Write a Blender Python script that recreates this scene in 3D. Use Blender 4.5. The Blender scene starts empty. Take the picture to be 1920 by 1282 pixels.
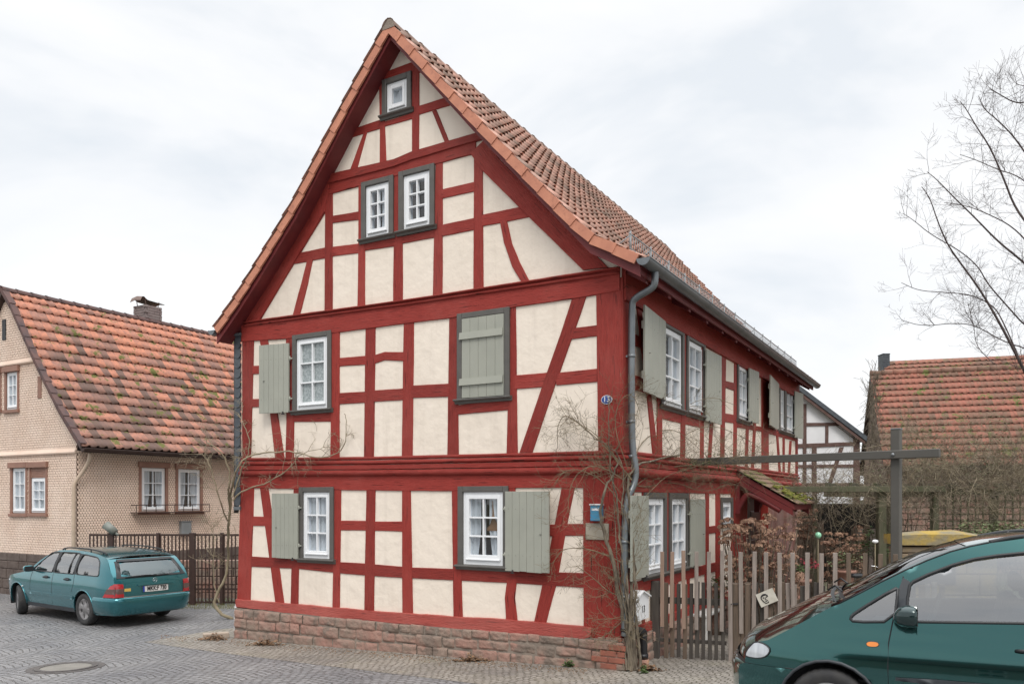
import bpy, bmesh, math, random
from mathutils import Vector, Matrix, noise
from mathutils.geometry import tessellate_polygon, delaunay_2d_cdt
R_ = math.radians
rnd = random.Random(7)
SC = bpy.context.scene
COL = SC.collection
# ---------------------------------------------------------------- camera
F, CX, HY, EYE = 1500.0, 960.0, 935.0, 2.2
cam = bpy.data.objects.new('camera', bpy.data.cameras.new('camera'))
COL.objects.link(cam)
cam.location = (0, 0, EYE)
cam.rotation_euler = (R_(90), 0, 0)
cam.data.sensor_width = 36
cam.data.lens = 36 * F / 1920
cam.data.shift_y = (HY - 641) / 1920
cam.data.clip_end = 2000
SC.camera = cam
# ---------------------------------------------------------------- sky
world = bpy.data.worlds.new('World'); SC.world = world
world.use_nodes = True
nt = world.node_tree; N = nt.nodes; Lk = nt.links; N.clear()
out = N.new('ShaderNodeOutputWorld'); bg = N.new('ShaderNodeBackground')
bg.inputs['Strength'].default_value = 0.1
sky = N.new('ShaderNodeTexSky'); sky.sky_type = 'NISHITA'; sky.sun_disc = False
SUN_EL, SUN_AZ = R_(50), R_(173)
sky.sun_elevation = SUN_EL; sky.sun_rotation = SUN_AZ
tc = N.new('ShaderNodeTexCoord')
mp = N.new('ShaderNodeMapping'); mp.inputs['Scale'].default_value = (1, 1, 2.1)
mp.inputs['Location'].default_value = (0.9, 0.5, 0.45)
n1 = N.new('ShaderNodeTexNoise'); n1.inputs['Scale'].default_value = 2.3
n1.inputs['Detail'].default_value = 5; n1.inputs['Roughness'].default_value = 0.55
n1.inputs['Distortion'].default_value = 0.35
rp = N.new('ShaderNodeValToRGB')
rp.color_ramp.elements[0].position = 0.36; rp.color_ramp.elements[0].color = (7.95, 8.35, 8.8, 1)
rp.color_ramp.elements[1].position = 0.60; rp.color_ramp.elements[1].color = (9.75, 9.8, 9.85, 1)
e = rp.color_ramp.elements.new(0.47); e.color = (9.15, 9.3, 9.5, 1)
mx = N.new('ShaderNodeMixRGB'); mx.inputs[0].default_value = 0.93
sep = N.new('ShaderNodeSeparateXYZ')
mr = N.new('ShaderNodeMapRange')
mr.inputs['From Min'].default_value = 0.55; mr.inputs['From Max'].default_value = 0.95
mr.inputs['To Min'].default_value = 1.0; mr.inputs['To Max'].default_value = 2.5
vm = N.new('ShaderNodeVectorMath'); vm.operation = 'SCALE'
Lk.new(tc.outputs['Generated'], mp.inputs['Vector']); Lk.new(mp.outputs[0], n1.inputs['Vector'])
Lk.new(n1.outputs['Fac'], rp.inputs[0]); Lk.new(sky.outputs[0], mx.inputs[1]); Lk.new(rp.outputs[0], mx.inputs[2])
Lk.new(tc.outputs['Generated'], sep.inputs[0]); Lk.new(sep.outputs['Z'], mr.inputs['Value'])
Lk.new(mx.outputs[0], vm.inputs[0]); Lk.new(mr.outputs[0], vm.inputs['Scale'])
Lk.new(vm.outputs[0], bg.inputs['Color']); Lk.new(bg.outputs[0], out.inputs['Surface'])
# ---------------------------------------------------------------- sun behind thin cloud
sl = bpy.data.lights.new('sun', 'SUN'); sl.energy = 1.55; sl.angle = R_(24); sl.color = (1, 0.955, 0.9)
sun = bpy.data.objects.new('sun', sl); COL.objects.link(sun)
sv = Vector((0.10, -0.82, 1.0)).normalized()
sun.rotation_euler = sv.to_track_quat('Z', 'Y').to_euler()
SC.view_settings.view_transform = 'Standard'; SC.view_settings.look = 'None'
SC.view_settings.exposure = 0.14; SC.view_settings.gamma = 1.0
# ---------------------------------------------------------------- helpers
def ray(px, py): return Vector(((px - CX) / F, 1.0, (HY - py) / F))
def at(px, py, dep):
    r = ray(px, py) * dep
    return Vector((r.x, r.y, r.z + EYE))
def ground(x, y):
    g = 0.0157 * (x - 1.41) - 0.041 * (y - 10.31)
    lo, hi = -0.23, 0.20
    k = 0.05
    g = lo + k * math.log(1 + math.exp(min((g - lo) / k, 60)))
    g = hi - k * math.log(1 + math.exp(min((hi - g) / k, 60)))
    return g
def ong(px, py):
    d = 10.0
    for _ in range(40):
        p = ray(px, py) * d
        d2 = (ground(p.x, p.y) - EYE) / ray(px, py).z
        d = 0.6 * d + 0.4 * d2
    p = ray(px, py) * d
    return Vector((p.x, p.y, ground(p.x, p.y)))
class Plane:
    def __init__(s, O, ang_dir, n): s.O = O; s.d = ang_dir; s.n = n
    def w(s, t, z, o=0.0):
        p = s.O + s.d * t + s.n * o
        return Vector((p.x, p.y, z))
    def tz(s, px, py, o=0.0):
        r = ray(px, py); C = Vector((0, 0, EYE)); q = s.O + s.n * o
        k = (q - C).dot(s.n) / r.dot(s.n)
        p = C + r * k
        return (p - s.O).dot(s.d), p.z
    def px(s, px, py, o=0.0):
        t, z = s.tz(px, py, o)
        return s.w(t, z, o)
th = math.atan2(1500, 2590)
FD = Vector((-math.cos(th), math.sin(th), 0)); SD = Vector((math.sin(th), math.cos(th), 0))
RC = Vector((0.13667 * 10.31, 10.31, 0))
FP = Plane(RC, FD, -SD)        # gable front, t runs to the left
SP = Plane(RC, SD, -FD)        # garden side, t runs away
W_H = FP.tz(453, 900)[0]       # house width
L_H = SP.tz(1495, 800)[0]
class MB:
    def __init__(s): s.v = []; s.f = []; s.uv = []; s.m = []; s.sm = []
    def add(s, vs, fs, uvs=None, mi=0, smooth=False):
        b = len(s.v); s.v += [Vector(v) for v in vs]
        for k, f in enumerate(fs):
            s.f.append([b + i for i in f]); s.m.append(mi); s.sm.append(smooth)
            s.uv.append([uvs[i] for i in f] if uvs else [(0, 0)] * len(f))
    def box(s, c, sx, sy, sz, rot=None, mi=0, ch=0.0):
        M = rot if rot is not None else Matrix.Identity(3)
        h = (sx / 2, sy / 2, sz / 2); c = Vector(c)
        if ch <= 0:
            vs = [c + M @ Vector((a * h[0], b * h[1], d * h[2])) for a in (-1, 1) for b in (-1, 1) for d in (-1, 1)]
            s.add(vs, [(0, 1, 3, 2), (4, 6, 7, 5), (0, 4, 5, 1), (2, 3, 7, 6), (0, 2, 6, 4), (1, 5, 7, 3)], mi=mi); return
        bm = bmesh.new(); bmesh.ops.create_cube(bm, size=1)
        for v in bm.verts: v.co = Vector((v.co.x * sx, v.co.y * sy, v.co.z * sz))
        bmesh.ops.bevel(bm, geom=bm.edges[:], offset=ch, segments=1, affect='EDGES')
        s.add([c + M @ v.co for v in bm.verts], [[v.index for v in f.verts] for f in bm.faces] if not bm.verts.index_update() else [], mi=mi)
        bm.free()
    def tube(s, pts, r, n=8, mi=0, cap=True, smooth=True):
        pts = [Vector(p) for p in pts]; k = len(pts)
        rs = r if isinstance(r, (list, tuple)) and len(r) == k else [r[0] if isinstance(r, (list, tuple)) else r] * k
        vs = []; up = Vector((0.123, 0.31, 0.94)).normalized(); prev = None
        for i, p in enumerate(pts):
            t = (pts[min(i + 1, k - 1)] - pts[max(i - 1, 0)])
            t = t.normalized() if t.length > 1e-9 else Vector((0, 0, 1))
            if prev is None:
                a = t.cross(up)
                if a.length < 0.1: a = t.cross(Vector((1, 0, 0)))
            else:
                a = prev - t * prev.dot(t)
            a.normalize(); b = t.cross(a); prev = a
            for j in range(n):
                w = 2 * math.pi * j / n
                vs.append(p + (a * math.cos(w) + b * math.sin(w)) * rs[i])
        fs = []
        for i in range(k - 1):
            for j in range(n):
                fs.append((i * n + j, i * n + (j + 1) % n, (i + 1) * n + (j + 1) % n, (i + 1) * n + j))
        if cap: fs += [tuple(range(n))[::-1], tuple((k - 1) * n + j for j in range(n))]
        s.add(vs, fs, mi=mi, smooth=smooth)
    def sweep(s, secs, closed=False, cap=False, mi=0, smooth=False, uvs=None):
        """secs: list of equal-length point lists"""
        n = len(secs[0]); vs = [p for sec in secs for p in sec]; fs = []
        for i in range(len(secs) - 1):
            for j in range(n - (0 if closed else 1)):
                j2 = (j + 1) % n
                fs.append((i * n + j, i * n + j2, (i + 1) * n + j2, (i + 1) * n + j))
        if cap: fs += [tuple(range(n))[::-1], tuple((len(secs) - 1) * n + j for j in range(n))]
        s.add(vs, fs, uvs=[u for sec in uvs for u in sec] if uvs else None, mi=mi, smooth=smooth)
    def build(s, name, mats, parent=None, local=False, origin=None, fix=True):
        me = bpy.data.meshes.new(name)
        off = Vector((0, 0, 0)); o = bpy.data.objects.new(name, me)
        if not local:
            if parent is not None:
                q = parent
                while q is not None: off = off + q.location; q = q.parent
            else:
                if origin is None:
                    xs = [v.x for v in s.v]; ys = [v.y for v in s.v]; zs = [v.z for v in s.v]
                    origin = Vector(((min(xs) + max(xs)) / 2, (min(ys) + max(ys)) / 2, min(zs)))
                off = Vector(origin); o.location = off
        me.from_pydata([v - off for v in s.v], [], s.f)
        ul = me.uv_layers.new(name='UVMap')
        k = 0
        for uv in s.uv:
            for u in uv: ul.data[k].uv = u; k += 1
        for i, p in enumerate(me.polygons): p.material_index = s.m[i]; p.use_smooth = s.sm[i]
        for m in (mats if isinstance(mats, (list, tuple)) else [mats]): me.materials.append(m)
        if fix:
            bm = bmesh.new(); bm.from_mesh(me); bmesh.ops.recalc_face_normals(bm, faces=bm.faces[:]); bm.to_mesh(me); bm.free()
        COL.objects.link(o)
        if parent is not None: o.parent = parent
        return o
def empty(name, loc, rz=0.0):
    o = bpy.data.objects.new(name, None); o.empty_display_size = 0.2
    o.location = loc; o.rotation_euler = (0, 0, rz); COL.objects.link(o); return o
def tag(o, label=None, cat=None, group=None, kind=None):
    if label: o['label'] = label
    if cat: o['category'] = cat
    if group: o['group'] = group
    if kind: o['kind'] = kind
    return o
def copy_tree(o, parent=None):
    c = o.copy(); COL.objects.link(c); c.parent = parent
    for ch in list(o.children): copy_tree(ch, c)
    return c
# ---------------------------------------------------------------- materials
def srgb(r, g, b):
    f = lambda c: (c / 12.92 if c <= 0.04045 else ((c + 0.055) / 1.055) ** 2.4)
    return tuple(f(c / 255.0) for c in (r, g, b))
def mat(name, col, rough=0.7, col2=None, vs=4.0, lo=0.35, hi=0.65, bump=0.0, bs=40.0, bd=0.01, metal=0.0, coat=0.0,
        spec=0.5, coord='Object', stretch=(1, 1, 1), bstretch=None, speck=None, distort=0.0, flake=None, emis=None, alpha=1.0, grime=None, cracks=False, streak=None):
    m = bpy.data.materials.new(name); m.use_nodes = True
    t = m.node_tree; n = t.nodes; l = t.links; b = n['Principled BSDF']
    b.inputs['Roughness'].default_value = rough; b.inputs['Metallic'].default_value = metal
    b.inputs['Coat Weight'].default_value = coat; b.inputs['Coat Roughness'].default_value = 0.04
    b.inputs['Specular IOR Level'].default_value = spec
    c = n.new('ShaderNodeTexCoord'); mp = n.new('ShaderNodeMapping'); mp.inputs['Scale'].default_value = stretch
    l.new(c.outputs[coord], mp.inputs['Vector'])
    col4 = tuple(col) + (1,)
    if col2 is None:
        col2 = tuple(x * 0.82 for x in col)
    nz = n.new('ShaderNodeTexNoise'); nz.inputs['Scale'].default_value = vs; nz.inputs['Detail'].default_value = 6
    nz.inputs['Distortion'].default_value = distort
    l.new(mp.outputs[0], nz.inputs['Vector'])
    r = n.new('ShaderNodeValToRGB'); r.color_ramp.elements[0].position = lo; r.color_ramp.elements[1].position = hi
    r.color_ramp.elements[0].color = col4; r.color_ramp.elements[1].color = tuple(col2) + (1,)
    l.new(nz.outputs['Fac'], r.inputs[0]); last = r.outputs[0]
    if speck:
        sc, amt, thr, mode = speck
        n2 = n.new('ShaderNodeTexNoise'); n2.inputs['Scale'].default_value = sc; n2.inputs['Detail'].default_value = 3
        l.new(mp.outputs[0], n2.inputs['Vector'])
        r2 = n.new('ShaderNodeValToRGB'); r2.color_ramp.elements[0].position = thr; r2.color_ramp.elements[1].position = thr + 0.08
        l.new(n2.outputs['Fac'], r2.inputs[0])
        m2 = n.new('ShaderNodeMixRGB'); m2.inputs[2].default_value = tuple(mode) + (1,)
        ma = n.new('ShaderNodeMath'); ma.operation = 'MULTIPLY'; ma.inputs[1].default_value = amt
        l.new(r2.outputs[0], ma.inputs[0]); l.new(ma.outputs[0], m2.inputs[0]); l.new(last, m2.inputs[1]); last = m2.outputs[0]
    if streak:
        ms = n.new('ShaderNodeMapping'); ms.inputs['Scale'].default_value = (5, 5, .45); l.new(c.outputs['Object'], ms.inputs['Vector'])
        ns_ = n.new('ShaderNodeTexNoise'); ns_.inputs['Scale'].default_value = 1.6; ns_.inputs['Detail'].default_value = 6; l.new(ms.outputs[0], ns_.inputs['Vector'])
        rs2 = n.new('ShaderNodeValToRGB'); rs2.color_ramp.elements[0].position = 0.52; rs2.color_ramp.elements[1].position = 0.78; rs2.color_ramp.elements[1].color = (.36, .36, .36, 1); l.new(ns_.outputs['Fac'], rs2.inputs[0])
        m7 = n.new('ShaderNodeMixRGB'); m7.inputs[2].default_value = tuple(streak) + (1,); l.new(rs2.outputs[0], m7.inputs[0]); l.new(last, m7.inputs[1]); last = m7.outputs[0]
    if cracks:
        mc_ = n.new('ShaderNodeMapping'); mc_.inputs['Scale'].default_value = (1.1, 26, 1); l.new(c.outputs[coord], mc_.inputs['Vector'])
        nc = n.new('ShaderNodeTexNoise'); nc.inputs['Scale'].default_value = 2.2; nc.inputs['Detail'].default_value = 3; l.new(mc_.outputs[0], nc.inputs['Vector'])
        rc_ = n.new('ShaderNodeValToRGB'); rc_.color_ramp.elements[0].position = 0.635; rc_.color_ramp.elements[1].position = 0.67; l.new(nc.outputs['Fac'], rc_.inputs[0])
        m9 = n.new('ShaderNodeMixRGB'); m9.inputs[2].default_value = (col[0] * .22, col[1] * .22, col[2] * .22, 1); l.new(rc_.outputs[0], m9.inputs[0]); l.new(last, m9.inputs[1]); last = m9.outputs[0]
        nf = n.new('ShaderNodeTexNoise'); nf.inputs['Scale'].default_value = 0.9; nf.inputs['Detail'].default_value = 7; nf.inputs['Roughness'].default_value = 0.7; l.new(c.outputs['Object'], nf.inputs['Vector'])
        rf = n.new('ShaderNodeValToRGB'); rf.color_ramp.elements[0].position = 0.48; rf.color_ramp.elements[1].position = 0.75; rf.color_ramp.elements[1].color = (.45, .45, .45, 1); l.new(nf.outputs['Fac'], rf.inputs[0])
        m8 = n.new('ShaderNodeMixRGB'); m8.inputs[2].default_value = (min(col[0] * 1.25, 1), col[1] * 1.9 + .02, col[2] * 1.9 + .02, 1); l.new(rf.outputs[0], m8.inputs[0]); l.new(last, m8.inputs[1]); last = m8.outputs[0]
        oi = n.new('ShaderNodeObjectInfo'); mrr = n.new('ShaderNodeMapRange'); mrr.inputs['To Min'].default_value = 0.80; mrr.inputs['To Max'].default_value = 1.12; l.new(oi.outputs['Random'], mrr.inputs['Value'])
        vs_ = n.new('ShaderNodeVectorMath'); vs_.operation = 'SCALE'; l.new(last, vs_.inputs[0]); l.new(mrr.outputs[0], vs_.inputs['Scale']); last = vs_.outputs[0]
    l.new(last, b.inputs['Base Color'])
    if bump > 0:
        mb = n.new('ShaderNodeMapping'); mb.inputs['Scale'].default_value = bstretch or stretch
        l.new(c.outputs[coord], mb.inputs['Vector'])
        n3 = n.new('ShaderNodeTexNoise'); n3.inputs['Scale'].default_value = bs; n3.inputs['Detail'].default_value = 5
        l.new(mb.outputs[0], n3.inputs['Vector'])
        bp = n.new('ShaderNodeBump'); bp.inputs['Strength'].default_value = bump; bp.inputs['Distance'].default_value = bd
        l.new(n3.outputs['Fac'], bp.inputs['Height']); l.new(bp.outputs[0], b.inputs['Normal'])
    if emis: b.inputs['Emission Color'].default_value = tuple(emis) + (1,); b.inputs['Emission Strength'].default_value = 1
    if alpha < 1: b.inputs['Alpha'].default_value = alpha
    return m
M = {}
M['red'] = mat('red_timber', (0.315, 0.041, 0.031), 0.55, col2=(0.235, 0.030, 0.023), vs=5, lo=0.3, hi=0.75, bump=0.8, bs=9, bd=0.014, cracks=True, spec=.22,
               coord='UV', stretch=(0.8, 8, 1), bstretch=(1.2, 14, 1), speck=(70, 0.25, 0.66, (0.10, 0.012, 0.012)))
M['redskylit'] = mat('red_sill_skylit', (0.37, 0.066, 0.050), 0.5, col2=(0.28, 0.044, 0.033), vs=3, lo=0.3, hi=0.75, bump=0.8, bs=8, bd=0.016, cracks=True,  # lighter red, sky light caught by the sill put into its colour
               coord='UV', stretch=(0.8, 6, 1), bstretch=(1.2, 12, 1))
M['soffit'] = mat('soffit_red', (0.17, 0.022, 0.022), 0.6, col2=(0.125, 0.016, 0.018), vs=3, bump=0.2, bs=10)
M['plaster'] = mat('cream_plaster', (0.82, 0.725, 0.62), 0.9, col2=(0.78, 0.685, 0.58), vs=1.1, lo=0.3, hi=0.7, bump=0.7, bs=6.0, bd=0.022, speck=(2.4, .18, .58, (0.66, 0.57, 0.47)), streak=(0.56, 0.48, 0.40))
M['grey'] = mat('grey_paint', (0.105, 0.098, 0.088), 0.5, vs=6, bump=0.15, bs=30)
M['shutter'] = mat('shutter_paint', (0.335, 0.338, 0.285), 0.5, col2=(0.305, 0.31, 0.262), vs=3, bump=0.1, bs=60)
M['white'] = mat('white_frame', (0.80, 0.81, 0.82), 0.3, col2=(0.76, 0.77, 0.78), vs=3)
M['curtain'] = mat('curtain', (0.60, 0.60, 0.59), 0.9, col2=(0.45, 0.45, 0.45), vs=14, stretch=(1, 1, 0.05))
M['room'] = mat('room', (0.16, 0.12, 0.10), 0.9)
M['orange'] = mat('verge_tile', (0.56, 0.235, 0.145), 0.75, col2=(0.47, 0.19, 0.12), vs=6, bump=0.15, bs=30, speck=(14, 0.35, 0.6, (0.30, 0.12, 0.08)))
M['zinc'] = mat('zinc', (0.20, 0.215, 0.225), 0.42, col2=(0.15, 0.165, 0.175), vs=4, metal=0.55, bump=0.05, bs=30)
M['iron'] = mat('dark_iron', (0.035, 0.03, 0.03), 0.6)
M['galv'] = mat('galvanised', (0.28, 0.30, 0.31), 0.45, metal=0.4)
def glass_mat(name='window_glass', tint=(0.9, 0.95, 1.0), refl=0.10, dirty=0.04):
    m = bpy.data.materials.new(name); m.use_nodes = True
    t = m.node_tree; n = t.nodes; l = t.links; n.clear()
    o = n.new('ShaderNodeOutputMaterial'); tr = n.new('ShaderNodeBsdfTransparent'); tr.inputs[0].default_value = tint + (1,)
    gl = n.new('ShaderNodeBsdfGlossy'); gl.inputs['Roughness'].default_value = 0.015
    lw_ = n.new('ShaderNodeLayerWeight'); fr = n.new('ShaderNodeMath'); fr.operation = 'POWER'; fr.inputs[1].default_value = 4.0; l.new(lw_.outputs['Facing'], fr.inputs[0])
    ad = n.new('ShaderNodeMath'); ad.operation = 'MULTIPLY_ADD'; ad.inputs[1].default_value = .85; ad.inputs[2].default_value = refl; ad.use_clamp = True
    mxx = n.new('ShaderNodeMixShader'); l.new(fr.outputs[0], ad.inputs[0]); l.new(ad.outputs[0], mxx.inputs[0])
    c = n.new('ShaderNodeTexCoord'); nz = n.new('ShaderNodeTexNoise'); nz.inputs['Scale'].default_value = 1.3
    bp = n.new('ShaderNodeBump'); bp.inputs['Strength'].default_value = 0.05; bp.inputs['Distance'].default_value = 0.05
    l.new(c.outputs['Object'], nz.inputs['Vector']); l.new(nz.outputs['Fac'], bp.inputs['Height']); l.new(bp.outputs[0], gl.inputs['Normal'])
    l.new(tr.outputs[0], mxx.inputs[1]); l.new(gl.outputs[0], mxx.inputs[2]); l.new(mxx.outputs[0], o.inputs['Surface'])
    return m
M['glass'] = glass_mat()
M['frost'] = mat('frosted_glass', (0.22, 0.25, 0.25), 0.12, col2=(0.36, 0.40, 0.40), vs=28, lo=0.42, hi=0.6, bump=0.05, bs=60, spec=0.8)
def tile_mat(name, stops, moss=0.0, moss_col=(0.12, 0.125, 0.03), stain=0.5, stain_col=(0.09, 0.05, 0.04), tilt=0.0, rough=0.85, tw=0.55, nf=1.3, nb=-0.4):
    """UV = (tile column, tile row): one colour draw for each tile, plus stains and moss"""
    m = bpy.data.materials.new(name); m.use_nodes = True
    t = m.node_tree; n = t.nodes; l = t.links; b = n['Principled BSDF']; b.inputs['Roughness'].default_value = rough
    uv = n.new('ShaderNodeUVMap'); fl = n.new('ShaderNodeVectorMath'); fl.operation = 'FLOOR'
    wn = n.new('ShaderNodeTexWhiteNoise'); wn.noise_dimensions = '2D'
    l.new(uv.outputs[0], fl.inputs[0]); l.new(fl.outputs[0], wn.inputs['Vector'])
    oc = n.new('ShaderNodeTexCoord')
    n1 = n.new('ShaderNodeTexNoise'); n1.inputs['Scale'].default_value = 0.7; n1.inputs['Detail'].default_value = 4
    l.new(oc.outputs['Object'], n1.inputs['Vector'])
    ad = n.new('ShaderNodeMath'); ad.operation = 'MULTIPLY_ADD'; ad.inputs[1].default_value = nf; ad.inputs[2].default_value = nb
    l.new(n1.outputs['Fac'], ad.inputs[0])
    a2 = n.new('ShaderNodeMath'); a2.operation = 'MULTIPLY_ADD'; a2.inputs[1].default_value = tw
    l.new(wn.outputs['Value'], a2.inputs[0]); l.new(ad.outputs[0], a2.inputs[2]); last = a2.outputs[0]
    if tilt:
        sp = n.new('ShaderNodeSeparateXYZ'); l.new(uv.outputs[0], sp.inputs[0])
        mm = n.new('ShaderNodeMath'); mm.operation = 'MULTIPLY_ADD'; mm.inputs[1].default_value = tilt
        l.new(sp.outputs['Y'], mm.inputs[0]); l.new(last, mm.inputs[2]); last = mm.outputs[0]
    r = n.new('ShaderNodeValToRGB'); r.color_ramp.elements.remove(r.color_ramp.elements[1])
    for i, (p, c) in enumerate(stops):
        e = r.color_ramp.elements[0] if i == 0 else r.color_ramp.elements.new(p)
        e.position = p; e.color = tuple(c) + (1,)
    l.new(last, r.inputs[0])
    n2 = n.new('ShaderNodeTexNoise'); n2.inputs['Scale'].default_value = 9; n2.inputs['Detail'].default_value = 8; n2.inputs['Roughness'].default_value = 0.65
    l.new(oc.outputs['Object'], n2.inputs['Vector'])
    r2 = n.new('ShaderNodeValToRGB'); r2.color_ramp.elements[0].position = 0.46; r2.color_ramp.elements[1].position = 0.68
    r2.color_ramp.elements[1].color = (stain, stain, stain, 1)
    l.new(n2.outputs['Fac'], r2.inputs[0])
    mx = n.new('ShaderNodeMixRGB'); mx.inputs[2].default_value = stain_col + (1,)
    l.new(r2.outputs[0], mx.inputs[0]); l.new(r.outputs[0], mx.inputs[1]); last = mx.outputs[0]
    if moss > 0:
        n3 = n.new('ShaderNodeTexNoise'); n3.inputs['Scale'].default_value = 2.6; n3.inputs['Detail'].default_value = 7; n3.inputs['Roughness'].default_value = 0.7
        l.new(oc.outputs['Object'], n3.inputs['Vector'])
        r3 = n.new('ShaderNodeValToRGB'); r3.color_ramp.elements[0].position = 0.66 - 0.1 * moss; r3.color_ramp.elements[1].position = 0.70 - 0.1 * moss
        l.new(n3.outputs['Fac'], r3.inputs[0])
        m3 = n.new('ShaderNodeMixRGB'); m3.inputs[2].default_value = moss_col + (1,)
        l.new(r3.outputs[0], m3.inputs[0]); l.new(last, m3.inputs[1]); last = m3.outputs[0]
    l.new(last, b.inputs['Base Color'])
    bp = n.new('ShaderNodeBump'); bp.inputs['Strength'].default_value = 0.4; bp.inputs['Distance'].default_value = 0.01
    l.new(n2.outputs['Fac'], bp.inputs['Height']); l.new(bp.outputs[0], b.inputs['Normal'])
    return m
M['tile'] = tile_mat('roof_tile', [(0.0, (0.46, 0.245, 0.185)), (0.35, (0.56, 0.315, 0.245)), (0.6, (0.43, 0.26, 0.205)), (0.95, (0.27, 0.185, 0.15))], stain=0.5, stain_col=(0.17, 0.13, 0.09))
M['tile2'] = tile_mat('left_roof_tile', [(0.0, (0.56, 0.235, 0.145)), (0.40, (0.50, 0.215, 0.14)), (0.66, (0.38, 0.19, 0.14)), (0.88, (0.23, 0.13, 0.10)), (1, (0.15, 0.095, 0.075))], moss=0.85, tilt=0.037, tw=.75, nf=1.0, nb=-.55, stain=0.55, stain_col=(0.15, 0.10, 0.095))
M['tile3'] = tile_mat('barn_roof_tile', [(0.0, (0.36, 0.13, 0.09)), (0.5, (0.29, 0.115, 0.08)), (0.85, (0.18, 0.10, 0.07))], moss=0.9, stain=0.6, stain_col=(0.15,0.12,0.08), tilt=0.01, moss_col=(0.12, 0.13, 0.035))
M['slate'] = mat('slate', (0.045, 0.052, 0.062), 0.5, col2=(0.075, 0.085, 0.095), vs=8, bump=0.2, bs=20)
M['shinglewall'] = mat('shingle_cream', (0.76, 0.60, 0.49), 0.6, col2=(0.70, 0.53, 0.42), vs=2.0)
M['shinglejoint_shade'] = mat('shingle_joint_shade', (0.20, 0.13, 0.10), 0.9)  # aged wood backing, darkened to stand in for shadow in the notches
M['brownframe'] = mat('brown_frame', (0.30, 0.16, 0.115), 0.6, vs=5)
M['darkbrown'] = mat('dark_brown', (0.05, 0.026, 0.02), 0.6, vs=8)
M['stonered'] = mat('sandstone', (0.33, 0.185, 0.145), 0.9, col2=(0.26, 0.19, 0.15), vs=3.5, lo=0.35, hi=0.6, bump=0.9, bs=14, bd=0.03, speck=(3.2, 0.75, 0.54, (0.16, 0.13, 0.105)))
M['mortar'] = mat('mortar', (0.27, 0.22, 0.18), 0.95, bump=0.6, bs=20, bd=0.02)
M['brick'] = mat('brick', (0.33, 0.115, 0.075), 0.9, col2=(0.26, 0.10, 0.07), vs=9, bump=0.4, bs=30)
# ---------------------------------------------------------------- plane-based builders
_pc = [0]
def beam(pl, pairs, name='timber_post', d=0.013, m='red', parent=None, wob=0.004, rnd_profile=False, mb=None, dp=None):
    """pairs: stations of two pixels on the wall, each ((xa,ya),(xb,yb)); raised strip with worn edges"""
    _pc[0] += 1
    d = d + 0.00035 * (_pc[0] % 17)
    st = [(Vector(pl.tz(*a)), Vector(pl.tz(*b))) for a, b in pairs]
    return strip(pl, st, name, d, m, parent, wob, rnd_profile, mb)
def strip(pl, st, name, d, m, parent, wob=0.004, rnd_profile=False, mb=None):
    own = mb is None
    mb = mb or MB()
    fine = []; u = 0
    for i in range(len(st) - 1):
        a0, b0 = st[i]; a1, b1 = st[i + 1]
        ln = ((a0 + b0) / 2 - (a1 + b1) / 2).length; k = max(1, int(ln / 0.09))
        for j in range(k + (1 if i == len(st) - 2 else 0)):
            f = j / k; fine.append((a0.lerp(a1, f), b0.lerp(b1, f), u + ln * f))
        u += ln
    secs = []; uvs = []; so = rnd.random() * 50
    for a, b, uu in fine:
        wd = (b - a); w = wd.length; wn = wd / max(w, 1e-6)
        a = a + wn * (noise.noise(Vector((uu * 2.2, so, 0))) * wob + noise.noise(Vector((uu * 9, so, 3))) * wob * 0.5)
        b = b - wn * (noise.noise(Vector((uu * 2.2, so, 9))) * wob + noise.noise(Vector((uu * 9, so, 13))) * wob * 0.5)
        w = (b - a).length
        if rnd_profile:
            prof = [(0, -0.012)] + [(0.5 - 0.5 * math.cos(q), d * math.sin(q)) for q in [math.pi * k / 7 for k in range(1, 7)]] + [(1, -0.012)]
        else:
            e = min(0.006 / w, 0.2); prof = [(0, -0.012), (0, d * 0.5), (e, d), (1 - e, d), (1, d * 0.5), (1, -0.012)]
        sec = []; uvr = []
        for f, o in prof:
            q = a.lerp(b, f); sec.append(pl.w(q.x, q.y, o)); uvr.append((uu + so, so * 3 + w * f + o))
        secs.append(sec); uvs.append(uvr)
    mb.sweep(secs, cap=True, uvs=uvs, smooth=rnd_profile)
    if own: return mb.build(name, M[m], parent)
def V(pl, y0, xa, xb, y1, xc, xd, name='timber_post', parent=None, **k):
    return beam(pl, [((xa, y0), (xb, y0)), ((xc, y1), (xd, y1))], name, parent=parent, **k)
def Hh(pl, *a, name='timber_rail', parent=None, **k):
    """a: x,ytop,ybottom repeated"""
    pr = [((a[i], a[i + 1]), (a[i], a[i + 2])) for i in range(0, len(a), 3)]
    return beam(pl, pr, name, parent=parent, **k)
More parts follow.
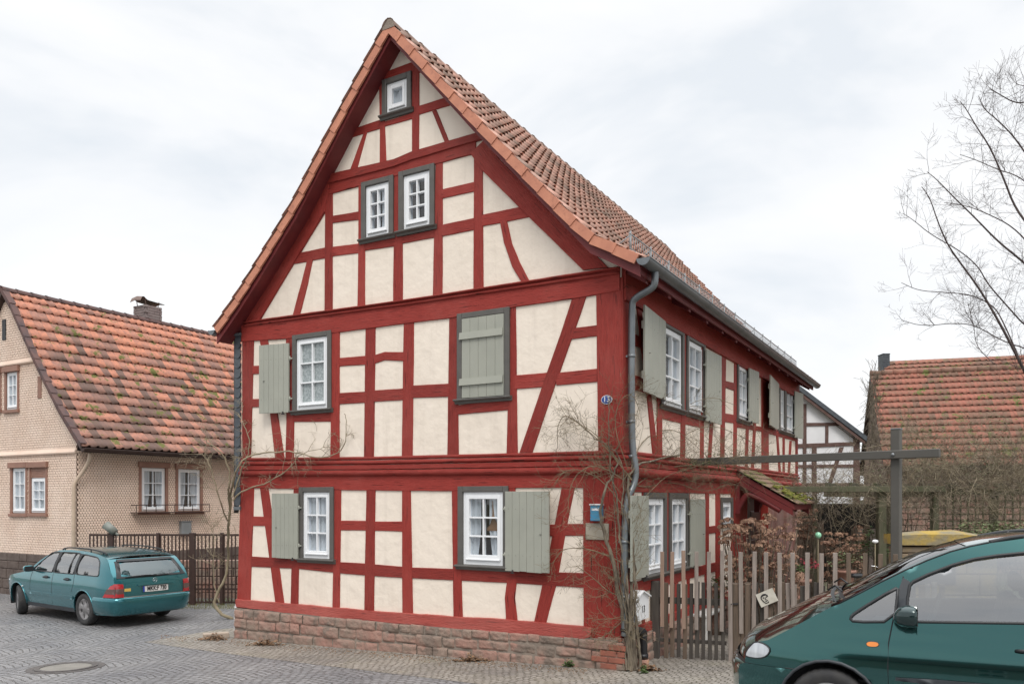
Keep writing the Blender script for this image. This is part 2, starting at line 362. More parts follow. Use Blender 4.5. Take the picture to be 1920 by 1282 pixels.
def pbox(mb, pl, t0, t1, z0, z1, o0, o1, ch=0.0, mi=0):
    if t0 > t1: t0, t1 = t1, t0
    if ch <= 0:
        vs = [pl.w(t, z, o) for o in (o0, o1) for (t, z) in ((t0, z0), (t1, z0), (t1, z1), (t0, z1))]
        mb.add(vs, [(0, 1, 2, 3), (4, 5, 6, 7), (0, 1, 5, 4), (1, 2, 6, 5), (2, 3, 7, 6), (3, 0, 4, 7)], mi=mi)
    else:
        vs = [pl.w(t, z, o) for o in (o0, o1 - ch) for (t, z) in ((t0, z0), (t1, z0), (t1, z1), (t0, z1))]
        vs += [pl.w(t, z, o1) for (t, z) in ((t0 + ch, z0 + ch), (t1 - ch, z0 + ch), (t1 - ch, z1 - ch), (t0 + ch, z1 - ch))]
        mb.add(vs, [(0, 1, 2, 3), (8, 9, 10, 11)] + [(a + 4 * k, (a + 1) % 4 + 4 * k, (a + 1) % 4 + 4 * k + 4, a + 4 * k + 4) for k in (0, 1) for a in range(4)], mi=mi)
def rect(pl, xl, xr, top, bot, o=0.0):
    """pixel rectangle on a wall -> t0,t1,z0,z1 ; top, bot = (y at xl, y at xr)"""
    a = pl.tz(xl, top[0], o); b = pl.tz(xr, top[1], o); c = pl.tz(xl, bot[0], o); d = pl.tz(xr, bot[1], o)
    t = sorted((a[0], b[0])); return t[0], t[1], (c[1] + d[1]) / 2, (a[1] + b[1]) / 2
def wall_sheet(pl, outer, holes, o=0.0, mb=None):
    mb = mb or MB()
    loops = [[Vector((t, z, 0)) for t, z in outer]] + [[Vector((a, c, 0)), Vector((a, d, 0)), Vector((b, d, 0)), Vector((b, c, 0))] for a, b, c, d in holes]
    tris = tessellate_polygon(loops); flat = [p for lp in loops for p in lp]
    mb.add([pl.w(p.x, p.y, o) for p in flat], tris)
    return mb

# ================================================================ MAIN HOUSE
house = empty('timbered_house', RC)
tag(house, 'two storey half-timbered house with dark red beams, cream plaster and a steep red tiled roof', 'house')
# window openings ------------------------------------------------
def window(pl, r, parent, cols=2, rows=3, surround=True, fw=0.055, sw=0.045, name='window', back='curtain', sill=True,
           sm='grey', wm='white', bar=0.024, depth=0.45, sur_o=0.045, sillw=0.03, glassm='glass', sur_w=0.085, fr_o=0.012, label=None):
    """r = outer rectangle (t0,t1,z0,z1) of the surround including the sill"""
    t0, t1, z0, z1 = r
    if surround:
        ia, ib, iz0, iz1 = t0 + sur_w, t1 - sur_w, z0 + (0.075 if sill else sur_w), z1 - sur_w * 0.95
    else: ia, ib, iz0, iz1 = t0, t1, z0, z1
    # white frame
    mb = MB()
    def ring(a, b, c, d, w, o0, o1, ch=0.004, wb=None):
        wb = wb or w
        pbox(mb, pl, a, a + w, c, d, o0, o1, ch); pbox(mb, pl, b - w, b, c, d, o0, o1, ch)
        pbox(mb, pl, a + w, b - w, d - w, d, o0, o1 - 0.001, ch); pbox(mb, pl, a + w, b - w, c, c + wb, o0, o1 - 0.001, ch)
    ring(ia, ib, iz0, iz1, fw, -0.09, fr_o, wb=fw * 1.3)
    sa, sb, sc, sd = ia + fw - 0.004, ib - fw + 0.004, iz0 + fw * 1.3 - 0.004, iz1 - fw + 0.004
    ring(sa, sb, sc, sd, sw, -0.08, fr_o + 0.010, wb=sw * 1.5)
    ga, gb, gc, gd = sa + sw, sb - sw, sc + sw * 1.5, sd - sw
    for i in range(1, cols):
        t = ga + (gb - ga) * i / cols; pbox(mb, pl, t - bar / 2, t + bar / 2, gc - 0.002, gd + 0.002, -0.045, fr_o + 0.003, 0.003)
    for i in range(1, rows):
        z = gc + (gd - gc) * i / rows; pbox(mb, pl, ga - 0.002, gb + 0.002, z - bar / 2, z + bar / 2, -0.044, fr_o + 0.0015, 0.003)
    if fr_o > 0 or True:   # weather bar at the foot of the sash
        pbox(mb, pl, sa, sb, sc, sc + 0.02, fr_o, fr_o + 0.03, 0.004)
    w = mb.build(name, M[wm], parent)
    if label: w['label'] = label
    g = MB(); g.add([pl.w(t, z, -0.03) for t, z in ((ga - .01, gc - .01), (gb + .01, gc - .01), (gb + .01, gd + .01), (ga - .01, gd + .01))], [(0, 1, 2, 3)]); g.build('pane', M[glassm], w)
    if surround:
        s = MB()
        pbox(s, pl, t0, ia, z0 + 0.03, z1, -0.02, sur_o, 0.008); pbox(s, pl, ib, t1, z0 + 0.03, z1, -0.02, sur_o, 0.008)
        pbox(s, pl, ia, ib, iz1, z1, -0.02, sur_o - 0.0015, 0.008)
        s.build('surround', M[sm], w)
        if sill:
            s = MB(); e = 0.035
            prof = [(-0.02, z0), (0.035, z0), (0.045, z0 + 0.03), (0.085, z0 + 0.042), (0.09, z0 + 0.055), (0.085, z0 + 0.066), (-0.02, iz0 + 0.004)]
            s.sweep([[pl.w(t, z, o) for o, z in prof] for t in (t0 - e, t1 + e)], closed=True, cap=True)
            s.build('sill', M[sm], w)
    # room behind
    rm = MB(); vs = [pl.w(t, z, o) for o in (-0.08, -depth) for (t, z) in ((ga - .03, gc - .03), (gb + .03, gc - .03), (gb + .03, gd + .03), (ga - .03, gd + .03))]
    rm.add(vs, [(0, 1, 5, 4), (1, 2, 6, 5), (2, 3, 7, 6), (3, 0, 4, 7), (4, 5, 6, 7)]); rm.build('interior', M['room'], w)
    if back:
        c = MB()
        spans = {'curtain': [(0, 1)], 'open': [(0, 0.36), (0.66, 1)], 'left': [(0, 0.4)], 'sheer': [(0.0, 1.0)], 'right': [(0.25, 1.0)]}[back]
        for f0, f1 in spans:
            a = ga + (gb - ga) * f0; b = ga + (gb - ga) * f1; k = 28; secs = []
            ph = rnd.random() * 9
            for i in range(k + 1):
                t = a + (b - a) * i / k
                o = -0.062 + 0.012 * math.sin((t - a) * 68 + ph) + 0.004 * math.sin(t * 140 + ph)
                if back == 'open':
                    sh = 0.05 * (1 if f0 == 0 else -1)
                    secs.append([pl.w(t, gd + 0.02, o), pl.w(t, gc + (gd - gc) * 0.45, o), pl.w(t - sh, gc - 0.02, o)])
                else: secs.append([pl.w(t, gd + 0.02, o), pl.w(t, (gc + gd) / 2, o - 0.01), pl.w(t, gc - 0.02, o)])
            c.sweep(secs, smooth=True)
        c.build('curtain', M['curtain'], w)
    return w, (ia, ib, iz0, iz1)
def shutter(pl, th, sgn, wd, z0, z1, ang, parent, planks=7, o=0.06, battens='back', hinge=True, stop=True, name='shutter', drop=0.0):
    """hung at t=th, opening towards sgn, angled ang off the wall"""
    ca, sa = math.cos(ang) * sgn, math.sin(ang)
    def P(x, z, q):   # x along leaf, q through thickness (outwards)
        return pl.w(th + ca * x - sa * sgn * q * 0, z, o + sa * x + q)
    mb = MB()
    pw = wd / planks
    for i in range(planks):
        a = i * pw + 0.0015; b = (i + 1) * pw - 0.0015; jz = rnd.uniform(-0.004, 0.004); q1 = 0.026 + rnd.uniform(-0.001, 0.001)
        c = 0.003
        vs = [P(x, z, 0) for x, z in ((a, z0 + jz), (b, z0 + jz), (b, z1), (a, z1))] + [P(x, z, q1 - c) for x, z in ((a, z0 + jz), (b, z0 + jz), (b, z1), (a, z1))] + \
             [P(x, z, q1) for x, z in ((a + c, z0 + jz + c), (b - c, z0 + jz + c), (b - c, z1 - c), (a + c, z1 - c))]
        mb.add(vs, [(0, 1, 2, 3), (8, 9, 10, 11)] + [(e + 4 * k, (e + 1) % 4 + 4 * k, (e + 1) % 4 + 4 * k + 4, e + 4 * k + 4) for k in (0, 1) for e in range(4)])
    mb.add([P(x, z, -0.0) for x, z in ((0.01, z0 + 0.01), (wd - 0.01, z0 + 0.01), (wd - 0.01, z1 - 0.01), (0.01, z1 - 0.01))] +
           [P(x, z, 0.018) for x, z in ((0.01, z0 + 0.01), (wd - 0.01, z0 + 0.01), (wd - 0.01, z1 - 0.01), (0.01, z1 - 0.01))],
           [(0, 1, 2, 3), (4, 5, 6, 7), (0, 1, 5, 4), (1, 2, 6, 5), (2, 3, 7, 6), (3, 0, 4, 7)])
    s = mb.build(name, M['shutter'], parent)
    h = z1 - z0
    for f in (0.2, 0.78):
        zc = z0 + h * f
        b = MB(); q0, q1 = ((-0.026, -0.002) if battens == 'back' else (0.027, 0.055))
        vs = [P(x, z, q) for q in (q0, q1) for x, z in ((0.02 if battens == 'back' else -0.03, zc - 0.05), (wd - 0.01, zc - 0.05), (wd - 0.01, zc + 0.05), (0.02 if battens == 'back' else -0.03, zc + 0.05))]
        if battens != 'back':
            for k in (6, 7): vs[k] = vs[k] + pl.n * -0.014
        b.add(vs, [(0, 1, 2, 3), (4, 5, 6, 7), (0, 1, 5, 4), (1, 2, 6, 5), (2, 3, 7, 6), (3, 0, 4, 7)])
        b.build('batten', M['shutter'], s)
        if hinge:
            b = MB(); b.tube([P(-0.012, zc - 0.035, 0.01), P(-0.012, zc + 0.035, 0.01)], 0.012, 8)
            b.box(P(-0.03, zc, 0.0), 0.05, 0.03, 0.02); b.build('hinge', M['shutter'] if battens == 'back' else M['galv'], s)
        nb = MB()
        for i in range(planks):
            p = P((i + 0.5) * pw, zc + rnd.uniform(-.006, .006), 0.027 if battens == 'back' else 0.0)
            nb.box(p, 0.006, 0.006, 0.006)
        nb.build('nail_row', M['grey'], s)
    if stop and battens == 'back':
        b = MB(); p = P(wd * 0.15 + 0.02, z0 - 0.005, 0.03); b.box(p, 0.02, 0.03, 0.045); b.box(p + Vector((0, 0, -0.02)), 0.05, 0.02, 0.014); b.build('shutter_stop', M['iron'], s)
        b = MB(); b.box(P(wd * 0.82, z0 + h * 0.47, 0.03), 0.035, 0.012, 0.008); b.build('latch', M['grey'], s)
    return s
WF = [ # facade windows: rect px
    ('up_left', rect(FP, 550.5, 623.5, (630, 618.5), (779, 772))),
    ('up_shut', rect(FP, 859, 957.5, (590.5, 574.5), (763, 746))),
    ('lo_left', rect(FP, 563, 628, (913.5, 912), (1054, 1056))),
    ('lo_right', rect(FP, 860.5, 955, (912, 910), (1067, 1070.5))),
    ('gab_left', rect(FP, 679.5, 739.5, (345, 327.6), (460, 446))),
    ('gab_right', rect(FP, 749.5, 816.5, (325, 306), (444, 431))),
    ('top', rect(FP, 718.5, 773.5, (153, 134), (228, 212))),
]
def hole(r, m=0.10): return (r[0] + m, r[1] - m, r[2] + 0.10, r[3] - m)
# roof profiles on the gable plane (top of the tiles, verge plane)
VO = 0.33
prR = [FP.tz(x, y, VO) for x, y in ((729, 40), (884, 209), (1000, 330), (1104, 436), (1152, 457), (1198, 479))]
prL = [FP.tz(x, y, VO) for x, y in ((729, 40), (645, 196), (552, 378), (477.5, 503), (440, 562), (403, 616))]
def prof_t(pr, z):
    for (ta, za), (tb, zb) in zip(pr, pr[1:]):
        if (za - z) * (zb - z) <= 0 and za != zb: return ta + (tb - ta) * (z - za) / (zb - za)
    return pr[-1][0]
zE = FP.tz(1161, 500)[1]
def clampw(t): return min(max(t, 0.0), W_H)
down = 0.16
outer = [(0.0, 0.2), (0.0, zE)]
outer += [(clampw(t), z - down) for t, z in reversed(prR[1:]) if clampw(t) == t and z - down > zE]
outer += [(prR[0][0], prR[0][1] - down)]
outer += [(clampw(t), z - down) for t, z in prL[1:] if clampw(t) == t and z - down > zE]
outer += [(W_H, zE), (W_H, 0.2)]
mb = wall_sheet(FP, outer, [hole(r) for _, r in WF])
mb.build('front_wall', M['plaster'], house)
# ---- facade timbers: ground floor
H_ = lambda *a, **k: Hh(FP, *a, parent=house, **k)
V_ = lambda *a, **k: V(FP, *a, parent=house, **k)
V_(888, 453, 478, 1142, 445, 469.5, name='corner_post', d=0.016)
V_(545, 1118, 1165.6, 846, 1122, 1165.6, name='corner_post', d=0.018)
V_(888, 1094, 1166, 1206, 1095, 1167, name='corner_post', d=0.022)
V_(612, 455, 477.5, 862, 455, 471, name='corner_post', d=0.016)
beam(FP, [((446, 1122), (446, 1137)), ((552, 1131), (552, 1149)), ((693, 1143), (693, 1163)), ((848, 1154), (848, 1177)), ((950, 1159.5), (950, 1185)), ((1095, 1173), (1095, 1197)), ((1112, 1176), (1110, 1192))], 'sill_beam', d=0.05, m='redskylit', parent=house, wob=0.012)
H_(452, 890, 914, 640, 889, 918.5, 770, 888, 920, 848, 887, 920.5, 967, 886, 914.5, 1164, 885, 914, name='top_plate', d=0.02)
V_(900, 494 - 8, 494 + 8, 1134, 517.5, 534, name='timber_brace', wob=.006)
H_(470, 967.6, 985, 514, 968, 985.5)
H_(468, 1042, 1061.5, 563, 1049, 1066, 640, 1053, 1074.5, 688, 1056, 1078.5, 771, 1063, 1083.5, 860, 1066, 1087.5, 970, 1070, 1093, 1096, 1074, 1101.5)
V_(905, 551.7, 563, 1133, 545.5, 560)
V_(905, 628, 640.5, 1140, 624, 637.5)
V_(905, 688, 704.8, 1148, 683.5, 701.7)
V_(905, 754.5, 770, 1152, 755, 775)
V_(905, 847.6, 860.5, 1158, 851, 868)
V_(905, 955, 967, 1066, 953, 968, name='timber_post')
beam(FP, [((951.6, 1085), (969.7, 1085)), ((947, 1120), (966, 1120)), ((949.5, 1164), (971, 1164))], parent=house)
H_(636, 975.5, 993.5, 690, 975.5, 994)
H_(702, 977, 994, 758, 977, 996.5)
beam(FP, [((1056, 900), (1081, 900)), ((1040.5, 982), (1064, 982)), ((1022, 1074), (1045, 1090)), ((1001, 1168), (1024, 1168))], 'timber_brace', parent=house)
H_(966, 982, 1004, 1044, 982.5, 1005)
H_(1060, 981.5, 1004, 1097, 981, 1003.5)
# band with rounded mouldings
for k, (a0, a1, b0, b1, dd) in enumerate(((858, 864.5, 843.5, 852, 0.030), (864.5, 873, 852, 862, 0.055), (873, 881.5, 862, 873, 0.042), (881.5, 893.5, 873, 890, 0.075))):
    beam(FP, [((453, a0), (453, a1)), ((700, (a0 + 858.5 - 858 + (b0 - a0) * .2)), (700, a1 + (b1 - a1) * .2)), ((1166, b0), (1166, b1))], 'moulding', d=dd, parent=house, rnd_profile=(k != 2), wob=0.004)
# ---- upper floor
H_(455, 606, 641, 540, 597, 635.5, 637, 582, 623.5, 757, 567, 607.5, 843, 553, 597, 967, 534, 576, 1077, 517, 560.5, 1163, 505, 546, name='top_plate', d=0.024)
beam(FP, [((462, 603), (462, 607.5)), ((757, 563), (757, 568)), ((1163, 500), (1163, 507))], 'moulding', d=0.075, parent=house, rnd_profile=True)
beam(FP, [((460, 608), (460, 614)), ((757, 569), (757, 575)), ((1163, 508), (1163, 516))], 'moulding', d=0.055, parent=house, rnd_profile=True)
H_(474, 686, 701.6, 492, 685, 700.5)
H_(472, 748, 763.5, 510, 747, 762)
beam(FP, [((487, 630), (502, 630)), ((507.5, 777), (521.6, 777)), ((517, 862), (534.5, 862))], 'timber_brace', parent=house)
beam(FP, [((537, 620), (549.5, 620)), ((538, 791), (552, 791)), ((536, 860), (551.5, 860))], parent=house)
V_(610, 623.5, 637.5, 860, 620, 637)
V_(600, 686, 705, 860, 682.6, 701.5)
V_(590, 757.5, 777, 860, 753.6, 774)
V_(580, 843, 858, 858, 839, 860.5)
V_(565, 957.6, 967.6, 850, 950.3, 971)
H_(549, 779, 790.5, 625, 772, 790)
H_(634, 671, 687, 688, 667, 683.5)
H_(633, 737, 758, 688, 734, 754.5)
beam(FP, [((702, 666), (702, 682)), ((722, 659.5), (722, 675.5)), ((760, 660), (760, 677))], 'timber_rail', parent=house)
H_(700, 731.8, 753.2, 757, 728, 750)
H_(773, 722.7, 746.2, 843, 718.6, 743.6)
H_(856, 760, 777.5, 955, 745, 768.5)
H_(966, 703.4, 729.5, 1028, 698.6, 725)
H_(1044, 699, 722.5, 1120, 691, 716)
H_(1072, 615.5, 636.5, 1120, 609.5, 630.5)
beam(FP, [((1077, 548), (1103, 548)), ((1051, 628), (1075.5, 628)), ((1016.5, 725), (1041.5, 722)), ((974.5, 848), (999, 848))], 'timber_brace', parent=house)
# ---- gable lower level
V_(360, 610.5, 624.5, 592, 609.3, 624)
beam(FP, [((673, 345), (681, 345)), ((672.5, 475), (685, 475)), ((671, 584), (685, 584))], parent=house)
beam(FP, [((739.5, 322), (749.5, 322)), ((738.6, 461), (755.5, 461)), ((737.2, 572), (755.7, 572))], parent=house)
beam(FP, [((817.5, 304), (830.5, 304)), ((814, 440), (830.5, 440)), ((812, 560), (830, 560))], parent=house)
V_(292, 889, 905.5, 545, 888, 907)
H_(549, 477, 496, 612, 464, 484)
H_(622, 463, 481, 675, 456.5, 474.5)
H_(622, 405, 419, 675, 396.5, 412.5)
H_(684, 458, 470.5, 741, 445, 462)
H_(754, 444, 457.5, 816, 431, 446)
H_(829, 421.8, 443.5, 891, 409, 431)
H_(829, 355.5, 373, 891, 341.2, 359.5)
H_(905, 403, 425, 992, 385, 408)
beam(FP, [((576, 489), (587, 487)), ((566, 530), (578, 532)), ((548, 597), (561, 597))], 'timber_brace', parent=house, wob=.008)
beam(FP, [((938, 417), (951, 414)), ((945, 455), (961, 458)), ((961, 500), (975, 492)), ((978, 528), (993, 526))], 'timber_brace', parent=house, wob=.008)
# principal rafters in the gable
beam(FP, [((884, 290), (912, 262)), ((905, 320), (938, 300)), ((973, 388.5), (1010, 372)), ((992, 407), (1030, 392)), ((1094, 507), (1142, 502))], 'rafter', parent=house, d=0.03)
beam(FP, [((745.5, 87), (730, 66)), ((622, 327), (596, 327)), ((611, 398), (570, 420)), ((552.5, 494), (520, 500)), ((486.5, 604), (462, 604))], 'rafter', parent=house, d=0.03)
beam(FP, [((748, 87), (738, 66)), ((895, 251), (905, 240))], 'rafter', parent=house, d=0.028)
# collar
beam(FP, [((606, 331.5), (606, 350)), ((622, 327), (622, 345)), ((742, 299.5), (742, 314)), ((773, 286), (773, 302)), ((895.5, 250.5), (895.5, 266)), ((906, 248), (906, 263))], 'collar_beam', parent=house, d=0.038)
beam(FP, [((606, 346), (606, 368)), ((631, 340), (631, 362)), ((675, 328), (675, 350)), ((818, 286.5), (818, 309)), ((880, 268), (880, 292)), ((893, 263), (893, 290))], 'collar_beam', parent=house, d=0.022)
# ---- top of the gable
beam(FP, [((722, 136), (716, 156)), ((775, 116.5), (778, 137)), ((786, 122), (789, 137))], 'timber_rail', parent=house)
beam(FP, [((711, 156), (719, 156)), ((712.5, 228), (722, 228)), ((712.5, 306), (725, 304))], parent=house)
beam(FP, [((773.5, 125), (787, 125)), ((773, 215), (786.5, 215)), ((773, 288), (786, 285))], parent=house)
H_(655, 244.5, 260, 714, 225, 241.5)
H_(722, 228.5, 237.7, 775, 212, 223)
H_(785, 199.5, 216.3, 849, 179, 197)
beam(FP, [((683, 249), (689.5, 246)), ((657.5, 318), (670.5, 316))], 'timber_brace', parent=house)
beam(FP, [((811, 210), (819, 207)), ((835, 269), (843, 267))], 'timber_brace', parent=house)
# ---- windows and shutters of the gable front
def rw(i): return WF[i][1]
window(FP, rw(0), house, 2, 3, glassm='frost', back=None, fw=0.05, sw=0.04)
w_, inn = window(FP, rw(1), house, 1, 1, back=None, fw=0.02, sw=0.02, wm='grey', name='window')
ia, ib, iz0, iz1 = inn
shutter(FP, ib - 0.004, -1, (ib - ia) - 0.008, iz0 + 0.006, iz1 - 0.004, 0.0, house, 5, o=0.018, battens='front')
window(FP, rw(2), house, 2, 3, back='curtain', fw=0.05, sw=0.04)
window(FP, rw(3), house, 2, 3, back='open', fw=0.055, sw=0.05)
gt = MB(); c_ = FP.tz(926, 985, -.045)
prof_g = [(.50, .008), (.36, .010), (.26, .016), (.16, .035), (.06, .075), (.02, .11), (.0, .12), (-.03, .12)]
gt.sweep([[FP.w(c_[0] - x_ * s_ + .05 * (z_ + .03) , c_[1] + z_ * .8 - .05, -.047 - (.006 if s_ else 0)) for s_ in (-1, 0, 1)] for z_, x_ in prof_g])
tag(gt.build('wooden_ornament', mat('honey_wood', (.22, .11, .05), .5)), 'pear shaped brown wooden ornament with a thin neck inside the lower right gable window', 'ornament')
window(FP, rw(4), house, 2, 3, back='left', fw=0.05, sw=0.045)
window(FP, rw(5), house, 2, 3, back=None, fw=0.055, sw=0.05)
window(FP, rw(6), house, 1, 1, back='curtain', fw=0.05, sw=0.05)
def sh_px(pl, xh, xe, y0, y1, ang, **k):
    """shutter from hinge px xh to edge px xe; y0/y1 top/bottom at the hinge"""
    o = 0.06
    th, zt = pl.tz(xh, y0, o); _, zb = pl.tz(xh, y1, o)
    # solve width so the far edge lands on xe
    lo, hi = 0.05, 1.5; sgn = 1 if pl.tz(xe, y0, o)[0] > th else -1
    for _ in range(40):
        w = (lo + hi) / 2; p = pl.w(th + sgn * math.cos(ang) * w, zt, o + math.sin(ang) * w)
        x = CX + F * p.x / p.y
        if (x - xh) * (1 if xe > xh else -1) < abs(xe - xh): lo = w
        else: hi = w
    return shutter(pl, th, sgn, w, zb, zt, ang, house, **k)
sh_px(FP, 543, 487.5, 643.5, 773, R_(9), planks=6)
sh_px(FP, 560, 511.5, 924.5, 1047, R_(3), planks=6)
sh_px(FP, 948.5, 1031, 921, 1069, R_(6), planks=6)
# ---- side wall --------------------------------------------------
zEave = SP.tz(1200, 560)[1]
prof_z0 = [za + (zb - za) * (0 - ta) / (tb - ta) for (ta, za), (tb, zb) in zip(prR, prR[1:]) if (ta - 0) * (tb - 0) <= 0][0]
WS = [
    rect(SP, 1236, 1279, (597, 622), (763, 778)), rect(SP, 1284.5, 1318.5, (622, 645), (780, 793)),
    rect(SP, 1380, 1402, (672, 686), (790, 799)), rect(SP, 1459, 1469.5, (712, 719), (810, 815)), rect(SP, 1470.5, 1487, (719.5, 730), (815, 822)),
    rect(SP, 1204.5, 1246, (920, 922), (1086, 1078)), rect(SP, 1251.5, 1287.5, (925, 927), (1078, 1072)),
    rect(SP, 1349, 1371, (932, 932), (990, 988)),
]
# harmonise head and sill heights of the neighbours
for a, b in ((0, 1), (3, 4), (5, 6)):
    z0 = (WS[a][2] + WS[b][2]) / 2; z1 = (WS[a][3] + WS[b][3]) / 2
    WS[a] = (WS[a][0], WS[a][1], z0, z1); WS[b] = (WS[b][0], WS[b][1], z0, z1)
tD0, tD1 = SP.tz(1397, 950)[0], SP.tz(1438, 950)[0]
doorh = SP.tz(1400, 925)[1]
zG = ground(*SP.w(6, 0).xy)
mb = wall_sheet(SP, [(0, 0.2), (L_H, 0.0), (L_H, prof_z0 - .12), (0, prof_z0 - .12)], [hole(r, 0.08) for r in WS] + [(tD0, tD1, 0.12, doorh)])
mb.build('side_wall', M['plaster'], house)
S_ = lambda *a, **k: V(SP, *a, parent=house, **k)
T_ = lambda *a, **k: Hh(SP, *a, parent=house, **k)
# eave plate, level by construction
def lv(t0, t1, z0, z1, name='timber_rail', d=0.014, **k):
    _pc[0] += 1
    return strip(SP, [(Vector((t0, z1)), Vector((t0, z0))), (Vector((t1, z1)), Vector((t1, z0)))], name, d + 0.00035 * (_pc[0] % 17), k.get('m', 'red'), house, wob=0.005, rnd_profile=k.get('rp', False))
zpt = prof_z0 - 0.10
lv(0.02, L_H, zEave - 0.16, zpt, 'top_plate', 0.05)
S_(520, 1164.5, 1188.5, 860, 1164.5, 1188, name='corner_post', d=0.02)
S_(880, 1164.5, 1186, 1205, 1166, 1186, name='corner_post', d=0.02)
beam(SP, [((1192, 572), (1201, 578)), ((1213, 753), (1221, 753)), ((1224, 862), (1233.5, 862))], 'timber_brace', parent=house)
T_(1187, 625, 647, 1236, 647, 667)
T_(1187, 702, 730, 1236, 718, 745)
S_(598, 1230.5, 1240, 862, 1231, 1240)
S_(615, 1277.5, 1284.5, 862, 1275, 1283)
S_(650, 1313.5, 1320, 868, 1312, 1318.5)
T_(1236, 765, 784, 1318, 790, 803)
beam(SP, [((1331, 700), (1338, 700)), ((1330.5, 791), (1336.5, 791)), ((1326.5, 870), (1332, 870))], 'timber_brace', parent=house)
S_(668, 1352, 1360.5, 870, 1350, 1357)
S_(680, 1376, 1382.5, 872, 1374, 1380)
T_(1352, 712, 724, 1377, 718, 733)
T_(1352, 773, 790, 1381, 778.5, 794)
T_(1381, 792, 801, 1428, 800, 809, )
S_(690, 1401, 1406, 876, 1396, 1401)
beam(SP, [((1416, 710), (1420, 710)), ((1412, 799), (1416.5, 799)), ((1407.5, 880), (1412.5, 880))], 'timber_brace', parent=house)
S_(705, 1427, 1439, 893, 1427.5, 1440, d=0.02)
T_(1438, 800, 812, 1495, 818, 828)
beam(SP, [((1454.5, 812), (1458, 812)), ((1460, 890), (1463.5, 890))], 'timber_brace', parent=house)
S_(815, 1467, 1470.5, 890, 1467, 1470.5)
beam(SP, [((1480, 826), (1483.5, 826)), ((1476, 892), (1480, 892))], 'timber_brace', parent=house)
S_(745, 1491, 1495, 896, 1491, 1495)
# band on the garden side: rolls and the jetty bressumer
z_b = [FP.tz(1164, y)[1] for y in (843.5, 852, 862, 873, 891)]
lv(0, L_H, z_b[1], z_b[0] + 0.01, 'moulding', 0.035, rp=True)
lv(0, L_H, z_b[2], z_b[1], 'moulding', 0.075, rp=True)
lv(0, L_H, z_b[3], z_b[2], 'moulding', 0.05)
lv(0, L_H, z_b[4] - 0.02, z_b[3], 'bressumer', 0.13, rp=True)
ztop = SP.tz(1205.5, 920)[1]
lv(0, L_H, ztop - 0.02, z_b[4] - 0.02, 'top_plate', 0.02)
# ground floor side
lv(0.1, tD0, 0.33, 0.50, 'sill_beam', 0.04, m='red')
z5 = WS[5][2]
lv(0.1, SP.tz(1348, 990)[0], z5 - 0.14, z5 + 0.02, 'timber_rail', 0.02)
S_(905, 1203, 1209, 1180, 1203, 1208); S_(905, 1246, 1252, 1180, 1246, 1252); S_(905, 1287, 1292, 1170, 1287, 1292)
S_(905, 1322, 1328.5, 1180, 1320, 1327); S_(905, 1341, 1349, 1180, 1341, 1349)
S_(905, 1370, 1396, 1180, 1370, 1396, name='corner_post', d=0.03)
T_(1318, 987, 1001, 1349, 984, 998)
S_(1090, 1228, 1234, 1180, 1228, 1234); S_(1090, 1264, 1270, 1170, 1264, 1270)
for i, r in enumerate(WS):
    window(SP, r, house, 1 if i == 7 else 2, 1 if i == 7 else 3, back='curtain' if i in (5, 6, 7, 2) else ('open' if i == 0 else 'curtain'),
           fw=0.05, sw=0.045, sur_w=0.08 if i in (3, 4) else 0.09)
sh_px(SP, 1245.5, 1206, 603, 751, R_(5), planks=6)
sh_px(SP, 1322, 1350.5, 655, 789, R_(3), planks=6)
sh_px(SP, 1403, 1421, 690, 790, R_(4), planks=5)
sh_px(SP, 1459, 1442.5, 720, 807, R_(5), planks=5)
sh_px(SP, 1489, 1504.5, 733, 820, R_(8), planks=5)
sh_px(SP, 1213.5, 1181.5, 929, 1078, R_(6), planks=6)
sh_px(SP, 1293, 1320, 935.5, 1063, R_(3), planks=6)
# back and left walls
BW = Plane(SP.w(L_H, 0), FD, SD); LW = Plane(FP.w(W_H, 0), SD, FD)
mb = MB()
mb.add([LW.w(0, -0.3), LW.w(L_H, -0.3), LW.w(L_H, zEave + .1), LW.w(0, zEave + .1)], [(0, 1, 2, 3)])
mb.build('side_wall', M['plaster'], house)
mb = MB(); mb.add([FP.w(t, z, -L_H) for t, z in outer], [tuple(range(len(outer)))]); mb.build('back_wall', M['plaster'], house)
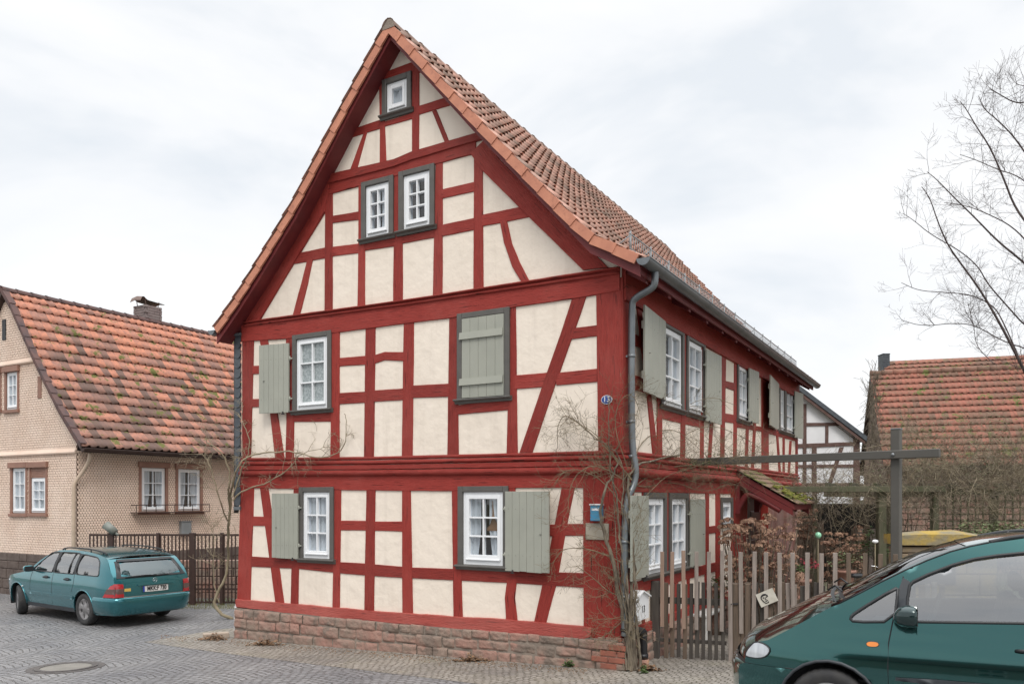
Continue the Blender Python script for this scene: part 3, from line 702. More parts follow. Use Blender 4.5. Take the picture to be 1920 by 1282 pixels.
# ---- roof -------------------------------------------------------
ROOFN = [0]
def tiles(name, m, parent, P0, U, length, prof, tw, rh, wave=0.028, arch=True, lift=0.035, thick=0.014, seed=1, nprof=7, jit=1.0):
    """prof: list of 3D points (downslope at U=0) ; U unit vector along the ridge"""
    rr = random.Random(seed); mb = MB()
    segs = []; tot = 0
    for a, b in zip(prof, prof[1:]):
        l = (b - a).length; segs.append((tot, l, a, b)); tot += l
    def at_s(s):
        for s0, l, a, b in segs:
            if s <= s0 + l + 1e-6: break
        d = (b - a).normalized(); return a + d * (s - s0), d
    nr = max(1, round(tot / rh)); rh = tot / nr; nc = max(1, round(length / tw)); tw = length / nc
    for r in range(nr):
        for c in range(nc):
            j = rr.uniform(-0.006, 0.006) * jit; jl = rr.uniform(-0.004, 0.004) * jit
            s0 = r * rh - 0.03; s1 = (r + 1) * rh + 0.035 + j
            pa, d = at_s(max(s0, 0)); pb, d2 = at_s(min(s1, tot + 0.04)); pm, dm = at_s(min((r + 0.5) * rh, tot))
            nrm = U.cross(dm);
            if nrm.z < 0: nrm = -nrm
            nrm.normalize()
            secs = []; uvs = []
            for k in range(nprof):
                f = k / (nprof - 1); u = (c + f) * tw
                if arch:   # shallow pan with a roll at one side
                    g = (1 - f) if f > 0.45 else 1.0
                    roll = max(0.0, math.sin(math.pi * min(max((f - 0.5) / 0.5, 0), 1)))
                    h = roll * wave; htop = roll * wave * 0.12
                else:
                    h = wave * (0.5 + 0.5 * math.cos(2 * math.pi * (f - 0.12))) ** 1.6 + (0.006 if f > 0.93 else 0); htop = h * 0.8
                base = U * u
                secs.append([pa + base + nrm * (htop + 0.004), pm + base + nrm * (0.5 * (h + htop) + lift * 0.5),
                             pb + base + nrm * (h + lift + jl), pb + base + nrm * (h + lift + jl - thick) - dm * 0.004,
                             pm + base + nrm * (0.5 * (h + htop) + lift * 0.5 - thick)])
                cc = c + 0.02 + f * 0.96
                uvs.append([(cc, r + 0.1), (cc, r + 0.5), (cc, r + 0.9), (cc, r + 0.93), (cc, r + 0.5)])
            mb.sweep(secs, uvs=uvs, smooth=False)
            n0 = len(mb.sm) - 4 * (nprof - 1)
            for q in range(n0, len(mb.sm)): mb.sm[q] = ((q - n0) % 4) < 2
    return mb.build(name, M[m], parent, fix=False)
roof = MB()   # solid deck under the tiles
RL = L_H + VO + 0.25
deck = [(t, z - 0.03) for t, z in reversed(prR)] + [(t, z - 0.03) for t, z in prL[1:]]
deck_b = [(t, z - 0.13) for t, z in reversed(prR)] + [(t, z - 0.13) for t, z in prL[1:]]
s1 = [[FP.w(t, z, o) for (t, z) in deck + deck_b[::-1]] for o in (VO - 0.03, -RL + VO)]
roof.sweep(s1, closed=True)
n = len(deck)
for o in (VO - 0.03, -RL + VO):
    for i in range(n - 1): roof.add([FP.w(*deck[i], o), FP.w(*deck[i + 1], o), FP.w(*deck_b[i + 1], o), FP.w(*deck_b[i], o)], [(0, 1, 2, 3)])
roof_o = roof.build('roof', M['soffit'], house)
def extp(pr): return [FP.w(t, z, VO - 0.02) for t, z in pr]
tiles('roof_tiles', 'tile', roof_o, None, SD, RL - 0.04, extp(prR), 0.215, 0.31, wave=0.046, seed=3, lift=0.014)
tiles('roof_tiles', 'tile', roof_o, None, SD, RL - 0.04, [FP.w(t - .0, z + .035, VO + .03) for t, z in prL], 0.215, 0.33, wave=0.046, seed=4, nprof=5, lift=.03, thick=.02)
# ridge caps
mb = MB(); k = int(RL / 0.36)
rt, rz = prR[0]
for i in range(k):
    o0 = VO + 0.02 - i * RL / k; o1 = o0 - RL / k - 0.03; secs = []
    for o, rr_ in ((o0, 0.125), (o0, 0.118), (o1, 0.105)):
        secs.append([FP.w(rt + rr_ * math.cos(a), rz - 0.115 + (rr_ + 0.02) * math.sin(a) + (0.01 if o == o0 else 0), o) for a in [math.pi * (0.02 + 0.96 * q / 8) for q in range(9)]])
    mb.sweep(secs, smooth=True)
    mb.add([FP.w(rt + 0.122 * math.cos(a), rz - 0.115 + 0.138 * math.sin(a), o0 - 0.003) for a in [math.pi * q / 8 for q in range(9)]], [tuple(range(9))], mi=1)
mb.build('ridge_cap', [M['tile'], M['mortar']], roof_o)
# verge tiles
for pr, sgn in ((prR, 1), (prL, -1)):
    mb = MB(); pts = [Vector(p) for p in pr]
    cum = [0]
    for a, b in zip(pts, pts[1:]): cum.append(cum[-1] + (b - a).length)
    tot = cum[-1]; nv = round(tot / 0.36)
    def pat(s):
        s = min(max(s, 0), tot)
        for i in range(len(pts) - 1):
            if s <= cum[i + 1] + 1e-6: return pts[i].lerp(pts[i + 1], (s - cum[i]) / (cum[i + 1] - cum[i]))
        return pts[-1]
    for i in range(nv):
        a = pat(tot * i / nv); b = pat(tot * (i + 1) / nv + (0.0 if i == nv - 1 else 0.012)); d = (b - a).normalized(); nn = Vector((-d.y, d.x))
        if nn.y < 0: nn = -nn
        o1 = VO + 0.012 + rnd.uniform(-0.002, 0.002)
        q = [a + nn * 0.0, b + nn * 0.014, b - nn * 0.112, a - nn * 0.124]
        vs = [FP.w(p.x, p.y, o1 - 0.006 + (0.012 if j in (1, 2) else 0)) for j, p in enumerate(q)] + [FP.w(p.x, p.y, o1 - 0.03) for p in q]
        mb.add(vs, [(0, 1, 2, 3), (4, 5, 6, 7), (0, 1, 5, 4), (1, 2, 6, 5), (2, 3, 7, 6), (3, 0, 4, 7)])
        q2 = [a + nn * 0.0, b + nn * 0.014]   # flange over the roof edge
        mb.add([FP.w(q2[0].x, q2[0].y, o1), FP.w(q2[1].x, q2[1].y, o1), FP.w(q2[1].x, q2[1].y, o1 - 0.10), FP.w(q2[0].x, q2[0].y, o1 - 0.10),
                FP.w(b.x - nn.x * .002, b.y - nn.y * .002, o1), FP.w(b.x - nn.x * .002, b.y - nn.y * .002, o1 - 0.10)], [(0, 1, 2, 3), (1, 2, 5, 4)])
    mb.build('verge_tiles', M['orange'], roof_o)
# bargeboards under the verge tiles
for pr in (prR, prL):
    mb = MB(); secs = []
    for t, z in pr:
        secs.append([FP.w(t, z - 0.10, VO - 0.04), FP.w(t, z - 0.25, VO - 0.04), FP.w(t, z - 0.25, VO - 0.065), FP.w(t, z - 0.10, VO - 0.065)])
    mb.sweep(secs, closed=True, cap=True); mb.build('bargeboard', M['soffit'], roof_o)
# underside boards of the gable overhang
for pr in (prR, prL):
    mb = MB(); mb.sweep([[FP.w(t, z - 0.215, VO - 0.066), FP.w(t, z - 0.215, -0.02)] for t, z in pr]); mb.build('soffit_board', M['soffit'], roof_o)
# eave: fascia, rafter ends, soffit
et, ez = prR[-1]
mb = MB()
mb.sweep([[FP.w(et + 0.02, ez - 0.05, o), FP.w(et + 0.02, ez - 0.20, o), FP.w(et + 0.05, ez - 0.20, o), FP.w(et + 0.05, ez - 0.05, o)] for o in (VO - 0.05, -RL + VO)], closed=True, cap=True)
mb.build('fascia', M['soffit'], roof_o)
k = int(RL / 0.85); kt, kz = prR[-3]
for i in range(k):
    o = -0.1 - i * (L_H - 0.2) / (k - 1)
    mb = MB()
    secs = []
    for t, z, h in ((et + 0.06, ez - 0.13, 0.11), (0.35, zEave + 0.30 if False else ez + (kz - ez) * (0.35 - et) / (kt - et) - 0.13, 0.13)):
        secs.append([FP.w(t, z, o - 0.05), FP.w(t, z - h, o - 0.05), FP.w(t, z - h, o + 0.05), FP.w(t, z, o + 0.05)])
    mb.sweep(secs, closed=True, cap=True); mb.build('rafter_end', M['soffit'], roof_o)
# gutter with closed end
def gutter(name, pl_pts, r, m, parent, seam=2.0):
    """pl_pts: start, end (3D, centre line), open half pipe; out = horizontal outward direction"""
    a, b, outd = pl_pts; d = (b - a).normalized(); mb = MB(); up = Vector((0, 0, 1)); L = (b - a).length
    n = 10
    def sec(p, rr): return [p + outd * (rr * math.cos(math.pi + math.pi * q / n)) + up * (rr * math.sin(math.pi + math.pi * q / n)) for q in range(n + 1)]
    mb.sweep([sec(a, r), sec(b, r)], smooth=True); mb.sweep([sec(a, r - 0.006), sec(b, r - 0.006)], smooth=True)
    for p in (a, b): mb.add(sec(p, r + 0.003), [tuple(range(n + 1))])
    mb.tube([a + outd * r, b + outd * r], 0.009, 6)
    s = 0.6
    while s < L: mb.sweep([sec(a + d * s, r + 0.004), sec(a + d * (s + 0.03), r + 0.004)], smooth=True); s += seam
    return mb.build(name, M[m], parent)
ga = FP.w(et - 0.065, ez - 0.045, VO + 0.03); gb = FP.w(et - 0.065, ez - 0.075, -RL + VO - 0.05)
gutter('gutter', (ga, gb, -FD), 0.085, 'zinc', roof_o)
dl = (gb - ga).normalized()
# downpipe
p0 = ga + dl * 0.42 + Vector((0, 0, -0.07))
pw = SP.w(SP.tz(1184, 700, 0.09)[0], 0, 0.09)
zt = SP.tz(1184, 575, 0.09)[1]
pl2 = SP.w(SP.tz(1171, 1000, 0.065)[0], 0, 0.065)
pts = [p0, p0 + Vector((0, 0, -0.14)), Vector((p0.x, p0.y, 0)).lerp(Vector((pw.x, pw.y, 0)), 0.10) + Vector((0, 0, p0.z - 0.20)),
       Vector((p0.x, p0.y, 0)).lerp(Vector((pw.x, pw.y, 0)), 0.9) + Vector((0, 0, zt + 0.10)), Vector((pw.x, pw.y, zt)), Vector((pw.x, pw.y, z_b[3] + 0.25)),
       Vector((pw.x, pw.y, z_b[3])) + (-FD) * 0.06, Vector((pw.x, pw.y, z_b[4] - 0.1)) + (-FD) * 0.05, Vector((pl2.x, pl2.y, z_b[4] - 0.34)), Vector((pl2.x, pl2.y, 0.62)), Vector((pl2.x, pl2.y, 0.45))]
def smooth_path(pts, r=0.5, it=2):
    for _ in range(it):
        q = [pts[0]]
        for a, b in zip(pts, pts[1:]): q += [a.lerp(b, 0.25), a.lerp(b, 0.75)]
        q.append(pts[-1]); pts = q
    return pts
mb = MB(); mb.tube(smooth_path([Vector(p) for p in pts]), 0.045, 12); dp_ = mb.build('downpipe', M['zinc'], house)
for z in (4.05, 3.2, 2.75, 1.65, 0.95):
    mb = MB(); c = Vector((pw.x, pw.y, z)) if z > 2.2 else Vector((pl2.x, pl2.y, z))
    mb.tube([c + Vector((0, 0, -0.02)), c + Vector((0, 0, 0.02))], 0.052, 12); mb.box(c + FD * 0.05, 0.06, 0.03, 0.025)
    mb.build('pipe_bracket', M['zinc'], dp_)
# snow guard: two rails with bars, on stays
sg = MB(); g0 = FP.w(et + 0.50, ez + 0.33, 0.05); 
def guard_pt(s, h): 
    p = FP.w(et + 0.30, 0, 0.0 - s); zz = ez + (kz - ez) * (0.30) / (kt - et); return Vector((p.x, p.y, zz + 0.045 + h))
L2 = L_H - 0.5
for h in (0.04, 0.23): sg.tube([guard_pt(0.1, h), guard_pt(L2, h)], 0.009, 6)
s = 0.1
while s < L2: sg.tube([guard_pt(s, 0.04), guard_pt(s, 0.23)], 0.0045, 4); s += 0.075
sgo = sg.build('snow_guard', M['galv'], house)
s = 0.15
while s < L2 + .1:
    mb = MB(); a = guard_pt(s, -0.05); mb.tube([a, guard_pt(s, 0.27)], 0.012, 5); mb.tube([guard_pt(s, 0.22), a + FD * 0.28 + Vector((0, 0, 0.10))], 0.008, 5); s += 0.75
    mb.build('stay', M['galv'], sgo)
# ---- plinth of sandstone blocks
pz = 0.36
def plinth(pl, t0, t1, top0, top1, base, name, o1=0.07, rows=3, brick_from=None, seed=5):
    rr = random.Random(seed); mb = MB()
    def topz(t): return top0 + (top1 - top0) * (t - t0) / (t1 - t0)
    # mortar core
    mb.sweep([[pl.w(t, base(t) - 0.3, o1 - 0.018), pl.w(t, topz(t) - 0.012, o1 - 0.02), pl.w(t, topz(t), -0.03)] for t in (t0, (t0 + t1) / 2, t1)], mi=1)
    zr = [0, 0.36, 0.70, 1.0] if rows == 3 else [0, 0.5, 1]
    for r in range(len(zr) - 1):
        t = t0
        while t < t1 - 0.04:
            w = rr.uniform(0.20, 0.52) if r < 2 else rr.uniform(0.16, 0.36)
            w = min(w, t1 - t)
            if t1 - t - w < 0.12: w = t1 - t
            b0, tp = base(t + w / 2) - 0.03, topz(t + w / 2) - 0.02
            ro = lambda q, tt_: (0.045 * noise.noise(Vector((tt_ * 1.3, q * 5, seed)))) if 0 < q < len(zr) - 1 else 0
            za = b0 + (tp - b0) * zr[r] + ro(r, t + w / 2) + rr.uniform(-.012, .012); zb = b0 + (tp - b0) * zr[r + 1] - 0.006 + ro(r + 1, t + w / 2) + rr.uniform(-.014, .010)
            g = 0.006; oo = o1 + rr.uniform(-0.012, 0.022); a, b = t + g, t + w - g; cz = 0.018
            nx = max(6, int(w / 0.025)); nz = 7; secs = []
            for i in range(nx + 1):
                sec = []
                for j in range(nz + 1):
                    fx, fz = i / nx, j / nz; ed = min(fx, 1 - fx) * w; ez_ = min(fz, 1 - fz) * (zb - za)
                    rd = (1 - min(ed / 0.018, 1)) ** 2 * 0.018 + (1 - min(ez_ / 0.018, 1)) ** 2 * 0.018
                    tt = a + (b - a) * fx; zz = za + (zb - za) * fz
                    p = pl.w(tt, zz, oo - rd + 0.014 * noise.noise(Vector((tt * 7, zz * 9, seed))) + 0.010 * noise.noise(Vector((tt * 22, zz * 26, seed))))
                    sec.append(p)
                secs.append(sec)
            isb = brick_from is not None and (t + w / 2 < brick_from)
            mb.sweep(secs, smooth=True, mi=0)
            t += w
    # thin levelling course
    t = t0
    while t < t1 - 0.05:
        w = rr.uniform(0.07, 0.22); w = min(w, t1 - t)
        if rr.random() < 0.85: pbox(mb, pl, t + .004, t + w - .004, topz(t) - 0.022, topz(t) + 0.012 + rr.uniform(0, .012), -0.02, o1 - 0.03 + rr.uniform(-.02, .01), 0.006, mi=rr.choice([0, 0, 2]))
        t += w
    return mb.build(name, [M['stonered'], M['mortar'], M['brick']], house, fix=True)
zr_, zl_ = FP.tz(1165, 1198)[1], FP.tz(450, 1138)[1]
plinth(FP, -0.07, W_H + 0.12, zr_, zl_, lambda t: ground(*FP.w(t, 0, .07).xy), 'stone_plinth')
plinth(SP, -0.07, tD0, zr_, zr_ - 0.04, lambda t: ground(*SP.w(t, 0, .07).xy), 'stone_plinth', seed=8)
# brick quoins at the corner
mb = MB(); rr = random.Random(2)
for r in range(4):
    z = ground(*RC.xy) + 0.015 + r * 0.082; off = 0 if r % 2 else 0.115
    x = -0.09
    for w in ((0.24, 0.24) if r % 2 else (0.12, 0.24)):
        pbox(mb, FP, x, x + w - 0.012, z, z + 0.068, 0.0, 0.10 + rr.uniform(-.004, .006), 0.006, mi=0 if rr.random() < 0.8 else 1); x += w
    pbox(mb, SP, -0.098, 0.15 if r % 2 else 0.02, z, z + 0.068, 0.0, 0.095, 0.006)
mb.build('brick_corner', [M['brick'], M['stonered']], house)
# slate strip down the left corner
mb = MB()
zs0, zs1 = FP.tz(446, 945)[1], FP.tz(446, 632)[1]; n = 17
for i in range(n):
    z0 = zs0 + (zs1 - zs0) * i / n; z1 = zs0 + (zs1 - zs0) * (i + 1) / n + 0.05
    a, b = W_H + 0.0, W_H + 0.145
    pts2 = [(a, z1), (b, z1), (b, z0), ((a * .3 + b * .7), z0 - 0.03), (a * .7 + b * .3, z0 - 0.035), (a, z0)]
    mb.add([FP.w(t, z, 0.035 if z <= z0 else 0.012) for t, z in pts2], [tuple(range(6))])
    mb.add([FP.w(t, z, 0.027 if z <= z0 else 0.004) for t, z in pts2], [tuple(range(6))])
    mb.sweep([[FP.w(t, z, 0.035 if z <= z0 else 0.012), FP.w(t, z, 0.027 if z <= z0 else 0.004)] for t, z in pts2])
sl_ = mb.build('slate_strip', M['slate'], house)
mb = MB(); pbox(mb, FP, W_H - 0.03, W_H + 0.17, zs1 + 0.02, zs1 + 0.055, -0.05, 0.06, 0.003); pbox(mb, FP, W_H - 0.01, W_H + 0.15, zs0 - 0.10, zs0 - 0.04, -0.05, 0.05, 0.003); mb.build('flashing', M['zinc'], sl_)
mb = MB(); c = FP.w(W_H + 0.19, 0, -0.05); mb.tube([Vector((c.x, c.y, zs1 + 0.1)), Vector((c.x, c.y, zs0 - 0.15))], 0.04, 10); mb.build('downpipe', M['iron'], house)
etL, ezL = prL[-1]
gutter('gutter', (FP.w(etL + 0.06, ezL - 0.03, VO + 0.03), FP.w(etL + 0.06, ezL - 0.06, -RL + VO), FD), 0.075, 'zinc', roof_o)
# house number plate
def text_mesh(txt, size, name, m, parent, origin, xd, yd, ext=0.002, align='CENTER', sx=1.0):
    cu = bpy.data.curves.new(name, 'FONT'); cu.body = txt; cu.size = size; cu.extrude = ext; cu.align_x = align; cu.align_y = 'CENTER'
    o = bpy.data.objects.new('t', cu); COL.objects.link(o)
    bpy.context.view_layer.update()
    me = o.evaluated_get(bpy.context.evaluated_depsgraph_get()).to_mesh()
    mb = MB(); nd = xd.cross(yd)
    mb.add([origin + xd * (v.co.x * sx) + yd * v.co.y + nd * v.co.z for v in me.vertices], [list(p.vertices) for p in me.polygons])
    bpy.data.objects.remove(o); return mb.build(name, M[m] if isinstance(m, str) else m, parent)
M['enamel'] = mat('blue_enamel', (0.02, 0.06, 0.26), 0.25)
M['enamelwhite'] = mat('white_enamel', (0.8, 0.8, 0.8), 0.3)
M['black'] = mat('black', (0.015, 0.015, 0.017), 0.4)
nump = empty('house_number_plate', FP.px(1137.5, 749, 0.03)); tag(nump, 'small oval blue enamel plate with white 13 on the red corner post', 'house number')
mb = MB(); c = Vector(FP.tz(1137.5, 749, 0.03))
def oval(mb, a, b, o0, o1): mb.sweep([[FP.w(c.x + a * s_ * math.cos(q), c.y + b * s_ * math.sin(q), o) for q in [2 * math.pi * i / 32 for i in range(32)]] for s_, o in ((1, o0), (1, o1), (0.01, o1 + 0.002))], closed=True)
oval(mb, 0.077, 0.058, 0.02, 0.032); mb.build('plate', M['enamelwhite'], nump)
mb = MB(); oval(mb, 0.070, 0.051, 0.02, 0.0345); mb.build('blue_field', M['enamel'], nump)
text_mesh('13', 0.098, 'number', 'enamelwhite', nump, FP.w(c.x, c.y + 0.002, 0.038), -FD, Vector((0, 0, 1)))
# ================================================================ LEFT NEIGHBOUR
LC = Vector((-815 / 1500 * 19.0, 19.0, 0)); LF = Plane(LC, FD, -SD); LS = Plane(LC, SD, -FD)
lh = empty('shingled_house', (LC.x, LC.y, -0.23))
tag(lh, 'low house in cream scalloped shingles with mossy orange roof, left of the red house', 'house')
VOL = 0.16
lp = [LF.tz(x, y, VOL) for x, y in ((2, 541), (20, 573), (65, 675), (108, 762), (134, 806), (153, 836))]
at_, az_ = lp[0]
lpl = [(2 * at_ - t, z) for t, z in lp]
LW2 = 2 * (at_ - 0.05)
LLEN = 10.0
lz_p = LF.tz(145, 1042)[1]
lz_e = LS.tz(160, 850)[1]
outer = [(0, lz_p - .05), (0, lz_e)] + [(min(max(t, 0), LW2), z - 0.12) for t, z in reversed(lp) if z - 0.12 > lz_e] + [(min(t, LW2), z - 0.12) for t, z in lpl[1:] if z - .12 > lz_e and t < LW2] + [(LW2, lz_e), (LW2, lz_p - .05)]
GW = [rect(LF, 24, 49.5, (877, 877), (963, 962)), rect(LF, 59, 87, (877, 876), (963, 961)), rect(LF, 13, 34, (698, 697), (769, 768)), rect(LF, -22, 1, (702, 701), (770, 769))]
SW_ = [rect(LS, 264.5, 309.5, (876, 877), (959, 959)), rect(LS, 333, 375, (883, 884), (961, 960))]
SW_[1] = (SW_[1][0], SW_[1][1], SW_[0][2], SW_[0][3])
def in_poly(p, poly):
    c = False; n = len(poly)
    for i in range(n):
        a, b = poly[i], poly[(i + 1) % n]
        if (a[1] > p[1]) != (b[1] > p[1]) and p[0] < (b[0] - a[0]) * (p[1] - a[1]) / (b[1] - a[1]) + a[0]: c = not c
    return c
def shingles(pl, outer, holes, t0, t1, z0, z1, name, parent, w=0.070, h=0.060):
    rr = random.Random(4); mb = MB(); nz = int((z1 - z0) / h); nt_ = int((t1 - t0) / w)
    for j in range(nz + 1):
        for i in range(nt_ + 1):
            t = t0 + (i + (0.5 if j % 2 else 0)) * w; z = z0 + j * h
            if not in_poly((t + w / 2, z + h * .6), outer): continue
            if any(a - w * .9 < t < b - w * .1 and c - h * .8 < z < d for a, b, c, d in holes): continue
            k = rr.uniform(-.003, .003); o1 = 0.016 + k; g = 0.0035
            P = [(t + g, z + h * 1.02, 0.006), (t + w - g, z + h * 1.02, 0.006), (t + w - g, z + h * .52, o1 - .003), (t + w * .70, z + 0.002, o1), (t + w * .30, z + 0.002, o1), (t + g, z + h * .52, o1 - .003)]
            vs = [pl.w(*p) for p in P] + [pl.w(p[0], p[1], 0.002) for p in P[2:]]
            mb.add(vs, [(0, 1, 2, 3, 4, 5), (2, 3, 7, 6), (3, 4, 8, 7), (4, 5, 9, 8)])
    return mb.build(name, M['shinglewall'], parent, fix=False)
for pl, oo, hs, t1, z1, L in ((LF, outer, GW, LW2, az_, LW2), (LS, [(-.02, lz_p - .05), (-.02, lz_e + .05), (LLEN, lz_e + .05), (LLEN, lz_p - .05)], SW_, LLEN, lz_e, LLEN)):
    mb = wall_sheet(pl, oo, [hole(r, 0.01) if False else (r[0] + .01, r[1] - .01, r[2] + .02, r[3] - .01) for r in hs], -0.003)
    wl = mb.build('wall', M['shinglejoint_shade'], lh)
    shingles(pl, oo, [(a - .02, b + .02, c - .03, d + .06) for a, b, c, d in hs], -0.06 if pl is LS else 0.0, L - 0.05, lz_p - 0.02, z1, 'shingle_cladding', wl)
# dark stone base
M['basestone'] = mat('dark_base_stone', (0.085, 0.062, 0.052), 0.9, col2=(0.13, 0.10, 0.085), vs=5, bump=0.6, bs=12, bd=.03)
for pl, L in ((LF, LW2), (LS, LLEN)):
    mb = MB(); rr = random.Random(3); pbox(mb, pl, -0.0, L, -0.6, lz_p - 0.02, -0.1, 0.02); z = -0.3
    while z < lz_p - 0.1:
        t = -0.04; h = min(rr.uniform(.2, .26), lz_p - 0.02 - z)
        if lz_p - .02 - z - h < .1: h = lz_p - .02 - z
        while t < L - .05:
            w = min(rr.uniform(.28, .6), L - t); pbox(mb, pl, t + .008, t + w - .008, z + .008, z + h - .006, 0.0, 0.04 + rr.uniform(0, .015), 0.012); t += w
        z += h
    mb.build('stone_base', M['basestone'], lh)
# openings
def brown_surround(pl, r, parent, lint=True, jw=0.075):
    a, b, c, d = r; mb = MB()
    pbox(mb, pl, a - jw, a, c, d, -0.02, 0.035, .004); pbox(mb, pl, b, b + jw, c, d, -0.02, 0.035, .004)
    if lint: pbox(mb, pl, a - jw - .03, b + jw + .03, d, d + 0.14, -0.02, 0.085, .008)
    pbox(mb, pl, a - jw - .02, b + jw + .02, c - 0.075, c, -0.02, 0.075, .006)
    return mb.build('window_surround', M['brownframe'], parent)
for i, r in enumerate(GW + SW_):
    pl = LF if i < len(GW) else LS
    rr_ = r
    if i == 1:
        mb = MB(); a, b, c, d = r; n = 6
        for q in range(n): zz = d - 0.25 + q * 0.25 / n; pbox(mb, pl, a, b, zz + .002, zz + 0.25 / n, -.02, .012 + .002, .004)
        mb.build('roller_blind', M['brownframe'], lh); rr_ = (a, b, c, d - 0.25)
    w_, _ = window(pl, rr_, lh, 2, 3, surround=False, fw=0.05, sw=0.045, back='curtain' if i < 4 else 'open', fr_o=-0.005, bar=0.022)
    brown_surround(pl, r, w_ if False else lh)
# flower guard rail under the side windows
fg = MB(); a, _ = LS.tz(255, 950, .22); b, _ = LS.tz(392, 955, .22)
zt_, zb_ = LS.tz(300, 946, .22)[1], LS.tz(300, 960, .22)[1]
for z in (zt_, zb_):
    fg.tube([LS.w(a, z, 0.02), LS.w(a, z, .24), LS.w(b, z, .24), LS.w(b, z, 0.02)], 0.012, 5, smooth=False)
for i in range(9): t = a + (b - a) * i / 8; fg.tube([LS.w(t, zb_, .24), LS.w(t, zt_, .24)], 0.009, 5)
pbox(fg, LS, a, b, zb_ - 0.012, zb_ + 0.008, 0.03, .24)
fg.build('flower_box_rail', M['darkbrown'], lh)
# slits in the gable and ledges
for x0, x1, y0, y1, m in ((6, 12.5, 600, 637, 'black'), (72.5, 79, 706, 746, 'brownframe')):
    a = LF.tz(x0, y0); b = LF.tz(x1, y1); mb = MB(); pbox(mb, LF, a[0], b[0], b[1], a[1], 0.0, 0.03); mb.build('gable_vent', M[m], lh)
for y in ((690, 4), (849, 4)):
    z = LF.tz(100 if y[0] > 800 else 50, y[0] if y[0] > 800 else 679)[1]; mb = MB()
    te = prof_t(lp, z + .12) if y[0] < 800 else 0
    mb.sweep([[LF.w(t, z + 0.10, 0.01), LF.w(t, z, 0.07), LF.w(t, z - 0.03, 0.06), LF.w(t, z - 0.03, 0.01)] for t in ((te + .02, 2 * at_ - te - .02) if y[0] < 800 else (.02, LW2))], closed=True, cap=True); mb.build('ledge', M['shinglewall'], lh)
# roof
roof2 = MB(); RL2 = LLEN + 2 * VOL
dk = [(t, z - 0.03) for t, z in reversed(lp)] + [(t, z - 0.03) for t, z in lpl[1:]]; dkb = [(t, z - 0.14) for t, z in reversed(lp)] + [(t, z - 0.14) for t, z in lpl[1:]]
roof2.sweep([[LF.w(t, z, o) for t, z in dk + dkb[::-1]] for o in (VOL - .01, VOL - RL2)], closed=True)
for o in (VOL - .01, VOL - RL2):
    for i in range(len(dk) - 1): roof2.add([LF.w(*dk[i], o), LF.w(*dk[i + 1], o), LF.w(*dkb[i + 1], o), LF.w(*dkb[i], o)], [(0, 1, 2, 3)])
r2 = roof2.build('roof', M['darkbrown'], lh)
tiles('roof_tiles', 'tile2', r2, None, SD, RL2, [LF.w(t, z, VOL + .01) for t, z in lp], 0.215, 0.33, wave=0.058, arch=True, lift=0.026, seed=9, thick=.022, jit=1.6)
tiles('roof_tiles', 'tile2', r2, None, SD, RL2, [LF.w(t, z, VOL + .01) for t, z in lpl], 0.6, 0.5, wave=0.03, arch=False, seed=10, nprof=4)
M['tiledark'] = mat('dark_verge', (0.075, 0.05, 0.05), 0.8, col2=(0.13, 0.07, 0.06), vs=4, bump=.2)
mb = MB(); k = 27
for i in range(k):
    o0 = VOL + 0.03 - i * RL2 / k; o1 = o0 - RL2 / k - 0.04; secs = []
    for o, q_ in ((o0, .125), (o0 - 0.07, .115), (o1, .105)):
        secs.append([LF.w(at_ + q_ * math.cos(a), az_ - 0.05 + q_ * math.sin(a), o) for a in [math.pi * q / 8 for q in range(9)]])
    mb.sweep(secs, smooth=True)
mb.build('ridge_cap', M['tiledark'], r2)
pts = [Vector(p) for p in lp]
mb = MB()
for a, b in zip(lp, lp[1:]):
    n = max(1, int((Vector(a) - Vector(b)).length / .33))
    for i in range(n):
        p = Vector(a).lerp(Vector(b), i / n); q = Vector(a).lerp(Vector(b), (i + 1) / n + .03)
        mb.add([LF.w(p.x, p.y + .06, VOL + .03), LF.w(q.x, q.y + .085, VOL + .035), LF.w(q.x, q.y - .06, VOL + .035), LF.w(p.x, p.y - .06, VOL + .03), LF.w(p.x, p.y + .06, VOL - .14), LF.w(q.x, q.y + .085, VOL - .14)], [(0, 1, 2, 3), (0, 1, 5, 4)])
mb.build('verge_tiles', M['tiledark'], r2)
le, lez = lp[-1]
gutter('gutter', (LF.w(le - 0.04, lez - 0.05, VOL), LF.w(le - 0.04, lez - 0.06, VOL - RL2), -FD), 0.07, 'darkbrown', r2)
M['creampipe'] = mat('cream_pipe', (0.52, 0.40, 0.30), 0.5)
mb = MB()
q = [LS.px(169, 850, .30), LS.px(168, 862, .30), LS.px(155, 885, .15), LS.px(140, 903, .06), LS.px(138, 915, .06)]
q.append(Vector((q[-1].x, q[-1].y, -0.1)))
mb.tube(smooth_path(q, it=2), 0.045, 10); mb.build('downpipe', M['creampipe'], lh)
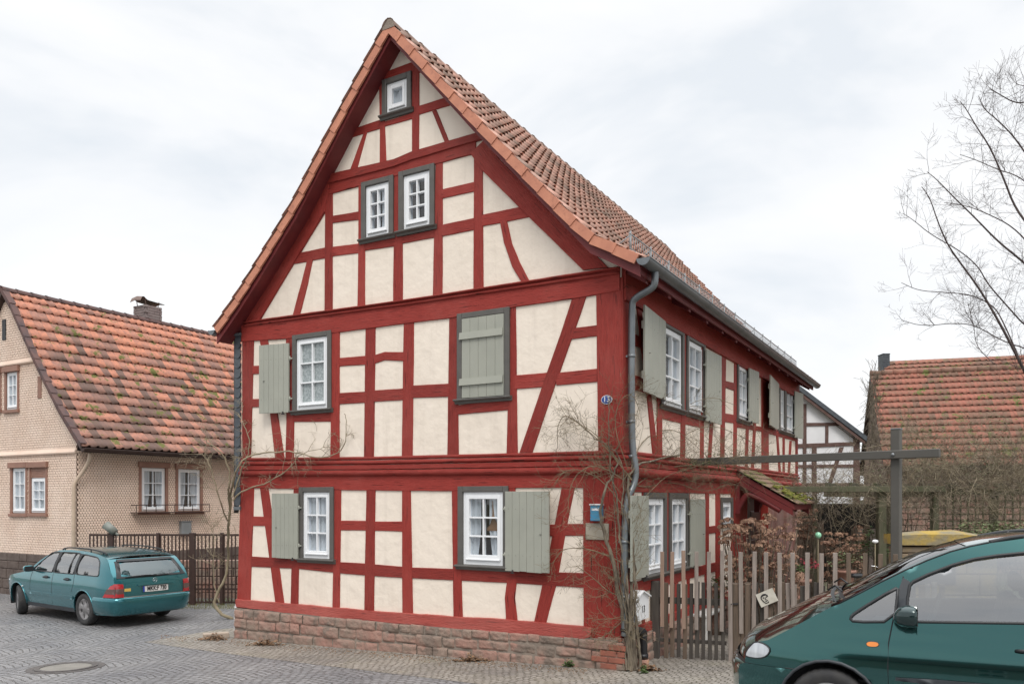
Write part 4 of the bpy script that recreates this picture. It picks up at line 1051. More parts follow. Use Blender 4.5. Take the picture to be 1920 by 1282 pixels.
# chimney with hood
def solve_o(px):
    lo, hi = -12.0, 0.0
    for _ in range(50):
        m_ = (lo + hi) / 2; p = LF.w(at_, 5, m_); x = CX + F * p.x / p.y
        if x > px: lo = m_
        else: hi = m_
    return (lo + hi) / 2
oc_ = solve_o(287); pc = LF.w(at_ + .25, 0, oc_)
ztc = EYE + (HY - 577) / F * (pc.y); 
M['chimbrick'] = mat('chimney_brick', (0.185, 0.145, 0.14), 0.8, col2=(0.24, 0.20, 0.19), vs=5, bump=.2)
mb = MB(); wch = 0.54; Rz = Matrix.Rotation(math.atan2(SD.y, SD.x), 3, 'Z'); z = az_ - 0.9; rr = random.Random(1); row = 0
mb.box((pc.x, pc.y, (z + ztc) / 2), wch - .02, wch - .02, ztc - z, Rz)
while z < ztc - 0.01:
    for s_ in (-1, 1):
        for k_ in range(3):
            off = (k_ - 1) * wch / 3 + (0.05 if row % 2 else -0.05)
            c = Vector((pc.x, pc.y, z + .04)) + Rz @ Vector((off * .9, s_ * (wch / 2 - .03), 0)); mb.box(c, wch / 3 - .012, .07, .068, Rz)
            c = Vector((pc.x, pc.y, z + .04)) + Rz @ Vector((s_ * (wch / 2 - .03), off * .9, 0)); mb.box(c, .07, wch / 3 - .012, .068, Rz)
    z += .08; row += 1
ch = mb.build('chimney', M['chimbrick'], r2)
mb = MB(); secs = []
U = Rz @ Vector((1, 0, 0)); Wd = Rz @ Vector((0, 1, 0))
for i in range(15):
    f = i / 14; u = -0.42 + 0.84 * f
    h = 0.20 + 0.085 * math.exp(-((f - 0.12) / 0.10) ** 2) - 0.03 * f + (-.08 if f < .03 else 0)
    secs.append([Vector((pc.x, pc.y, ztc + h)) + U * u + Wd * w_ + Vector((0, 0, -abs(w_) * .15)) for w_ in (-.25, 0, .25)])
mb.sweep(secs, smooth=True); mb.sweep([[p + Vector((0, 0, .012)) for p in s_] for s_ in secs], smooth=True)
for a in (-1, 1):
    for b in (-1, 1): mb.tube([Vector((pc.x, pc.y, ztc)) + U * .2 * a + Wd * .2 * b, Vector((pc.x, pc.y, ztc + .2)) + U * .24 * a + Wd * .2 * b], .012, 5)
mb.build('chimney_hood', mat('rusty_metal', (.17, .115, .095), .7), r2)
# meter box on the wall
mb = MB(); a = LS.tz(340, 978, .1); b = LS.tz(358.5, 1002, .1); pbox(mb, LS, a[0], b[0], b[1], a[1], 0.0, .12, .01); pbox(mb, LS, a[0] - .01, b[0] + .01, a[1], a[1] + .02, 0.0, .14, .004)
mb.build('meter_box', M['galv'], lh)
# ================================================================ brown picket fence between the houses
fd_ = 18.35
def fpt(px, z, dep=fd_): return Vector(((px - CX) / F * dep, dep, z))
bf = empty('brown_slat_fence', fpt(300, -0.22)); tag(bf, 'dark brown upright slat fence standing between the shingled house and the red timbered house', 'fence')
ftop = EYE + (HY - 1000) / F * fd_; fbot = EYE + (HY - 1131) / F * fd_
xs_posts = [208, 297, 361, 416]
for x in xs_posts:
    mb = MB(); p = fpt(x, (ftop + .02 - .28) / 2); mb.box(p, 0.13 if x in (208, 361) else 0.07, 0.09, ftop + .3, ch=.006); mb.build('fence_post', M['darkbrown'], bf)
for z in (ftop - 0.03, fbot + 0.55 * 0.6, fbot + .03):
    mb = MB(); a = fpt(167, z); b = fpt(447, z); mb.box((a + b) / 2 + Vector((0, .02, 0)), (b - a).length, 0.03, 0.045); mb.build('fence_rail', M['darkbrown'], bf)
x = 168.5
n_ = 0
while x < 447:
    mb = MB(); p = fpt(x, (ftop + fbot) / 2); mb.box(p, 0.032, 0.018, ftop - fbot - .01, ch=.003); mb.build('fence_slat', M['darkbrown'], bf); x += 7.0
# floodlight resting on a fence post
lm = MB(); a = at(198, 983, fd_ - .05); b = at(222, 1003, fd_ - .05); lm.tube([a, a.lerp(b, .75)], [.10, .085], 12); lm.tube([a.lerp(b, .7), b], .03, 8)
M['greygreen'] = mat('grey_green_metal', (0.20, 0.215, 0.19), 0.5)
o_ = lm.build('fence_spotlight', M['greygreen']); tag(o_, 'grey green tubular spotlight tilted up on top of the brown fence post', 'spotlight')
# yard wall behind the brown fence
yw = MB(); rr = random.Random(5)
a = Vector((-9.2, 19.6)); b = Vector((-4.0, 19.6)); z = -.3
while z < 0.62:
    x = a.x
    while x < b.x:
        w = rr.uniform(.3, .6); yw.box((x + w / 2, 19.75 + rr.uniform(-.01, .01), z + .1), w - .015, .3, .185, ch=.012); x += w
    z += .2
o_ = yw.build('low_stone_wall', M['stonered']); tag(o_, 'low red stone wall in the yard behind the brown slat fence', 'wall')
# ================================================================ CARS
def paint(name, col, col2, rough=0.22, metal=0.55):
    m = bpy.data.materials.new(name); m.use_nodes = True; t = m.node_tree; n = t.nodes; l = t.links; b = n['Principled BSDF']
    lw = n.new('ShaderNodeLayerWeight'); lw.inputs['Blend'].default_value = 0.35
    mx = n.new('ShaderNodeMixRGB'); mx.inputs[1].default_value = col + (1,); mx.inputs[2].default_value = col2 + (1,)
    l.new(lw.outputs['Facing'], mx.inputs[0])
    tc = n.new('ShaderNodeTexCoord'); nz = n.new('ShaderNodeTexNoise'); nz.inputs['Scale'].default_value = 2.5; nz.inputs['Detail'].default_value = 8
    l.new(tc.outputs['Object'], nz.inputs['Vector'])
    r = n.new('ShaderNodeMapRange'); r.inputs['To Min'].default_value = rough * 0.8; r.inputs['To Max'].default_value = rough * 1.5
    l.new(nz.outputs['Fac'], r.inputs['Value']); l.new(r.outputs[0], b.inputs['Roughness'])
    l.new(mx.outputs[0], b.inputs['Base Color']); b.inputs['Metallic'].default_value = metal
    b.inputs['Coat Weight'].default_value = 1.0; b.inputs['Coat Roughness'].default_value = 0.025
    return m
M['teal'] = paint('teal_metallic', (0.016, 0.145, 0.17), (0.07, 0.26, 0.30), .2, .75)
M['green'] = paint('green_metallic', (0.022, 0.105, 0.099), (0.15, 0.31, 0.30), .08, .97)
M['mirrorgreen'] = paint('mirror_green', (0.004, 0.022, 0.022), (0.02, 0.06, 0.06), .15, .5)
M['rubber'] = mat('rubber', (0.022, 0.022, 0.024), 0.75, col2=(0.04, 0.038, 0.036), vs=9)
M['trim'] = mat('black_trim', (0.02, 0.021, 0.023), 0.45)
M['trimgrey'] = mat('dark_grey_trim', (0.035, 0.04, 0.046), 0.5)
M['hub'] = mat('wheel_cover', (0.30, 0.29, 0.29), 0.4, metal=0.5, col2=(0.22, 0.21, 0.21))
M['carglass'] = glass_mat('car_glass', (0.62, 0.68, 0.68), 0.36)
M['rearglass'] = glass_mat('rear_glass', (0.35, 0.42, 0.42), 0.16)
M['seat'] = mat('seat_cloth', (0.03, 0.032, 0.036), 0.9)
M['chrome'] = mat('chrome', (0.7, 0.7, 0.7), 0.12, metal=1.0)
M['redlens'] = mat('red_lens', (0.42, 0.015, 0.02), 0.15, coat=1)
M['smokelens'] = mat('smoked_lens', (0.11, 0.06, 0.055), 0.15, coat=1)
M['amber'] = mat('amber_lens', (0.75, 0.22, 0.02), 0.2, coat=1)
M['lamp'] = mat('headlamp', (0.62, 0.64, 0.66), 0.1, col2=(0.45, 0.47, 0.5), vs=20, stretch=(1, 1, .2), coat=1, metal=.3)
M['platew'] = mat('plate_white', (0.72, 0.72, 0.70), 0.4)
M['plateblue'] = mat('plate_blue', (0.01, 0.05, 0.35), 0.4)
M['sticker'] = mat('yellow_sticker', (0.62, 0.42, 0.10), 0.5)
def interp(tb, x):
    if x <= tb[0][0]: return tb[0][1]
    for (a, va), (b, vb) in zip(tb, tb[1:]):
        if x <= b:
            f = (x - a) / (b - a); return va + (vb - va) * f
    return tb[-1][1]
def smooth_poly(p, it=2, closed=True, keep=None):
    for _ in range(it):
        q = []
        n = len(p)
        for i in range(n if closed else n - 1):
            a, b = Vector(p[i]), Vector(p[(i + 1) % n]); q += [a.lerp(b, .25), a.lerp(b, .75)]
        if not closed: q = [Vector(p[0])] + q[1:-1] + [Vector(p[-1])]
        p = q
    return [tuple(v) for v in p]
def rpoly(p, r=0.04, n=4):
    out_ = []; k = len(p)
    for i in range(k):
        a, b, c = Vector(p[i - 1]), Vector(p[i]), Vector(p[(i + 1) % k])
        da = (a - b); dc = (c - b); q = min(r, da.length * .45, dc.length * .45); a1 = b + da.normalized() * q; c1 = b + dc.normalized() * q
        for j in range(n + 1):
            f = j / n; out_.append(tuple(a1.lerp(b, f).lerp(b.lerp(c1, f), f)))
    return out_
def mesh_region(outline, holes, step):
    """triangulated fill of a 2D outline with inner points every step"""
    def dens(poly):
        r = []
        n = len(poly)
        for i in range(n):
            a, b = Vector(poly[i]), Vector(poly[(i + 1) % n]); k = max(1, int((b - a).length / step))
            r += [a.lerp(b, j / k) for j in range(k)]
        return r
    loops = [dens(outline)] + [dens(h) for h in holes]
    vs = []; es = []
    for lp_ in loops:
        b0 = len(vs); n = len(lp_); vs += lp_; es += [(b0 + i, b0 + (i + 1) % n) for i in range(n)]
    xs = [v[0] for v in outline]; zs = [v[1] for v in outline]
    x = min(xs) + step / 2; k = 0
    L0 = [tuple(v) for v in loops[0]]; LH = [[tuple(v) for v in h] for h in loops[1:]]
    def near(p):
        for v in vs[:len(vs0)]:
            if abs(v[0] - p[0]) < step * .5 and abs(v[1] - p[1]) < step * .5: return True
        return False
    vs0 = list(vs)
    while x < max(xs):
        z = min(zs) + (step / 2 if k % 2 else step)
        while z < max(zs):
            p = (x, z)
            if in_poly(p, L0) and not any(in_poly(p, h) for h in LH) and not near(p): vs.append(Vector(p))
            z += step
        x += step; k += 1
    V2, E2, F2 = delaunay_2d_cdt([Vector((v[0], v[1])) for v in vs], es, [], 0, 1e-5)[:3]
    keep = []
    for f in F2:
        c = sum((V2[i] for i in f), Vector((0, 0))) / len(f)
        if in_poly(tuple(c), L0) and not any(in_poly(tuple(c), h) for h in LH): keep.append(list(f))
    return V2, keep
class Car:
    def __init__(s, root, S, step=0.05): s.root = root; s.S = S; s.step = step
    def P(s, x, z, side=-1, off=0.0):
        y = s.S(x, z) + off; return Vector((x, side * y, z))
    def side(s, outline, holes, name, m, off=0.0, step=None, sides=(-1, 1), parent=None, back=0.0):
        v2, fs = mesh_region(outline, holes, step or s.step)
        for sd in sides:
            mb = MB(); mb.add([s.P(v.x, v.y, sd, off) for v in v2], [f if sd < 0 else f[::-1] for f in fs], smooth=True)
            if back:   # rim thickness
                for lp_ in [outline] + list(holes):
                    n = len(lp_)
                    for i in range(n):
                        a, b = lp_[i], lp_[(i + 1) % n]
                        mb.add([s.P(a[0], a[1], sd, off), s.P(b[0], b[1], sd, off), s.P(b[0], b[1], sd, off - back), s.P(a[0], a[1], sd, off - back)], [(0, 1, 2, 3)])
            o = mb.build(name, M[m], parent or s.root, local=True, fix=False)
        return o
    def loft(s, chain, name, m, crown=0.03, bow=0.0, ny=14, off=0.0, inset=0.0, parent=None, edge_round=0.0):
        """chain: (x,z[,crown,bow]) points; surface spans the car; bow pushes the middle in x"""
        mb = MB(); secs = []
        for c in chain:
            x, z = c[0], c[1]; cr = c[2] if len(c) > 2 else crown; bw = c[3] if len(c) > 3 else bow
            w = s.S(x, z) - inset; sec = []
            for j in range(ny + 1):
                f = -1 + 2 * j / ny; f = math.copysign(1 - (1 - abs(f)) ** 1.35, f) ; k = 1 - abs(f) ** 2.6
                sec.append(Vector((x + bw * k, w * f, z + cr * k + off)))
            secs.append(sec)
        mb.sweep(secs, smooth=True)
        return mb.build(name, M[m], parent or s.root, local=True, fix=False)
def wheel(root, x, y, r, w, steer=0.0, cover=True, side=-1, holes=6):
    e = bpy.data.objects.new('wheel', None); COL.objects.link(e); e.parent = root; e.location = (x, y, r); e.rotation_euler = (0, 0, steer)
    mb = MB(); prof = [(r * .66, -w * .42), (r * .80, -w * .5), (r * .93, -w * .47), (r * .985, -w * .36), (r, -w * .18), (r, w * .18), (r * .985, w * .36), (r * .93, w * .47), (r * .8, w * .5), (r * .66, w * .42)]
    n = 72; secs = []
    for i in range(n):
        a = 2 * math.pi * i / n; tr = 0.004 if i % 2 else 0.0
        secs.append([Vector(((q - (tr if q > r * .95 else 0)) * math.cos(a), yy, (q - (tr if q > r * .95 else 0)) * math.sin(a))) for q, yy in prof])
    secs.append(secs[0]); mb.sweep(secs, smooth=True); mb.build('tyre', M['rubber'], e, local=True)
    # wheel cover with slots
    mb = MB(); s_ = side
    rp_ = [(0.0, .40), (r * .12, .41), (r * .2, .36), (r * .34, .30), (r * .42, .34), (r * .58, .36), (r * .64, .42), (r * .68, .34)]
    n = 48; secs = []
    for i in range(n + 1):
        a = 2 * math.pi * i / n; sl = (math.sin(a * holes) > 0.35)
        secs.append([Vector((q * math.cos(a), s_ * w * (h - (0.22 if (sl and r * .36 < q < r * .6) else 0)), q * math.sin(a))) for q, h in rp_])
    mb.sweep(secs, smooth=True); mb.build('wheel_cover', M['hub'], e, local=True)
    mb = MB(); mb.tube([Vector((0, -s_ * w * .3, 0)), Vector((0, s_ * w * .22, 0))], r * .66, 24); mb.build('rim', M['trim'], e, local=True)
    return e
def patch(fn, pts, name, m, parent, off=0.004, thick=0.0, step=0.06):
    """2D outline mapped through fn(u,v,off)"""
    v2, fs = mesh_region(pts, [], step); mb = MB(); mb.add([fn(v.x, v.y, off) for v in v2], fs, smooth=True)
    n = len(pts)
    for i in range(n):
        a, b = pts[i], pts[(i + 1) % n]; mb.add([fn(*a, off), fn(*b, off), fn(*b, off - 0.012), fn(*a, off - 0.012)], [(0, 1, 2, 3)])
    return mb.build(name, M[m], parent, local=True)
def rring(fn, pts, w, name, m, parent, off=0.004, closed=True):
    mb = MB(); P3 = [fn(*p, off) for p in pts]
    if closed: P3.append(P3[0])
    mb.tube(P3, w, 6, cap=False); return mb.build(name, M[m], parent, local=True)
def arch(cx, cz, r, z0, n=14):
    a0 = math.asin((z0 - cz) / r); return [(cx + r * math.cos(math.pi - a0 - (math.pi - 2 * a0) * i / n), cz + r * math.sin(math.pi - a0 - (math.pi - 2 * a0) * i / n)) for i in range(n + 1)]
# ---------------------------------------------------------------- teal estate car on the left
rear_l = ong(163, 1171); hd = (ong(34, 1149) - rear_l); hd.z = 0; hd.normalize()
est = empty('parked_estate_car', (0, 0, 0)); tag(est, 'teal metallic estate car with roof rails parked before the shingled house', 'car')
WB = 2.69; XF, XR = 0.80, 3.49; HWD = 0.86
est.rotation_euler = (0, 0, math.atan2(-hd.y, -hd.x))
Xd = -hd; Yd = Vector((-Xd.y, Xd.x, 0))
est.location = rear_l - Xd * XR + Yd * (HWD - 0.08); est.location.z = rear_l.z
def S1(x, z):
    w = 0.86
    if x < 0.75: w -= 0.20 * ((0.75 - x) / 0.75) ** 2.2
    if x > 3.9: w -= 0.10 * ((x - 3.9) / 0.6) ** 2
    if z < 0.62: w -= 0.05 * ((0.62 - z) / 0.4) ** 2
    elif z < 0.93: w -= 0.035 * ((z - 0.62) / 0.31) ** 2
    else: w -= 0.035 + 0.10 * (z - 0.93) + 0.78 * (z - 0.93) ** 2 * 0.9
    return w
C1 = Car(est, S1, 0.055)
topc = [(0.14, .70), (0.22, .76), (0.5, .82), (0.85, .875), (1.15, .925), (1.28, .96), (1.60, 1.16), (1.92, 1.335), (2.15, 1.385), (2.6, 1.405), (3.2, 1.395), (3.7, 1.355), (4.0, 1.305), (4.12, 1.25), (4.30, 1.06), (4.40, .93), (4.455, .80), (4.465, .60)]
outline = [(0.03, .60), (0.06, .66)] + topc + [(4.46, .56), (4.44, .30), (4.2, .24), (3.89, .23)] + [p for p in reversed(arch(XR, .31, .365, .24))] + [(2.9, .22), (1.4, .22)] + [p for p in reversed(arch(XF, .31, .365, .24))] + [(0.40, .23), (0.1, .26), (0.02, .32), (0.0, .45)]
w_f = rpoly([(1.38, .955), (1.93, 1.33), (2.24, 1.352), (2.235, .955)])
w_r = rpoly([(2.32, .955), (2.33, 1.352), (2.85, 1.358), (3.04, 1.35), (3.06, .96)], .03)
w_q = rpoly([(3.13, .962), (3.13, 1.345), (3.72, 1.305), (3.90, 1.22), (4.01, .965)], .09)
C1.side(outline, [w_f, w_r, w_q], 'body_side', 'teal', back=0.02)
for wv in (w_f, w_r, w_q):
    for sd in (-1, 1):
        fn = lambda x, z, o, sd=sd: C1.P(x, z, sd, o)
        g = patch(fn, wv, 'side_window', 'carglass', est, -0.012); rring(fn, wv, 0.012, 'window_seal', 'trim', g, 0.0)
for xx in ((2.235, 2.325, 1.36), (3.055, 3.135, 1.35)):
    for sd in (-1, 1): patch(lambda x, z, o, sd=sd: C1.P(x, z, sd, o), [(xx[0], .955), (xx[1], .955), (xx[1], xx[2]), (xx[0], xx[2])], 'pillar_trim', 'trim', est, 0.003)
for sd in (-1, 1):
    mb = MB(); mb.tube([C1.P(2.86, z, sd, 0.0) for z in (.96, 1.1, 1.355)], .014, 5); mb.build('window_divider', M['trim'], est, local=True)
C1.loft([(0.14, .70, .0, -.10), (.22, .76, .015, -.10), (.5, .82, .03, -.05), (.85, .875, .035, 0), (1.15, .925, .03, 0), (1.27, .955, .03, -.03)], 'bonnet', 'teal')
C1.loft([(1.28, .96, .03, -.10), (1.60, 1.16, .03, -.12), (1.92, 1.335, .03, -.10)], 'windscreen', 'carglass', inset=.03)
C1.loft([(1.92, 1.335, .03, -.10), (2.0, 1.36, .035, -.04), (2.15, 1.385, .04, 0), (2.6, 1.405, .045), (3.2, 1.395, .045), (3.7, 1.355, .05), (4.0, 1.305, .05, .01), (4.07, 1.28, .05, .03)], 'roof_panel', 'teal')
C1.loft([(0.0, .45, 0, -.12), (.03, .60, 0, -.12), (.06, .66, 0, -.12), (.14, .70, 0, -.10)], 'front_panel', 'teal')
# rear: tailgate as a mapped surface (y,z)
rc = [(z, x) for x, z in reversed([(4.07, 1.28), (4.12, 1.25), (4.30, 1.06), (4.40, .93), (4.455, .80), (4.465, .60), (4.46, .56), (4.44, .30)])]
def RE(y, z, off=0.0):
    x = interp(rc, z); w = S1(x, z); f = min(abs(y) / w, 1); k = 1 - f ** 2.6
    return Vector((x + 0.07 * k + off, y, z + 0.0))
def rear_patch(pts, name, m, off, par=est): return patch(lambda y, z, o: RE(y, z, o), pts, name, m, par, off, step=.07)
tg = rear_patch([(-S1(4.45, .6), .56), (S1(4.45, .6), .56), (S1(4.46, .8), .8), (S1(4.40, .93), .93), (S1(4.3, 1.06), 1.06), (S1(4.12, 1.25), 1.25), (S1(4.07, 1.28), 1.28), (-S1(4.07, 1.28), 1.28), (-S1(4.12, 1.25), 1.25), (-S1(4.3, 1.06), 1.06), (-S1(4.40, .93), .93), (-S1(4.46, .8), .8)], 'tailgate', 'teal', -0.001)
gw = rear_patch(smooth_poly([(-.70, .955), (.70, .955), (.60, 1.245), (-.60, 1.245)], 1), 'rear_window', 'rearglass', 0.006, tg)
rear_patch([(-.705, .935), (.705, .935), (.70, .965), (-.70, .965)], 'window_seal', 'trim', 0.008, tg)
rear_patch([(-.57, 1.235), (.57, 1.235), (.56, 1.275), (-.56, 1.275)], 'spoiler_lip', 'trim', 0.03, tg)
for s_ in (-1, 1): rear_patch([(s_ * .70, .95), (s_ * .62, .955), (s_ * .53, 1.24), (s_ * .61, 1.24)][::s_], 'rear_window_edge', 'trim', 0.009, tg)
mb = MB(); mb.tube([RE(.02, .955, .03), RE(-.18, .968, .03), RE(-.55, .955, .03)], .011, 5); mb.box(RE(.02, .955, .02), .03, .05, .03); mb.build('wiper', M['trim'], tg, local=True)
mb = MB(); mb.sweep([[RE(y, .80, .004), RE(y, .815, .035), RE(y, .79, .04), RE(y, .785, .004)] for y in (-.36, 0, .36)], cap=True, closed=True); mb.build('plate_hood', M['teal'], tg, local=True)
pp = rear_patch([(-.26, .655), (.26, .655), (.26, .765), (-.26, .765)], 'number_plate', 'platew', 0.014, est)
rear_patch([(-.26, .655), (-.225, .655), (-.225, .765), (-.26, .765)], 'plate_band', 'plateblue', 0.016, pp)
mb = MB(); ring_ = [RE(a * .262, .71 + b * .057, .015) for a, b in ((-1, -1), (1, -1), (1, 1), (-1, 1), (-1, -1))]; mb.tube(ring_, .004, 4); mb.build('plate_frame', M['trim'], pp, local=True)
def text_local(txt, size, m, parent, orig, xd, yd, sx=1.0):
    cu = bpy.data.curves.new('t', 'FONT'); cu.body = txt; cu.size = size; cu.extrude = .001; cu.offset = .003; cu.align_x = 'CENTER'; cu.align_y = 'CENTER'
    o = bpy.data.objects.new('t', cu); COL.objects.link(o); bpy.context.view_layer.update()
    me = o.evaluated_get(bpy.context.evaluated_depsgraph_get()).to_mesh(); mb = MB(); nd = xd.cross(yd)
    mb.add([orig + xd * v.co.x * sx + yd * v.co.y + nd * v.co.z for v in me.vertices], [list(p.vertices) for p in me.polygons])
    bpy.data.objects.remove(o); return mb.build('lettering', M[m], parent, local=True)
text_local('MKK:F 730', .118, 'black', pp, RE(0.02, .71, .0185), Vector((0, 1, 0)), Vector((0, 0, 1)), sx=.74)
# star emblem
mb = MB(); c = RE(0, .865, .018)
mb.tube([c + Vector((0, .043 * math.cos(a), .043 * math.sin(a))) for a in [2 * math.pi * i / 20 for i in range(21)]], .004, 5, cap=False)
for k_ in range(3):
    a = math.pi / 2 + k_ * 2 * math.pi / 3; d_ = Vector((0, math.cos(a), math.sin(a))); e_ = Vector((0, -math.sin(a), math.cos(a)))
    mb.add([c + d_ * .042, c + e_ * .007, c - e_ * .007, c + Vector((.005, 0, 0))], [(0, 1, 3), (0, 3, 2)])
mb.build('star_emblem', M['chrome'], tg, local=True)
rear_patch([(-.60, .69), (-.485, .69), (-.485, .745), (-.60, .745)], 'sticker', 'sticker', 0.006, tg)
rear_patch([(-.62, .575), (.66, .575), (.66, .592), (-.62, .592)], 'trim_strip', 'chrome', 0.006, tg)
# tail lamps wrap around the corner
for sd in (-1, 1):
    def TL(u, v, off, sd=sd):   # u<0 on the side, u>0 on the rear
        if u <= 0:
            x = 4.46 + u; return C1.P(min(x, interp(rc, v)), v, sd, off)
        p = RE(sd * (S1(interp(rc, v), v) - u), v, off); return p
    full = [(-.28, .585), (0, .585), (.16, .585), (.145, .83), (0, .84), (-.10, .80)]
    tl = patch(TL, full, 'tail_lamp', 'redlens', est, 0.010, step=.04)
    patch(TL, [(-.235, .65), (0, .65), (.155, .65), (.15, .745), (0, .745), (-.165, .745)], 'smoked_band', 'smokelens', tl, 0.013, step=.04)
# rear bumper
mb = MB(); secs = []
path = [(3.90, None)] + [(x, None) for x in (4.05, 4.2, 4.35)] 
def bump_ring(u):   # u in -1..1 around the rear
    pts_ = []
    for z, o in ((.235, -.03), (.26, .012), (.40, .035), (.50, .045), (.555, .035), (.575, .0)):
        if abs(u) > 0.55:
            f = (abs(u) - 0.55) / 0.45; x = 4.38 - f * 0.50
            w = S1(x, z) + o * .75; pts_.append(Vector((x, math.copysign(w, u), z)))
        else:
            f = abs(u) / 0.55; y = f * (S1(4.44, z)) * 1.0
            rr_ = max(0, (f - .86) / .14); x = interp(rc, z) + 0.075 * (1 - f ** 2.6) + o - 0.05 * rr_ ** 2
            yy = min(y, S1(4.44, z)) + o * rr_ * .75
            pts_.append(Vector((x, math.copysign(yy, u), z)))
    return pts_
for i in range(61): secs.append(bump_ring(-1 + 2 * i / 60))
mb.sweep(secs, smooth=True); mb.build('rear_bumper', M['teal'], est, local=True)
# side rub strip / shut lines / handles / mirrors
for sd in (-1, 1):
    fn = lambda x, z, o, sd=sd: C1.P(x, z, sd, o)
    patch(fn, [(1.17, .475), (3.12, .475), (3.12, .535), (1.17, .535)], 'side_moulding', 'teal', est, 0.016)
    patch(fn, [(1.20, .22), (3.10, .22), (3.10, .30), (1.20, .30)], 'sill_trim', 'trimgrey', est, 0.006)
    for seq in ([(1.42, .95), (1.36, .75), (1.38, .32)], [(2.28, .95), (2.27, .7), (2.27, .32)], [(3.10, .95), (3.12, .78), (3.05, .62)]):
        mb = MB(); mb.tube([fn(x, z, -0.001) for x, z in smooth_poly(seq, 2, False)], .005, 4); mb.build('door_gap', M['black'], est, local=True)
    for x in (2.02, 2.86):
        mb = MB(); mb.tube([fn(x - .09, .845, .012), fn(x - .05, .85, .032), fn(x + .06, .85, .032), fn(x + .09, .848, .012)], [.016, .02, .02, .016], 8); h_ = mb.build('door_handle', M['trim'], est, local=True)
        patch(fn, smooth_poly([(x - .1, .82), (x + .1, .82), (x + .1, .88), (x - .1, .88)], 2), 'handle_cup', 'trimgrey', h_, 0.003)
    mb = MB(); c = C1.P(1.46, 1.0, sd, .12); secs = []
    for i, (dx, sc_) in enumerate(((-.07, .35), (-.055, .75), (-.02, .95), (.03, 1.0), (.045, .97))):
        secs.append([c + Vector((dx, (.10 * sc_) * math.copysign(abs(math.cos(a)) ** .6, math.cos(a)), (.065 * sc_) * math.copysign(abs(math.sin(a)) ** .6, math.sin(a)))) for a in [2 * math.pi * k / 16 for k in range(16)]])
    mb.sweep(secs, closed=True, cap=True, smooth=True); mb.tube([C1.P(1.45, .965, sd, -.01), c + Vector((0, -sd * .05, -.03))], .025, 6); mi_ = mb.build('wing_mirror', M['teal'], est, local=True)
    mb = MB(); mb.box(c + Vector((.047, 0, 0)), .004, .17, .10); mb.build('mirror_glass', M['trim'], mi_, local=True)
    mb = MB(); a_ = [fn(x, z, -.045) + Vector((0, 0, 0)) for x, z in ((2.2, 1.40), (2.3, 1.435), (2.6, 1.45), (3.3, 1.445), (3.75, 1.405), (3.9, 1.36))]
    for p in a_: p.y = sd * .60; 
    mb.tube(smooth_path(a_, it=2), .014, 8)
    for i_ in (1, 3, 4): mb.tube([a_[i_], a_[i_] - Vector((0, 0, .06))], .012, 6)
    mb.build('roof_rail', M['trim'], est, local=True)
    patch(fn, smooth_poly([(1.02, .60), (1.07, .60), (1.07, .625), (1.02, .625)], 1), 'side_indicator', 'platew', est, .01)
    patch(lambda x, z, o, sd=sd: C1.P(x, z, sd, o), smooth_poly([(0.04, .58), (.26, .60), (.30, .72), (.10, .70)], 1), 'headlight', 'lamp', est, .008)
    for ax in (XF, XR):   # arch lips
        mb = MB(); mb.tube([fn(x, z, 0.004) for x, z in arch(ax, .31, .367, .26)], .012, 6); mb.build('arch_lip', M['teal'], est, local=True)
for ax, st in ((XF, R_(-18)), (XR, 0)):
    for sd in (-1, 1): wheel(est, ax, sd * .76, .308, .185, st, side=sd)
# dark underbody, inner arches and cabin
mb = MB(); mb.box((2.25, 0, .31), 3.9, 1.36, .14); mb.box((4.1, 0, .27), .5, 1.2, .12); mb.build('underbody', M['trim'], est, local=True)
for ax in (XF, XR):
    mb = MB(); ar = arch(ax, .31, .368, .20)
    mb.sweep([[Vector((x, y, z)) for y in (-.83, -.5)] for x, z in ar], smooth=True); mb.sweep([[Vector((x, y, z)) for y in (.5, .83)] for x, z in ar], smooth=True)
    mb.build('wheel_housing', M['trim'], est, local=True)
def seat(parent, x, y, zf=.30, s=1.0):
    mb = MB(); mb.box((x, y, zf + .18), .5 * s, .5 * s, .16, ch=.05); mb.box((x + .27 * s, y, zf + .48), .14, .48 * s, .56, Matrix.Rotation(R_(-14), 3, 'Y') if False else Matrix.Rotation(R_(14), 3, 'Y'), ch=.05); mb.box((x + .36 * s, y, zf + .86), .09, .26, .16, ch=.03)
    return mb.build('seat', M['seat'], parent, local=True)
for x, y in ((1.95, -.36), (1.95, .36), (2.80, -.36), (2.80, .36)): seat(est, x, y)
mb = MB(); mb.box((2.7, 0, .52), 3.0, 1.5, .02); mb.box((1.35, 0, .86), .35, 1.35, .14, ch=.04); mb.tube([Vector((1.62 + .03 * math.sin(a), -.36 + .18 * math.cos(a), .93 + .18 * math.sin(a))) for a in [2 * math.pi * i / 20 for i in range(21)]], .012, 5); mb.build('dashboard', M['seat'], est, local=True)
